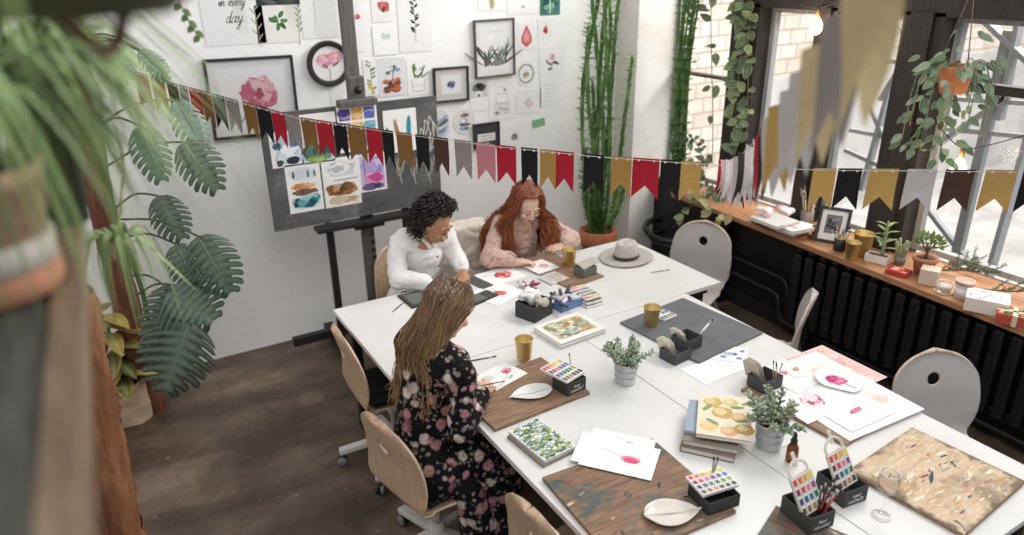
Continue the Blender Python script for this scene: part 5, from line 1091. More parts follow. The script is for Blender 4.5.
def signfr(A, L, W):
    A.rect(-L*.36, -W*.25, L*.36, W*.08, 'f0efed')
    for i in range(2): A.scribble(-L*.3, -W*.2+i*W*.14, L*.58, .016, '2a2a2c', .0035, 10, .1)
    A.rect(-L*.3, -W*.36, L*.1, -W*.32, 'd8d7d5')
framed('charcoal panel with a white lettered block, beside the pink flag', (474, 123, 500, 148), .006, signfr, '4a4a4a', '474747', .02, fm=FRB, glass=False)
wsheet('small strip of green tape on the wall', (532, 119, 545, 127), None, '86b285', roll=6, name='tape_strip', cat='tape')
cutout('white card with a grey ink plant, above the red flag', (504, 126, 522, 149), lambda A, L, W: A.flower(.01, .0, .032, ['7c8486', '9aa1a3', '565d60'], 13))
cutout('tall white sheet with an ochre feather drawing at the top edge', (478, -16, 505, 11), lambda A, L, W: (A.leaf(.0, W*.05, -1.57, W*.5, .045, 'c9b08a'), A.line([(0, W*.2), (0, -W*.4)], .004, '55504b')))
cutout('white sheet with a tiny grey flower sketch at the top edge', (507, -16, 538, 14), lambda A, L, W: A.flower(.0, -W*.25, .018, ['b5b9b9', '8f9596', 'd3d6d6'], 7))
cutout('green aurora-like painting at the top edge', (540, -12, 560, 15), lambda A, L, W: (A.rect(-L*.5, -W*.5, L*.5, W*.5, '4f7f72'), A.wash(-L*.5, -W*.5, L*.5, W*.5, ['3d6a60', '5f9484', '2f5650', '7fae9c'], 26, .03), A.line([(0, W*.5), (0, -W*.45)], .008, 'cfe3d8')), None, '4f7f72')
wsheet('white blank sheet beneath the round peony picture', (331, 88, 344, 112), None, 'efeeed', off=.002)
# --- paintings taped to the blackboard
Yb = BY
class BigArt(Art):
    def wash(s, x0, y0, x1, y1, cols, n=30, r=.02, sx=1.6): return Art.wash(s, x0, y0, x1, y1, cols, int(n*1.6), r*1.35, sx)
def bsheet(label, box, art_, roll=7, col='f3f2f0', off=.0015):
    art = lambda A, L, W: art_(BigArt(A.mb, A.z), L, W)
    return wsheet(label, box, art, col, roll*0, Yb, off, 'taped_painting', 'painting')
def swatch(A, L, W):
    cs = ['5a4f96', 'e0a93a', '6f74bb', '8d7fb0', 'e9c95a', '6fb3c9', 'c8545a', 'd98a6a', '9aa7c9']
    for j in range(3):
        for i in range(3): x0 = -L*.45+i*L*.31; y1 = W*.44-j*W*.3; A.rect(x0, y1-W*.25, x0+L*.27, y1, cs[j*3+i]); A.wash(x0, y1-W*.25, x0+L*.27, y1, [mixc(cs[j*3+i], 'ffffff', .3), cs[j*3+i], mixc(cs[j*3+i], '303060', .25)], 6, .018)
bsheet('sheet of nine colourful watercolour swatches on the blackboard', (338, 105, 378, 151), swatch)
def feather(A, L, W): A.leaf(-L*.05, -W*.3, 1.75, W*.6, .03, 'b98d5f'); A.leaf(L*.22, -W*.3, 1.5, W*.65, .034, '3d9aa0'); A.line([(-L*.05, -W*.3), (-L*.12, W*.3)], .003, '6a4f38'); A.line([(L*.22, -W*.35), (L*.26, W*.33)], .003, '24656c'); A.leaf(-L*.25, -W*.3, 1.9, W*.45, .02, '4b4542')
bsheet('painting of two feathers, brown and teal, on the blackboard', (384, 109, 417, 152), feather)
def inkfl(A, L, W): A.wash(-L*.45, -W*.45, L*.45, W*.4, ['d5e3e6', 'c3cfe0', 'e9eef0'], 14, .03); A.flower(-.05, .02, .03, ['2f3f4d', '3d6470', '55626d'], 8); A.flower(.05, .03, .03, ['4a5aa5', '6f7fc0', '39427a'], 8); A.blob(.03, -.07, .035, '3a3c42', .2, 11, 1.4, .7); A.blob(-.05, -.08, .02, '4f5357', .2); A.flower(.07, .08, .015, ['e0923a', 'd9762f'], 5)
bsheet('painting of dark and blue ink flowers at the blackboard\'s upper corner', (270, 131, 303, 167), inkfl)
def forest(A, L, W):
    A.rect(-L*.46, -W*.45, L*.46, W*.45, 'c9d4d3'); A.wash(-L*.44, -W*.4, L*.44, W*.0, ['4f7568', '6f9186', '35564f', '87a596'], 36, .018, 1)
    for i in range(9): A.leaf(-L*.4+i*L*.1, -W*.2, 1.57, rnd.uniform(.05, .11), .022, rnd.choice(('3d5f58', '5a7d78', '2f4a48')))
    A.wash(-L*.4, -W*.42, L*.4, -W*.25, ['86a35c', 'a3b878', '5f7f4a'], 12, .014)
bsheet('misty green forest painting on the blackboard', (301, 138, 334, 163), forest)
def sea(A, L, W):
    A.wash(-L*.44, W*.1, L*.44, W*.46, ['dde3e6', 'eceef0', 'cfd9de'], 14, .03); [A.leaf(x, .06, 1.57, .05, .014, c) for x, c in ((-.06, '47525a'), (.03, '3f6f5f'), (.07, '55826f'))]
    A.wash(-L*.46, -W*.02, L*.46, W*.08, ['d9a36a', 'e9c08a', 'c98a55'], 12, .016, 2); A.wash(-L*.46, -W*.14, L*.46, -W*.03, ['7a4f3c', '5f6f78', '8d5f44'], 9, .014, 2); A.wash(-L*.46, -W*.46, L*.46, -W*.14, ['3f8a94', '6fb0b5', '2c6670', 'a5cfd2', 'd8e8e9', '274a55'], 34, .018, 1.6)
bsheet('painting of a teal sea under an orange horizon, at the blackboard\'s lower corner', (287, 163, 322, 212), sea)
def dune(A, L, W): A.wash(-L*.46, W*.08, L*.46, W*.46, ['e3e2e3', 'd3d6da', 'efeeed', 'c3c8cd'], 20, .03); A.wash(-L*.46, -W*.3, L*.46, W*.0, ['a5794f', 'c2976a', '8a5f3d', 'd6b48c', '6d4c34'], 44, .022, 1.4); A.wash(-L*.46, -W*.46, L*.46, -W*.28, ['d9c3a5', 'c9a985', 'b08a64'], 14, .018); A.line([(-L*.2, W*.04), (L*.45, W*.05)], .006, '8d9aa0')
bsheet('painting of brown sand dunes under a pale sky, in the middle of the bottom row', (323, 157, 360, 206), dune)
def violet(A, L, W): A.rect(-L*.45, -W*.45, L*.45, W*.45, 'cbb8d8'); A.wash(-L*.44, -W*.1, L*.44, W*.45, ['b8a3d3', 'd9c9e3', '9a8fc4', 'e8dfee'], 24, .024); A.wash(-L*.3, -W*.35, L*.44, W*.02, ['d96fa8', 'e89ac0', 'c04f8f', 'f0c0d6'], 24, .022); A.wash(-L*.44, -W*.45, L*.44, -W*.3, ['4a4668', '6a5f88', '37355a'], 12, .016); A.line([(-L*.3, W*.35), (-L*.28, -W*.3)], .004, '4a4660')
bsheet('violet and magenta sunset painting on the blackboard', (359, 153, 386, 191), violet)
bsheet('plain white sheet taped behind the red and grey flags', (300, 113, 336, 137), lambda A, L, W: A.wash(-L*.3, -W*.4, L*.3, W*.1, ['e3e6e3', 'dfe3e8'], 6, .02), off=.001)
# ================================================================== PLANTS
def blade(mb, pts, w, col, fold=.25, up=V((0, 0, 1))):         # narrow arching leaf
    q = catmull(pts, 5); k = len(q); vs = []; cs = []
    for i, p in enumerate(q):
        t = i/(k-1); d = (q[min(i+1, k-1)]-q[max(i-1, 0)]).normalized(); s = d.cross(up); s = s.normalized() if s.length > 1e-4 else d.orthogonal().normalized(); n = s.cross(d)
        ww = w*(.55+.45*min(1, t*4))*(1-t**2.2)+.0004; vs += [p-s*ww+n*ww*fold, p, p+s*ww+n*ww*fold]; c = mixc(col, 'd5dcae', .25) if False else col; cs += [lin(c), mixc(c, 'e4e8c8', .35), lin(c)]
    fs = []
    for i in range(k-1): fs += [(3*i, 3*i+1, 3*i+4, 3*i+3), (3*i+1, 3*i+2, 3*i+5, 3*i+4)]
    mb.add(vs, fs, LEAF, cs, True)
def oval_leaf(mb, base, tip, nrm, w, col, cupk=.12, droop=.1, edge=None, n=6):
    base, tip = V(base), V(tip); d = tip-base; L = d.length; d = d/L; nrm = V(nrm); s = d.cross(nrm); s = s.normalized() if s.length > 1e-4 else d.orthogonal().normalized(); u = s.cross(d); vs = []; cs = []
    for i in range(n+1):
        t = i/n; ww = w*math.sin(PI*min(1, t**.75*.97+.03))**.8; p = base+d*L*t-u*droop*L*t*t
        vs += [p-s*ww+u*ww*cupk, p-s*ww*.5, p, p+s*ww*.5, p+s*ww+u*ww*cupk]; e = lin(edge or col); c = lin(col); m_ = mixc(c, 'dfe8c4', .18); cs += [e, c, m_, c, e]
    fs = [(5*i+j, 5*i+j+1, 5*i+j+6, 5*i+j+5) for i in range(n) for j in range(4)]; mb.add(vs, fs, LEAF, cs, True)
def split_leaf(mb, base, tip, nrm, w, col, seed=0, droop=.15):  # monstera blade: heart outline cut into fingers
    r_ = random.Random(seed); base, tip = V(base), V(tip); d = tip-base; L = d.length; d = d/L; nrm = V(nrm); s = d.cross(nrm).normalized(); u = s.cross(d)
    mid = lambda t: base+d*L*t-u*droop*L*t*t
    hw = lambda t: w*(math.sin(PI*min(1, max(0, .2+.8*t)**.9)))**.8
    nf = 8; rows = []
    for sd in (-1, 1):
        for k in range(nf):
            t0, t1 = k/nf, (k+1)/nf; gap = .0 if k < 1 else .27
            a0, a1 = t0*.94, t1*.94; ins = .4+.14*r_.random(); out = 1.0+.06*r_.uniform(-1, 1); sw = .16*(1-t0*.3)
            def pt(t, f, sh): return mid(min(1, t+sh*f*f))+s*sd*hw(t)*f*(1-.0*f)+u*(.10*w*math.sin(f*2.6)-.22*w*f*f)
            b0, b1 = a0+(a1-a0)*gap*.5, a1-(a1-a0)*gap*.5; c0, c1 = lin(jit(col, .12)), mixc(col, 'c9d8c4', .18); vs = []; cs = []
            for f, (x0, x1) in ((0, (a0, a1)), (ins, (a0, a1)), (ins+.06, (b0, b1)), (.75, (b0, b1)), (.93*out, (b0+.01, b1-.005)), (1.0*out, (b0+.045, b1-.03))):
                for q in (0, .5, 1): vs.append(pt(x0+(x1-x0)*q, f, sw)+u*(.012*w*(1 if q == .5 else 0))); cs.append(c1 if (f == 0 or q == .5) else c0)
            mb.add(vs, [(3*i+j, 3*i+j+1, 3*i+j+4, 3*i+j+3) for i in range(5) for j in range(2)], LEAF, cs, True)
    mb.tube([mid(t/8)+u*.003 for t in range(9)], [.004*(1-t/10) for t in range(9)], 5, LEAF, mixc(col, 'bcd0a8', .4))
CAMDIR = lambda p: (CAMP-V(p)).normalized()
# --- two bark posts
def post(label, px, Y, z0, z1, r, seed, cols):
    o = PY(*px, Y); r_ = random.Random(seed); t = NT('bark '+label[:12]); v = t.coord((6, 6, 1.2)); n = t.noise(v, 3, 6, .65, .8); n2 = t.noise(t.coord((16, 16, 2)), 4, 5)
    c = t.ramp(n, [(.3, cols[0]), (.5, cols[1]), (.7, cols[2])]); t.link(t.mix(c, t.ramp(n2, [(.35, (.55, .5, .48)), (.6, (1, 1, 1))]), .7, 'MULTIPLY'), t.b.inputs['Base Color']); t.b.inputs['Roughness'].default_value = .7; t.bump(n2, .35, .012)
    m = MB(); n_ = 26
    m.grid(lambda u, v_: V(((r*(1+.1*mnoise.noise(V((math.cos(2*PI*u)*1.4, math.sin(2*PI*u)*1.4, v_*5+seed))))+.02*mnoise.noise(V((u*14, v_*30, seed))))*math.cos(2*PI*u)+.02*math.sin(v_*5+seed), (r*(1+.1*mnoise.noise(V((math.cos(2*PI*u)*1.4, math.sin(2*PI*u)*1.4, v_*5+seed)))))*math.sin(2*PI*u), z0+(z1-z0)*v_)), n_, 40, t.m)
    ob = m.build('timber_post', None, (o.x, Y, 0)); tag(ob, label, 'post'); return ob
pA = post('reddish log post behind the monstera leaves, standing on the floor', (128, 300), 4.42, 0, 3.0, .068, 3, ('4a2317', '6b3a25', '8a5a3c'))
pB = post('orange-brown debarked log post rising at the frame\'s lower edge', (99, 450), 2.35, 0, 1.62, .08, 9, ('5f3820', '80502f', '9a6c48'))
# --- monstera
def monstera():
    o = V((pA.location.x+.02, 4.36, 0)); t = thing('monstera_plant', 'monstera with big split leaves climbing the reddish log post', 'plant', o); YB = 4.36; stem0 = V((pA.location.x+.05, 4.33, 0))
    m = MB(); m.tube(catmull([stem0+V((0, 0, .25)), stem0+V((.03, -.02, .8)), stem0+V((-.02, -.03, 1.3)), stem0+V((.02, -.02, 1.9)), stem0+V((0, -.02, 2.4))], 6), .014, 8, LEAF, '5d6b3c'); m.shift(o).build('stem', t)
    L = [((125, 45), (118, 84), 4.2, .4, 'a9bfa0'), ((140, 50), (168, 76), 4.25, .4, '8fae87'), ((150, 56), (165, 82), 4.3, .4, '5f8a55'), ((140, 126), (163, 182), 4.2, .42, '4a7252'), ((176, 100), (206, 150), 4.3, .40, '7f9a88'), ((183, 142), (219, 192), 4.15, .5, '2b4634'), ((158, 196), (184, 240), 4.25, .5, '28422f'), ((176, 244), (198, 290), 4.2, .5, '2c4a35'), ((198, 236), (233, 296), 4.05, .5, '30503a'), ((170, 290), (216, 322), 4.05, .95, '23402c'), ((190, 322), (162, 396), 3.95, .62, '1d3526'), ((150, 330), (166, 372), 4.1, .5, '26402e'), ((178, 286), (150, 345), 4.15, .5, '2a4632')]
    for k, (b, tp, Y, wr, c) in enumerate(L):
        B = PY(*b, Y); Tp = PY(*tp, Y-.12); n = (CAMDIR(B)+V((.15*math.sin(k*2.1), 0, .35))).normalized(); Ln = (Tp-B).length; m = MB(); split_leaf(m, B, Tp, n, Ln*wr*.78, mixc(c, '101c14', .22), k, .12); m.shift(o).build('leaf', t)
        s = stem0+V((0, 0, max(.35, B.z-.02+.1*math.sin(k)))); m = MB(); m.tube(catmull([s, s.lerp(B, .5)+V((0, -.03, .05)), B, B.lerp(Tp, .05)], 5), [.006]*15+[.004], 6, LEAF, '4a5a38'); m.shift(o).build('petiole', t)
monstera()
# --- croton in a paper bag
def croton():
    o = P(130, 416, 0); t = thing('potted_croton', 'yellow-veined croton plant in a crumpled brown paper bag on the floor', 'plant', o); m = MB()
    for (z0, z1) in ((0, .2),): m.grid(lambda u, v: V(((.105+.02*math.sin(u*2*PI*7)*.35+.012*v+.01*mnoise.noise(V((u*9, v*4, 2))))*math.cos(2*PI*u), (.105+.016*math.sin(u*2*PI*5)*.4+.012*mnoise.noise(V((u*8, v*4, 7))))*math.sin(2*PI*u), .22*v+.012*math.sin(u*2*PI*6)*v)), 40, 8, MATTE, 'b39b80', False)
    m.lathe([(.001, .004), (.1, .004)], 20, m=MATTE, col='8d7a63'); m.build('paper_bag', t); m = MB(); m.lathe([(.1, .16), (.001, .17)], 18, m=MATTE, col='2d241e'); m.build('soil', t)
    m = MB(); m.tube([(0, 0, .15), (.01, 0, .3), (0, .01, .52)], .008, 7, LEAF, '5d4a35'); m.build('stem', t)
    for k in range(34):
        a = k*2.4; z = .2+.012*k; ln = rnd.uniform(.13, .19)*(1.15-.01*k); b = V((.012*math.cos(a), .012*math.sin(a), z)); tp = b+V((math.cos(a)*ln, math.sin(a)*ln, rnd.uniform(-.05, .07))); m = MB(); c = rnd.choice(('a3913f', '6f6a30', 'b89c4c', '585c2e', '7a5530')); oval_leaf(m, b, tp, V((0, 0, 1)), ln*.25, c, .15, .25, edge=rnd.choice(('4a4a28', 'b59a52'))); m.build('leaf', t)
    t.scale = (1.25, 1.25, 1.2)
croton()
# --- the shelf at the viewer's side, with pot, spider plant and hanging bowl
SZ = 2.15
def shelf():
    a, b = P(79, 196, SZ), P(84, 620, SZ); d = (a-b).normalized(); n = V((-d.y, d.x, 0)); a = a+d*.35; GW = wood('grey green weathered shelf board', '55544d', '33342f', 2, .75, axis='y', stretch=9); t = thing('plank_shelf', 'wide weathered grey plank shelf with brown edging, very close to the viewer', 'shelf', (0, 0, 0)); m = MB()
    m.prism([(b.x+n.x*.03, b.y+n.y*.03), (a.x+n.x*.03, a.y+n.y*.03), (a.x+n.x*.75, a.y+n.y*.75), (b.x+n.x*.75, b.y+n.y*.75)], SZ-.03, SZ-.004, GW); m.build('plank', t); m = MB(); BW = wood('brown shelf edging', '8d7760', '66533f', 2, .6, axis='y')
    m.prism([(b.x, b.y), (a.x, a.y), (a.x+n.x*.03, a.y+n.y*.03), (b.x+n.x*.03, b.y+n.y*.03)], SZ-.045, SZ, BW); m.build('edging', t)
    m = MB(); 
    for q in (.25, .8): p = b.lerp(a, q)+n*.5; m.box((p.x, p.y, (SZ-.03)/2), (.08, .08, SZ-.03), m=GW)
    p = b.lerp(a, .8)+n*.5; q0 = b.lerp(a, .25)+n*.5; m.bar((p.x, p.y, SZ-.08), (q0.x, q0.y, SZ-.08), .06, .08, GW); m.build('support', t)
    return n, d
SN, SD = shelf()
def shelf_pot():
    o = P(-14, 292, SZ); t = thing('stoneware_pot', 'mossy terracotta pot with a whitish band, on the plank shelf', 'pot', o); N_ = NT('mossy terracotta'); v = N_.coord(); n = N_.noise(v, 22, 5, .65); N_.link(N_.ramp(n, [(.35, 'a58468'), (.55, 'c0a488'), (.7, '97986f')]), N_.b.inputs['Base Color']); N_.b.inputs['Roughness'].default_value = .9
    m = MB(); m.lathe([(.001, 0), (.078, 0), (.082, .004), (.085, .032), (.08, .034)], 30, m=TERRA, col='c68a6c'); m.build('saucer', t); m = MB(); m.lathe([(.07, .034), (.083, .036), (.085, .066), (.08, .068)], 30, m=TERRA, col='d9d3c8'); m.build('white_band', t)
    m = MB(); m.lathe([(.07, .066), (.079, .068), (.088, .13), (.092, .132), (.092, .15), (.083, .15), (.078, .12), (.001, .12)], 30, m=N_.m); m.build('pot_body', t); return o
PO = shelf_pot()
def spider(label, C, aims, n, w, seed, ln, cols, o=None):
    r_ = random.Random(seed); t = thing('spider_plant', label, 'plant', C)
    m = MB(); m.lathe([(.001, -.05), (.03, -.045), (.04, -.01), (.03, .01), (.001, .015)], 14, m=MATTE, col='4a4232'); m.build('crown', t)
    for k in range(n):
        if k < 2*len(aims): q_ = aims[k % len(aims)]; e_ = 8 if k >= len(aims) else 0; tip = PD(q_[0]-e_*2, q_[1]+e_*r_.uniform(-2, 2), q_[2]+.3)-C; L = tip.length; b = V((0, 0, .0)); midp = tip*.45+V((0, 0, .16*L+.03)); pts = [b, tip*.18+V((0, 0, .1*L+.02)), midp, tip*.8+V((0, 0, .08*L)), tip]
        else:
            a = r_.uniform(0, 2*PI); L = r_.uniform(*ln); d = V((math.cos(a), math.sin(a), 0)); e = r_.uniform(.35, .95); pts = [V((0, 0, 0)), d*L*.2*e+V((0, 0, .22*L)), d*L*.5*e+V((0, 0, .28*L)), d*L*.8*e+V((0, 0, .02*L)), d*L*e+V((0, 0, -.4*L))]
        m = MB(); blade(m, pts, w*r_.uniform(.7, 1.15)*(1.3 if k < 2*len(aims) else 1), jit(r_.choice(cols), .12), up=(V((0, 0, 1))+CAMDIR(C)*1.6).normalized() if k < 2*len(aims) else V((0, 0, 1))); m.build('leaf', t)
    return t
GC = ('567a2c', '6d8f3c', '44651f', '87a54c', '5f8532')
spider('big spider plant with arching leaves spilling over the plank shelf', PO+V((0.02, 0.02, .16)), [], 130, .0048, 11, (.24, .42), GC)
spider('spider plant behind the mossy pot, its long leaves sweeping toward the peony print', PD(30, 90, 1.25), [(212, 74, 1.5), (222, 118, 1.45), (195, 122, 1.4), (170, 150, 1.35), (200, 66, 1.7), (238, 92, 1.6), (150, 130, 1.3), (120, 215, 1.25), (100, 190, 1.2), (130, 175, 1.3), (86, 170, 1.1), (160, 100, 1.4), (110, 150, 1.2), (140, 205, 1.35), (175, 95, 1.5), (160, 60, 1.4), (140, 80, 1.3), (118, 110, 1.25), (185, 135, 1.45), (128, 140, 1.3)], 170, .0044, 12, (.2, .36), GC)
def perch():
    c = PD(30, 90, 1.25); t = thing('clay_pot', 'dark slender pot hidden under the spider plant behind the mossy pot', 'pot', V((c.x, c.y, SZ))); h = c.z-SZ-.03; m = MB(); m.lathe([(.001, 0), (.034, 0), (.045, h*.9), (.048, h*.9), (.048, h), (.042, h), (.04, h*.85), (.001, h*.85)], 24, m=TERRA, col='34322c'); m.build('pot_body', t)
perch()
def hanging_bowl():
    c = PD(34, -66, .66); t = thing('hanging_bowl', 'dark hanging planter bowl overhead at the corner of the view, close to the viewer', 'planter', c); m = MB(); DK = attr_mat('dark glazed pot', .5, 0, .25, 20); m.lathe([(.001, -.06), (.08, -.055), (.13, -.02), (.15, .04), (.145, .045), (.12, -.01), (.001, -.03)], 36, m=DK, col='4d5036'); m.build('bowl', t)
    m = MB()
    for k in range(3): a = 2*PI*k/3; m.tube([(.145*math.cos(a), .145*math.sin(a), .04), (0, 0, .6)], .003, 6, MATTE, '6b5a45')
    m.build('cord', t); m = MB(); A = PD(130, 6, .75)-c; B = PD(118, 40, .78)-c; D = PD(84, 36, .76)-c; m.tube(catmull([V((.1, .05, -.02)), A, B, B.lerp(D, .5)+V((0, 0, -.012)), D, D+V((-.03, .0, .03))], 6), .0055, 8, MATTE, '5f3d2c'); m.build('dangling_root', t)
    for k in range(16):
        a = rnd.uniform(0, 2*PI); d = V((math.cos(a), math.sin(a), 0)); L = rnd.uniform(.12, .24); m = MB(); blade(m, [d*.1+V((0, 0, .0)), d*.16+V((0, 0, .08)), d*(.16+L*.3)+V((0, 0, .03)), d*(.17+L*.42)+V((0, 0, -L*.45))], .007, jit(rnd.choice(GC), .15)); m.build('leaf', t)
hanging_bowl()
def plantlet():
    c = PD(120, 243, 1.9); t = thing('spider_plantlet', 'spider plant baby dangling on its runner in front of the log post', 'plant', c); m = MB(); top = PD(60, 100, 1.3)-c; m.tube(catmull([top, top*.7+V((.03, 0, .08)), PD(122, 150, 1.75)-c, PD(121, 200, 1.87)-c, V((0, 0, .02))], 7), .0028, 6, LEAF, 'a3a565'); m.build('runner', t)
    m = MB(); m.ell((0, 0, 0), (.018, .018, .014), m=LEAF, col='cdbf95')
    for k in range(8): a = k*.8; m.tube([(0, 0, 0), (.022*math.cos(a), .022*math.sin(a), -.006), (.03*math.cos(a), .03*math.sin(a), -.03)], .003, 5, LEAF, 'd8cba6')
    m.build('root_knot', t)
    for k in range(26):
        a = rnd.uniform(0, 2*PI); d = V((math.cos(a), math.sin(a), 0)); L = rnd.uniform(.1, .24); m = MB(); blade(m, [V((0, 0, 0)), d*L*.3+V((0, 0, .03)), d*L*.5+V((0, 0, -L*.25)), d*L*.58+V((0, 0, -L*.85))], .005, jit(rnd.choice(GC), .15)); m.build('leaf', t)
    for q in ((196, 290, 1.8), (165, 262, 1.85), (180, 240, 2.0)): m = MB(); e = PD(*q)-c; blade(m, [V((0, 0, 0)), e*.4+V((0, 0, .04)), e], .005, '93a85a'); m.build('leaf', t)
plantlet()
def hanging_sprig():
    c = PD(176, -6, 2.2); t = thing('trailing_sprig', 'thin trailing green sprig hanging in front of the script poster', 'plant', c); m = MB(); pts = [PD(*q, 2.2)-c for q in ((176, -6), (184, 12), (191, 24), (199, 38))]; m.tube(catmull(pts, 4), .002, 5, LEAF, '5d7440'); m.build('stem', t)
    for k, q in enumerate(((180, 4), (183, 9), (187, 15), (189, 21), (193, 26), (196, 31), (199, 36))): b = PD(*q, 2.2)-c; m = MB(); oval_leaf(m, b, b+RT*.018*(1 if k % 2 else -1)+V((0, 0, -.018)), CAMDIR(c), .008, '6b8a4c'); m.build('leaf', t)
hanging_sprig()
# --- tall euphorbia in a terracotta pot by the pillar
def euphorbia(label, o, pot, stems, name='euphorbia_plant', rad=.021, col='557a42', seed=2, potcol='c4764f', potz=1.0, leafy=True):
    r_ = random.Random(seed); t = thing(name, label, 'plant', o)
    if pot: m = MB(); s = pot; hs = s*potz; m.lathe([(.001, 0), (.1*s, 0), (.135*s, .26*hs), (.145*s, .26*hs), (.15*s, .27*hs), (.15*s, .335*hs), (.138*s, .34*hs), (.13*s, .3*hs), (.001, .3*hs)], 32, m=TERRA, col=potcol); m.build('terracotta_pot', t); m = MB(); m.lathe([(.13*s, .302*hs), (.001, .31*hs)], 20, m=MATTE, col='3a2c24'); m.build('soil', t)
    for pts in stems:
        m = MB(); q = catmull(pts, 8); k = len(q); vs = []; n = 6
        for i, p in enumerate(q):
            tt = i/(k-1); rr = rad*(1-.25*tt)*(1 if tt < .97 else .4)
            for j in range(n): a = 2*PI*j/n+tt*1.5; f = 1.0 if j % 2 == 0 else .38; f *= 1+.18*math.sin(i*2.2+j); vs.append(p+V((math.cos(a), math.sin(a), 0))*rr*f)
        cs = [lin(jit(r_.choice((col, '7f9f66', '4d6e3c')), .2)) for _ in vs]; m.add(vs, [(i*n+j, i*n+(j+1) % n, (i+1)*n+(j+1) % n, (i+1)*n+j) for i in range(k-1) for j in range(n)]+[tuple(range((k-1)*n, k*n))], LEAF, cs, False)
        if leafy:
            for i in range(2, k):
                for _ in range(6): a = r_.uniform(0, 2*PI); d = V((math.cos(a), math.sin(a), .5)); b = q[i]+V((math.cos(a), math.sin(a), 0))*rad*.8; oval_leaf(m, b, b+d*r_.uniform(.025, .05), V((0, 0, 1)), .011, jit(r_.choice(('6f9a52', '86ad66', '55803f')), .2), n=3)
        m.build('stem', t)
    return t
EO = V((3.42, 4.46, 0))
st = []
for k, (bx, tops) in enumerate((((590, 225), ((585, 170), (583, 90), (596, 10), (604, -40))), ((596, 225), ((598, 150), (600, 70), (606, 0), (612, -40))), ((600, 228), ((606, 160), (612, 80), (616, 20), (622, -30))), ((604, 230), ((600, 180), (590, 120), (587, 60), (588, 25))), ((594, 230), ((592, 190), (594, 130), (592, 80))), ((608, 228), ((616, 195), (622, 140), (628, 90), (632, 55))), ((602, 226), ((608, 200), (610, 120), (606, 50), (603, -20))), ((599, 224), ((594, 180), (602, 100), (610, 40), (608, -10))), ((610, 226), ((620, 205), (625, 180), (628, 165))), ((596, 230), ((586, 205), (584, 180), (586, 150))), ((600, 228), ((604, 140), (598, 60), (592, 0), (594, -40))))):
    Yk = 4.46+.06*math.sin(k*1.7); st.append([PY(*bx, 4.46)-EO]+[PY(*q, Yk)-EO for q in tops])
euphorbia('tall euphorbia with many upright green stems in a terracotta pot by the white pillar', EO, 1.0, [[V((p[0].x*.8, p[0].y, .44))]+p[1:] for p in st], potz=1.45)
EO2 = V((4.05, 4.2, .815)); st = []
for k in range(7):
    x0 = 676+k*2.2; st.append([V((.02*math.cos(k), .02*math.sin(k), .1)), PY(x0-4, 150, 4.2+.03*math.sin(k))-EO2, PY(x0, 70, 4.2)-EO2, PY(x0+4+k, 0+8*math.sin(k*2), 4.2)-EO2, PY(x0+7+k, -30, 4.2)-EO2])
euphorbia('slim dark green euphorbia standing on the sill against the pillar edge', EO2, .42, st, rad=.012, col='3f5f38', seed=5, potcol='4a4642')
# --- hoya vines hanging down the first window post and a single vine in the window
def vine(label, path, X, n, sz, cols, seed, spread=.05, name='hanging_vine'):
    r_ = random.Random(seed); pts = catmull([PX(*p, X) for p in path], 8); o = pts[0].copy(); t = thing(name, label, 'plant', o); m = MB(); m.tube([p-o for p in pts], .0035, 6, LEAF, '7a6a50'); m.build('stem', t)
    for k in range(n):
        p = pts[int(r_.random()*(len(pts)-1))]-o+V((r_.uniform(-.02, .02), r_.uniform(-spread, spread), r_.uniform(-.03, .03))); a = r_.uniform(0, 2*PI); L = sz*r_.uniform(.7, 1.2); d = V((-.35, math.cos(a)*.8, -.35+math.sin(a)*.6)).normalized(); m = MB(); c = r_.choice(cols); oval_leaf(m, p, p+d*L, (CAMDIR(o)+V((0, 0, .5))).normalized(), L*.3, jit(c, .15), edge=mixc(c, 'd8dcc0', .45)); m.build('leaf', t)
HC = ('55703f', '6f8a55', '4a6238', '8a9c6b', '3f5533')
vine('dense variegated vine hanging down the first dark window post', [(744, -20), (742, 30), (739, 70), (736, 110), (735, 160)], 4.05, 62, .088, HC, 21, .06)
vine('second strand of vine hanging close beside the dense one', [(752, -20), (748, 50), (748, 95), (746, 140)], 4.04, 34, .095, HC, 22, .03)
vine('thin woody vine with sparse leaves hanging in the brick-view window', [(711, -20), (711, 30), (712, 80), (713, 130), (712, 165)], 4.1, 16, .09, HC, 23, .07)
vine('leafy vine tips hanging at the pillar edge', [(688, -20), (692, 10), (688, 40), (686, 75)], 4.1, 22, .08, HC, 24, .05)
vine('bushy tangled vine on the window sill behind the gold flag', [(690, 135), (700, 150), (704, 175), (712, 195), (715, 200)], 4.0, 40, .07, HC, 25, .09, 'trailing_plant')
vine('trailing shoot with pale leaves hanging over the sill onto the dark wall', [(700, 196), (692, 205), (684, 215), (672, 228)], 3.8, 9, .085, ('6f8a55', '8fa070', 'b5a468'), 26, .05, 'trailing_plant')
vine('second trailing shoot over the sill above the grey chair', [(702, 192), (708, 206), (718, 212), (728, 216)], 3.78, 9, .085, ('6f8a55', '8fa070', 'b5a468'), 27, .05, 'trailing_plant')
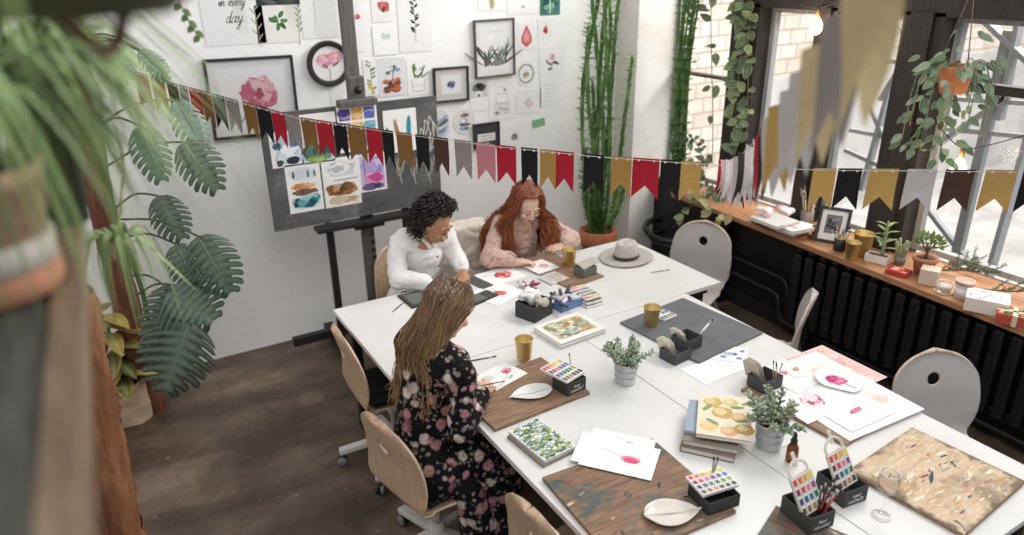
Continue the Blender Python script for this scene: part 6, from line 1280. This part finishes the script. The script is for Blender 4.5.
def basket():
    c = PX(955, 78, 3.95); t = thing('hanging_plant', 'bushy plant in a hanging terracotta pot before the big window', 'plant', c); m = MB(); m.lathe([(.001, -.075), (.06, -.075), (.085, .035), (.092, .035), (.094, .065), (.084, .065), (.078, .03), (.001, .03)], 28, m=TERRA, col='c9805c'); m.build('terracotta_pot', t); m = MB()
    for k in range(3): a = 2*PI*k/3; m.tube([(.09*math.cos(a), .09*math.sin(a), .06), (0, 0, .45)], .002, 5, MATTE, '8d7a5c')
    m.tube([(0, 0, .45), (0, 0, .75)], .002, 5, MATTE, '8d7a5c'); m.build('hanger', t)
    for k in range(150):
        a = rnd.uniform(0, 2*PI); rr = rnd.uniform(.05, .19); drop = rnd.uniform(-.22, .11) if rnd.random() < .75 else rnd.uniform(-.42, -.2); p = V((rr*math.cos(a), rr*math.sin(a), drop if rr > .08 else abs(drop)*.5+.05))
        if p.z < -.1: p.x *= .8; p.y = p.y*.6+rnd.choice((-.02, .1))
        L = rnd.uniform(.045, .085); d = V((math.cos(a)*.7, math.sin(a)*.7, -.55+rnd.uniform(-.3, .4))).normalized(); m = MB(); c0 = rnd.choice(('5f7d52', '7c9470', '4f6b47', '93a585')); oval_leaf(m, p, p+d*L, (V((0, 0, .7))+CAMDIR(c)).normalized(), L*.26, jit(c0, .15), edge=mixc(c0, 'd5dccb', .4)); m.build('leaf', t)
    m = MB()
    for k in range(12): a = 2*PI*k/12; m.tube(catmull([V((.05*math.cos(a), .05*math.sin(a), .05)), V((.12*math.cos(a), .12*math.sin(a), .09)), V((.18*math.cos(a), .18*math.sin(a), -.02)), V((.19*math.cos(a), .19*math.sin(a), -.2-.15*math.sin(k*2)**2))], 4), .0025, 5, LEAF, '8a8f6a')
    m.build('stem', t)
basket()
# ================================================================== BUNTING
FLAGM = attr_mat('paper flag', .85, 0, .08, 40, spec=.2)
FC = dict(r='a3202f', k='1c1a1b', g='a07c42', y='8b827e', s='b9b4b1', b='4a362d', p='b9787e', o='b59255', w='d9d4d4', q='d9b5ba', d='7d5a2f', e='c2ae84')
def flag(t, A, B, h, col, name='flag', bend=.012, holes=True):
    m = MB(); A, B = V(A), V(B); e = B-A; n = V((-e.y, e.x, 0)).normalized(); N = 6; vs = []
    for j in range(N+1):
        f = j/N
        for (u, cutv) in ((0, 1), (.25, .84), (.5, .68), (.75, .84), (1, 1)):
            z = -h*cutv*f; vs.append(A+e*(u+.0)+V((0, 0, z))+n*bend*math.sin(f*2.4+u*1.3)*f)
    m.add(vs, [(5*j+i, 5*j+i+1, 5*j+i+6, 5*j+i+5) for j in range(N) for i in range(4)], FLAGM, FC[col] if col in FC else col, False); ob = m.build(name, t)
    if holes:
        un = e.normalized(); c = (CAMP-A); c.z = 0; sg = 1 if n.dot(c) > 0 else -1
        for u in (.22, .78): hm = MB(); q = A+e*u+V((0, 0, -.012))+n*.0016*sg; hm.prism([(.0055*math.cos(a*PI/4), .0055*math.sin(a*PI/4)) for a in range(8)], -.0005, .0005, MATTE, 'dcd9d4', Matrix.Translation(q) @ Matrix((un, V((0, 0, 1)), un.cross(V((0, 0, 1))))).transposed().to_4x4()); hm.build('eyelet', ob)
def bunting1():
    K = [(120, 66, 4.55), (160, 79, 4.6), (200, 90, 4.55), (300, 117, 4.2), (400, 132, 3.9), (500, 145, 3.65), (600, 155, 3.55), (700, 162, 3.6), (815, 168, 3.7), (925, 169, 3.85), (1024, 170, 4.0), (1070, 171, 4.1)]
    def at(x):
        for (a, b) in zip(K, K[1:]):
            if x <= b[0]: f = (x-a[0])/(b[0]-a[0]); return PD(x, a[1]+(b[1]-a[1])*f, a[2]+(b[2]-a[2])*f)
        return PD(*K[-1])
    o = at(600); t = thing('bunting_garland', 'long string of red, black, gold and grey paper flags strung across the whole room', 'bunting', o); m = MB(); m.tube([at(x)-o+V((0, 0, -.01)) for x in range(120, 1071, 19)], .0018, 5, MATTE, 'c9c5bd'); m.build('string', t)
    F = [(134, 148, 'r'), (150, 164, 'g'), (166, 177, 'b'), (178, 187, 'y'), (188, 200, 'r'), (200, 211, 'd'), (211.5, 224, 'k'), (224.5, 238, 'y'), (242, 255, 'd'), (255.5, 270, 'k'), (270.5, 284, 'r'), (284.5, 299, 'y'), (300, 315, 'd'), (315.5, 332, 'r'), (332.5, 346, 'k'), (347, 365, 'd'), (365.5, 381, 'r'), (381.5, 393, 'k'), (396, 411.5, 'd'), (415, 428, 'k'), (433, 448, 'b'), (454, 471, 'y'), (476, 495, 'p'), (496.5, 516, 'r'), (521, 537.5, 'k'), (540, 556, 'g'), (555, 574, 'r'), (584, 604, 'k'), (612, 632, 'g'), (633, 660, 'r'), (661, 681, 'k'), (681.5, 702, 'o'), (813.5, 837, 'o'), (838.5, 863, 'k'), (870, 899.5, 'o'), (908, 938, 's'), (946, 976, 'b'), (986, 1018, 'o'), (1024, 1054, 'k')]
    for x0, x1, c in F: flag(t, at(x0)-o, at(x1)-o, .2, c, bend=rnd.uniform(.004, .016))
bunting1()
def bunting2():
    A, B = PD(721, 160, 4.35), PD(926, -118, .92); o = A.copy(); t = thing('bunting_garland', 'second string of paper flags seen nearly edge-on, running from window corner past the viewer', 'bunting', o); D = B-A; L = D.length
    pos = lambda f: D*f+V((0, 0, -.10*math.sin(PI*f)))
    m = MB(); m.tube([pos(i/24) for i in range(25)], .0018, 5, MATTE, 'c9c5bd'); m.build('string', t)
    cs = 'rqwqswsqwskqssrksosseyesrs'; n = 23; dh = V((D.x, D.y, 0)).normalized()
    for i in range(n):
        f = .005+i*.0428; a = rnd.choice((-1, 1))*rnd.uniform(.12, .34) if i < 16 else .34+.05*(i % 3); e = Matrix.Rotation(a, 3, 'Z') @ dh; p = pos(f); w = .12; z = D.z/L*w; flag(t, p-e*w/2+V((0, 0, -z/2)), p+e*w/2+V((0, 0, z/2)), .215, cs[i], bend=rnd.uniform(.01, .035), holes=i > 12)
bunting2()
# ================================================================== STRING LIGHTS
def bulbs():
    gl = NT('glowing bulb'); gl.b.inputs['Emission Color'].default_value = (1, .78, .5, 1); gl.b.inputs['Emission Strength'].default_value = 25; gl.b.inputs['Base Color'].default_value = (1, .9, .75, 1)
    o = PX(820, 8, 4.02); t = thing('string_lights', 'wire of warm glowing bulbs hung across the dark window posts', 'string lights', o); m = MB()
    pts = [PX(*q, 4.02)-o for q in ((740, -12), (790, 2), (818, 8), (850, 2), (900, 30), (930, 110), (944, 132), (962, 148), (985, 146), (1030, 134))]; m.tube(catmull(pts, 6), .003, 6, MATTE, '3a3430'); m.build('wire', t)
    for q in ((819, 9), (963, 149)):
        c = PX(*q, 4.02)-o; m = MB(); m.lathe([(.008, 0), (.013, -.005), (.014, -.045), (.011, -.05)], 14, c, MATTE, '9a6a44'); s = m.build('lamp_socket', t); m = MB(); m.lathe([(.008, -.05), (.02, -.065), (.036, -.095), (.038, -.115), (.025, -.14), (.001, -.15)], 18, c, gl.m); m.build('bulb', s)
        l = bpy.data.lights.new('bulb glow', 'POINT'); l.energy = 4; l.color = (1, .75, .45); l.shadow_soft_size = .03; lo = bpy.data.objects.new('bulb_light', l); COL.objects.link(lo); lo.location = o+c+V((-.06, 0, -.1))
bulbs()
# ================================================================== ON THE WINDOW SILL
S = .815
def S_(x, y): return P(x, y, S)
for i, (c, th) in enumerate((('c9c6c4', .02), ('8f8d8d', .018), ('e5e3e1', .02), ('a9a5a3', .018), ('d5d2d0', .02))):
    book(('bottom', 'second', 'middle', 'fourth', 'top')[i]+' magazine of the flat stack on the sill under the edge-on flags', (749.5, 217-i*.2), (775+i*.4, 227.5-i*.2), (772, 211), S+.001+sum((.02, .018, .02, .018, .02)[:i+1])+.0012*i, th, c, None, 'magazine', 'magazine')
for i, (c, th) in enumerate((('efeceb', .026), ('f3f0ef', .024), ('e9e4e2', .022))):
    book(('bottom', 'middle', 'top')[i]+' white booklet of the loose pile beside the brush jar on the sill', (777+i*1.5, 228-i), (794-i, 233.5-i), (795, 219), S+.001+.0265*(i+1), th, c, lambda A, L, W: A.wash(-L*.3, -W*.3, L*.3, W*.3, ['e3a9ae', 'f0d3d5', 'd98d96'], 5, .02), 'booklet', 'booklet')
for (px, z, lab) in (((763, 213), .925, 'crumpled pink and white paper on top of the magazine stack'), ((786, 214), .908, 'crumpled white tissue on top of the booklet pile')):
    m = MB(); o = P(*px, z)
    for k in range(6): m.ell(V((rnd.uniform(-.03, .03), rnd.uniform(-.05, .05), rnd.uniform(0, .02))), (.04, .03, .022), Matrix.Rotation(rnd.uniform(0, 3), 3, 'Z'), 10, 7, PAPER, 'f0e6e5')
    ob = fuse(m, 'crumpled_paper', None, .008, 3, .5, (.016, 20), colf=lambda c: mixc('f2eceb', 'd98d96', max(0, min(1, mnoise.noise(c*18)*2)))); ob.location = o+V((0, 0, .012)); tag(ob, lab, 'paper')
def jar_of(label, o, r, h, mat, col, n, L, grp, lab2, cols, name='brush_jar', cat='jar'):
    t = thing(name, label, cat, o); m = MB(); m.lathe([(.001, .003), (r*.9, .003), (r*.92, 0), (r, .006), (r, h), (r*.93, h), (r*.9, .01), (.001, .008)], 22, m=mat, col=col); m.build('container', t)
    for i in range(n):
        a = 2*PI*i/n; p0 = o+V((r*.3*math.cos(a), r*.3*math.sin(a), .015)); p1 = p0+V((math.cos(a)*.05*rnd.uniform(.3, 1.3), math.sin(a)*.05*rnd.uniform(.3, 1.3), rnd.uniform(*L))); b_ = brush(lab2, p0, p1, 0, hcol=rnd.choice(cols), r=rnd.uniform(.004, .0062), tip=rnd.choice(('5a4535', 'e3ddd3', '2c2623', 'b59a7a'))); b_['group'] = grp
jar_of('glass jar crowded with paintbrushes on the sill, behind the dark wooden stand', S_(806, 224), .042, .1, SATIN, '8d8277', 24, (.19, .29), 'brushes in the sill jar', 'paintbrush standing in the crowded jar on the sill', ('c9a26e', 'e3d9c8', '8a5a38', 'd9b98a', '3a2f2a'))
jar_of('small black cup of pencils before the photo frame on the sill', S_(839, 250), .036, .08, SATIN, '1b1b1c', 9, (.1, .14), 'pencils in the black cup', 'pale pencil or brush standing in the small black cup on the sill', ('e3d2b2', 'd9c4a0', 'c9a876', 'efe7da'))
def stand():
    t = thing('wooden_stand', 'dark turned wooden stand in front of the brush jar on the sill', 'ornament', S_(814, 238)); W_ = wood('dark turned wood', '7a4a30', '4a2a1c', 2, .4); m = MB(); m.lathe([(.001, .0), (.04, 0), (.042, .01), (.02, .016), (.014, .03), (.02, .04)], 22, m=W_); m.build('foot', t); m = MB(); m.ell((0, 0, .062), (.032, .032, .028), m=W_); m.build('ball', t)
stand()
def photo():
    b0 = S_(829, 243); t = thing('photo_frame', 'black photo frame with grey photograph leaning on the sill', 'photo frame', b0); fx = V((-.9, -.45, 0)).normalized(); sd = V((0, 0, 1)).cross(fx); upv = (V((0, 0, 1))-fx*.45).normalized(); nn = sd.cross(upv); M4 = Matrix((sd, upv, nn)).transposed(); m = MB(); Wd, Hg = .19, .23
    def bx(x, y, z, a, b_, c, col, mt=SATIN): m.box(M4 @ V((x, y, z)), (a, b_, c), M4, mt, col)
    for s in (-1, 1): bx(s*(Wd/2-.009), Hg/2, 0, .018, Hg, .02, '1a1a1b')
    bx(0, .009, 0, Wd-.036, .018, .02, '1a1a1b'); bx(0, Hg-.009, 0, Wd-.036, .018, .02, '1a1a1b'); m.build('frame', t); m = MB(); bx(0, Hg/2, -.004, Wd-.03, Hg-.03, .004, 'e9e7e5', PAPER); m.build('mount', t)
    m = MB(); bx(0, Hg*.53, -.001, Wd*.5, Hg*.52, .003, '77777a', PAPER); 
    for k in range(12): bx(rnd.uniform(-.03, .03), Hg*.53+rnd.uniform(-.04, .04), .001+.0002*k, rnd.uniform(.01, .03), rnd.uniform(.01, .03), .001, rnd.choice(('55565a', '98989b', '444448', 'b5b5b7')), PAPER)
    m.build('photograph', t); m = MB(); m.bar(M4 @ V((0, Hg*.7, -.01)), V((-fx.x*.13, -fx.y*.13, .004)), .03, .004, SATIN, '1a1a1b'); m.build('prop_leg', t)
photo()
gold_pot('brass pot on the sill, the front one of the two beside the pencil cup', S_(851, 259), S, 1.05)
gold_pot('brass pot on the sill, standing behind the front brass pot', S_(861, 255), S, 1.35)
def planter():
    t = thing('succulent_planter', 'white oblong planter with a tall pale green succulent on the sill', 'plant', S_(877, 262), -1.35); m = MB(); L, W, h = .13, .07, .05
    m.box((0, 0, .004), (L, W, .008), m=GLOSS, col='efe7e1')
    for s in (-1, 1): m.box((s*(L/2-.004), 0, h/2), (.008, W, h), m=GLOSS, col='efe7e1'); m.box((0, s*(W/2-.004), h/2), (L-.016, .008, h), m=GLOSS, col='efe7e1')
    m.build('planter_box', t, bevel=.002); m = MB(); m.box((0, 0, .036), (L-.016, W-.016, .008), m=MATTE, col='4a3f36'); m.build('soil', t)
    m = MB(); m.tube([(.02, 0, .04), (.02, 0, .12), (.015, .01, .2), (.02, .0, .26)], [.012, .011, .009, .005], 8, LEAF, 'a3b48a'); m.build('stem', t)
    for k in range(14): a = k*2.4; z = .09+.012*k; m = MB(); L2 = .085-.002*k; b = V((.018, 0, z)); oval_leaf(m, b, b+V((math.cos(a)*L2, math.sin(a)*L2, .035)), V((0, 0, 1)), .013, jit('9fb784', .12), .3, .2); m.build('leaf', t)
planter()
def cactus():
    t = thing('potted_cactus', 'cluster of pale column cacti in a small pot behind the red packet', 'plant', S_(899, 264)); m = MB(); m.lathe([(.001, 0), (.028, 0), (.036, .05), (.032, .05), (.001, .046)], 20, m=TERRA, col='8d8a84'); m.build('pot_body', t)
    for k in range(7): a = k*1.1; b = V((.018*math.cos(a), .018*math.sin(a), .046)); m = MB(); m.cap(b, b+V((.016*math.cos(a), .016*math.sin(a), rnd.uniform(.05, .11))), .010, .009, 8, LEAF, jit('a5ab8a', .12)); m.build('cactus_stem', t)
cactus()
def soft_box(label, px, ang, d, col, name, cat, art=None, ribbon=None, mat=PAPER):
    t = thing(name, label, cat, S_(*px) if not isinstance(px, V) else px, ang); m = MB(); m.box((0, 0, d[2]/2), d, m=mat, col=col); m.build('box_body', t, bevel=.004)
    if art: m = MB(); A = Art(m, d[2]+.0006); art(A, d[0], d[1]); m.build('printed_top', t)
    if ribbon: m = MB(); m.box((0, 0, d[2]/2), (d[0]*.14, d[1]+.003, d[2]+.003), m=SATIN, col=ribbon); m.box((0, 0, d[2]/2), (d[0]+.003, d[1]*.14, d[2]+.003), m=SATIN, col=ribbon); m.build('ribbon', t)
    return t
soft_box('red foil packet lying flat on the sill before the cacti', (898, 274), -1.3, (.12, .09, .028), 'b23c38', 'foil_packet', 'packet', lambda A, L, W: A.wash(-L*.45, -W*.45, L*.45, W*.45, ['c9524c', 'a3302e', 'd9736a', 'e3a59c'], 14, .012), mat=GLOSS)
def bonsai():
    t = thing('potted_tree_succulent', 'little tree-like succulent in a terracotta pot on the sill', 'plant', S_(922, 274)); m = MB(); m.lathe([(.001, 0), (.045, 0), (.06, .085), (.066, .085), (.067, .11), (.058, .11), (.055, .095), (.001, .095)], 26, m=TERRA, col='c98d6e'); m.build('terracotta_pot', t); m = MB(); m.lathe([(.055, .096), (.001, .098)], 18, m=MATTE, col='3d3129'); m.build('soil', t)
    m = MB(); m.tube([(0, 0, .095), (.004, 0, .13), (0, .004, .17)], [.012, .009, .007], 8, MATTE, '7a6248')
    for k in range(7): a = k*.9; m.tube([(0, 0, .14), (.03*math.cos(a), .03*math.sin(a), .18), (.055*math.cos(a), .055*math.sin(a), .21)], [.006, .004, .003], 6, MATTE, '7a6248')
    m.build('trunk', t); m = MB()
    for k in range(150): d = V((G(), G(), abs(G())*.8)).normalized(); p = V((0, 0, .175))+V((d.x*.085, d.y*.085, d.z*.07))*rnd.uniform(.6, 1); oval_leaf(m, p, p+(d+V((0, 0, .3)))*.024, d.orthogonal(), .007, jit('7f9f5c', .22), .2, .1, n=3)
    m.build('foliage', t)
bonsai()
soft_box('speckled kraft paper cube on the sill in front of the terracotta pot', (928, 283), -1.15, (.095, .09, .09), 'd9c4b2', 'gift_cube', 'box', lambda A, L, W: A.wash(-L*.45, -W*.45, L*.45, W*.45, ['e6d5c6', 'c9b09c', 'f0e4d9'], 16, .008))
def fir(label, px, L, ang):
    o = S_(*px)+V((0, 0, .012)); t = thing('fir_sprig', label, 'greenery', o, ang); m = MB(); m.tube([(-L/2, 0, 0), (0, 0, .02), (L/2, .01, .05)], .003, 6, MATTE, '5d4a38'); tw = []
    for k in range(5): b = V((-L*.3+L*.15*k, 0, .012+.008*k)); e = b+V((.05, (-1)**k*.06, .045)); m.tube([b, e], .002, 5, MATTE, '5d4a38'); tw.append((b, e))
    tw.append((V((-L/2, 0, 0)), V((L/2, .01, .05)))); m.build('twig', t); m = MB()
    for b, e in tw:
        d = (e-b).normalized(); n = int((e-b).length/.0032)
        for k in range(n): p = b.lerp(e, k/n); a = rnd.uniform(0, 2*PI); o1 = d.orthogonal().normalized(); o2 = d.cross(o1); q = (d*.8+o1*math.cos(a)+o2*math.sin(a)).normalized(); m.tube([p, p+q*.02], [.0016, .0006], 4, LEAF, jit(rnd.choice(('4f6650', '6d8268', '3d5240', '8a9a82')), .12))
    m.build('needles', t)
fir('fir sprig lying behind the kraft cube against the big window', (952, 276), .2, -1.2); fir('fir sprig lying behind the pink-lidded jar', (975, 277), .22, -1.5); fir('fir sprig behind the white patterned box', (1008, 297), .24, -1.2); fir('fir sprig between the two bigger sprigs, leaning up on the pane', (964, 268), .16, -.4)
def candle():
    t = thing('candle_jar', 'low clear glass candle jar on a round coaster on the sill', 'candle', S_(943, 292)); g = m_glass('jar glass', .1); m = MB(); m.lathe([(.001, 0), (.05, 0), (.05, .006), (.001, .006)], 24, m=MATTE, col='d9b58d'); m.build('coaster', t); m = MB(); m.lathe([(.001, .008), (.036, .008), (.04, .014), (.04, .058), (.037, .058), (.037, .016), (.001, .012)], 26, m=g); m.build('glass_jar', t); m = MB(); m.lathe([(.001, .014), (.036, .014), (.036, .04), (.001, .041)], 22, m=SATIN, col='efe9e2'); m.build('wax', t)
    m = MB(); m.tube([(.0385*math.cos(2*PI*i/26), .0385*math.sin(2*PI*i/26), .058) for i in range(27)], .0016, 5, GLOSS, 'f0f0f0', False); m.build('rim', t)
    t = thing('storage_jar', 'glass jar with white label and pink-orange lid on the sill', 'jar', S_(962, 297)); m = MB(); m.lathe([(.001, 0), (.04, 0), (.044, .006), (.044, .07), (.038, .078), (.038, .082)], 26, m=SATIN, col='d9cfca'); m.build('glass_jar', t); m = MB(); m.lathe([(.0446, .016), (.0446, .058)], 26, m=PAPER, col='f4f1ef'); m.build('paper_label', t); m = MB(); m.lathe([(.001, .095), (.044, .094), (.046, .09), (.046, .08), (.001, .079)], 26, m=SATIN, col='d09a88'); m.build('lid', t)
    m = MB(); m.tube([(.044*math.cos(2*PI*i/26), .044*math.sin(2*PI*i/26), .094) for i in range(27)], .003, 6, SATIN, 'e5ddd5', False); m.build('lid_ring', t)
candle()
def speck(cols): return lambda A, L, W: A.wash(-L*.48, -W*.48, L*.48, W*.48, cols, 36, .006, 1)
soft_box('white box with tiny dark speckles on its lid, on the sill', (985, 309), -1.12, (.19, .15, .075), 'e9ddd0', 'patterned_box', 'box', lambda A, L, W: (A.rect(-L*.5, -W*.5, L*.5, W*.5, 'f4f2f0'), A.wash(-L*.48, -W*.48, L*.48, W*.48, ['8d9197', 'b9a9a5', '6d7a86'], 60, .007, 1)))
soft_box('gift box in red and green patterned paper with ribbon on the sill', (1013, 322), -1.12, (.15, .12, .055), 'b5523f', 'gift_box', 'box', lambda A, L, W: A.wash(-L*.48, -W*.48, L*.48, W*.48, ['3f7a4a', 'c9483c', '2f5f38', 'e0b8a0', '5a9460'], 60, .015, 1.2), 'd9c9a9')
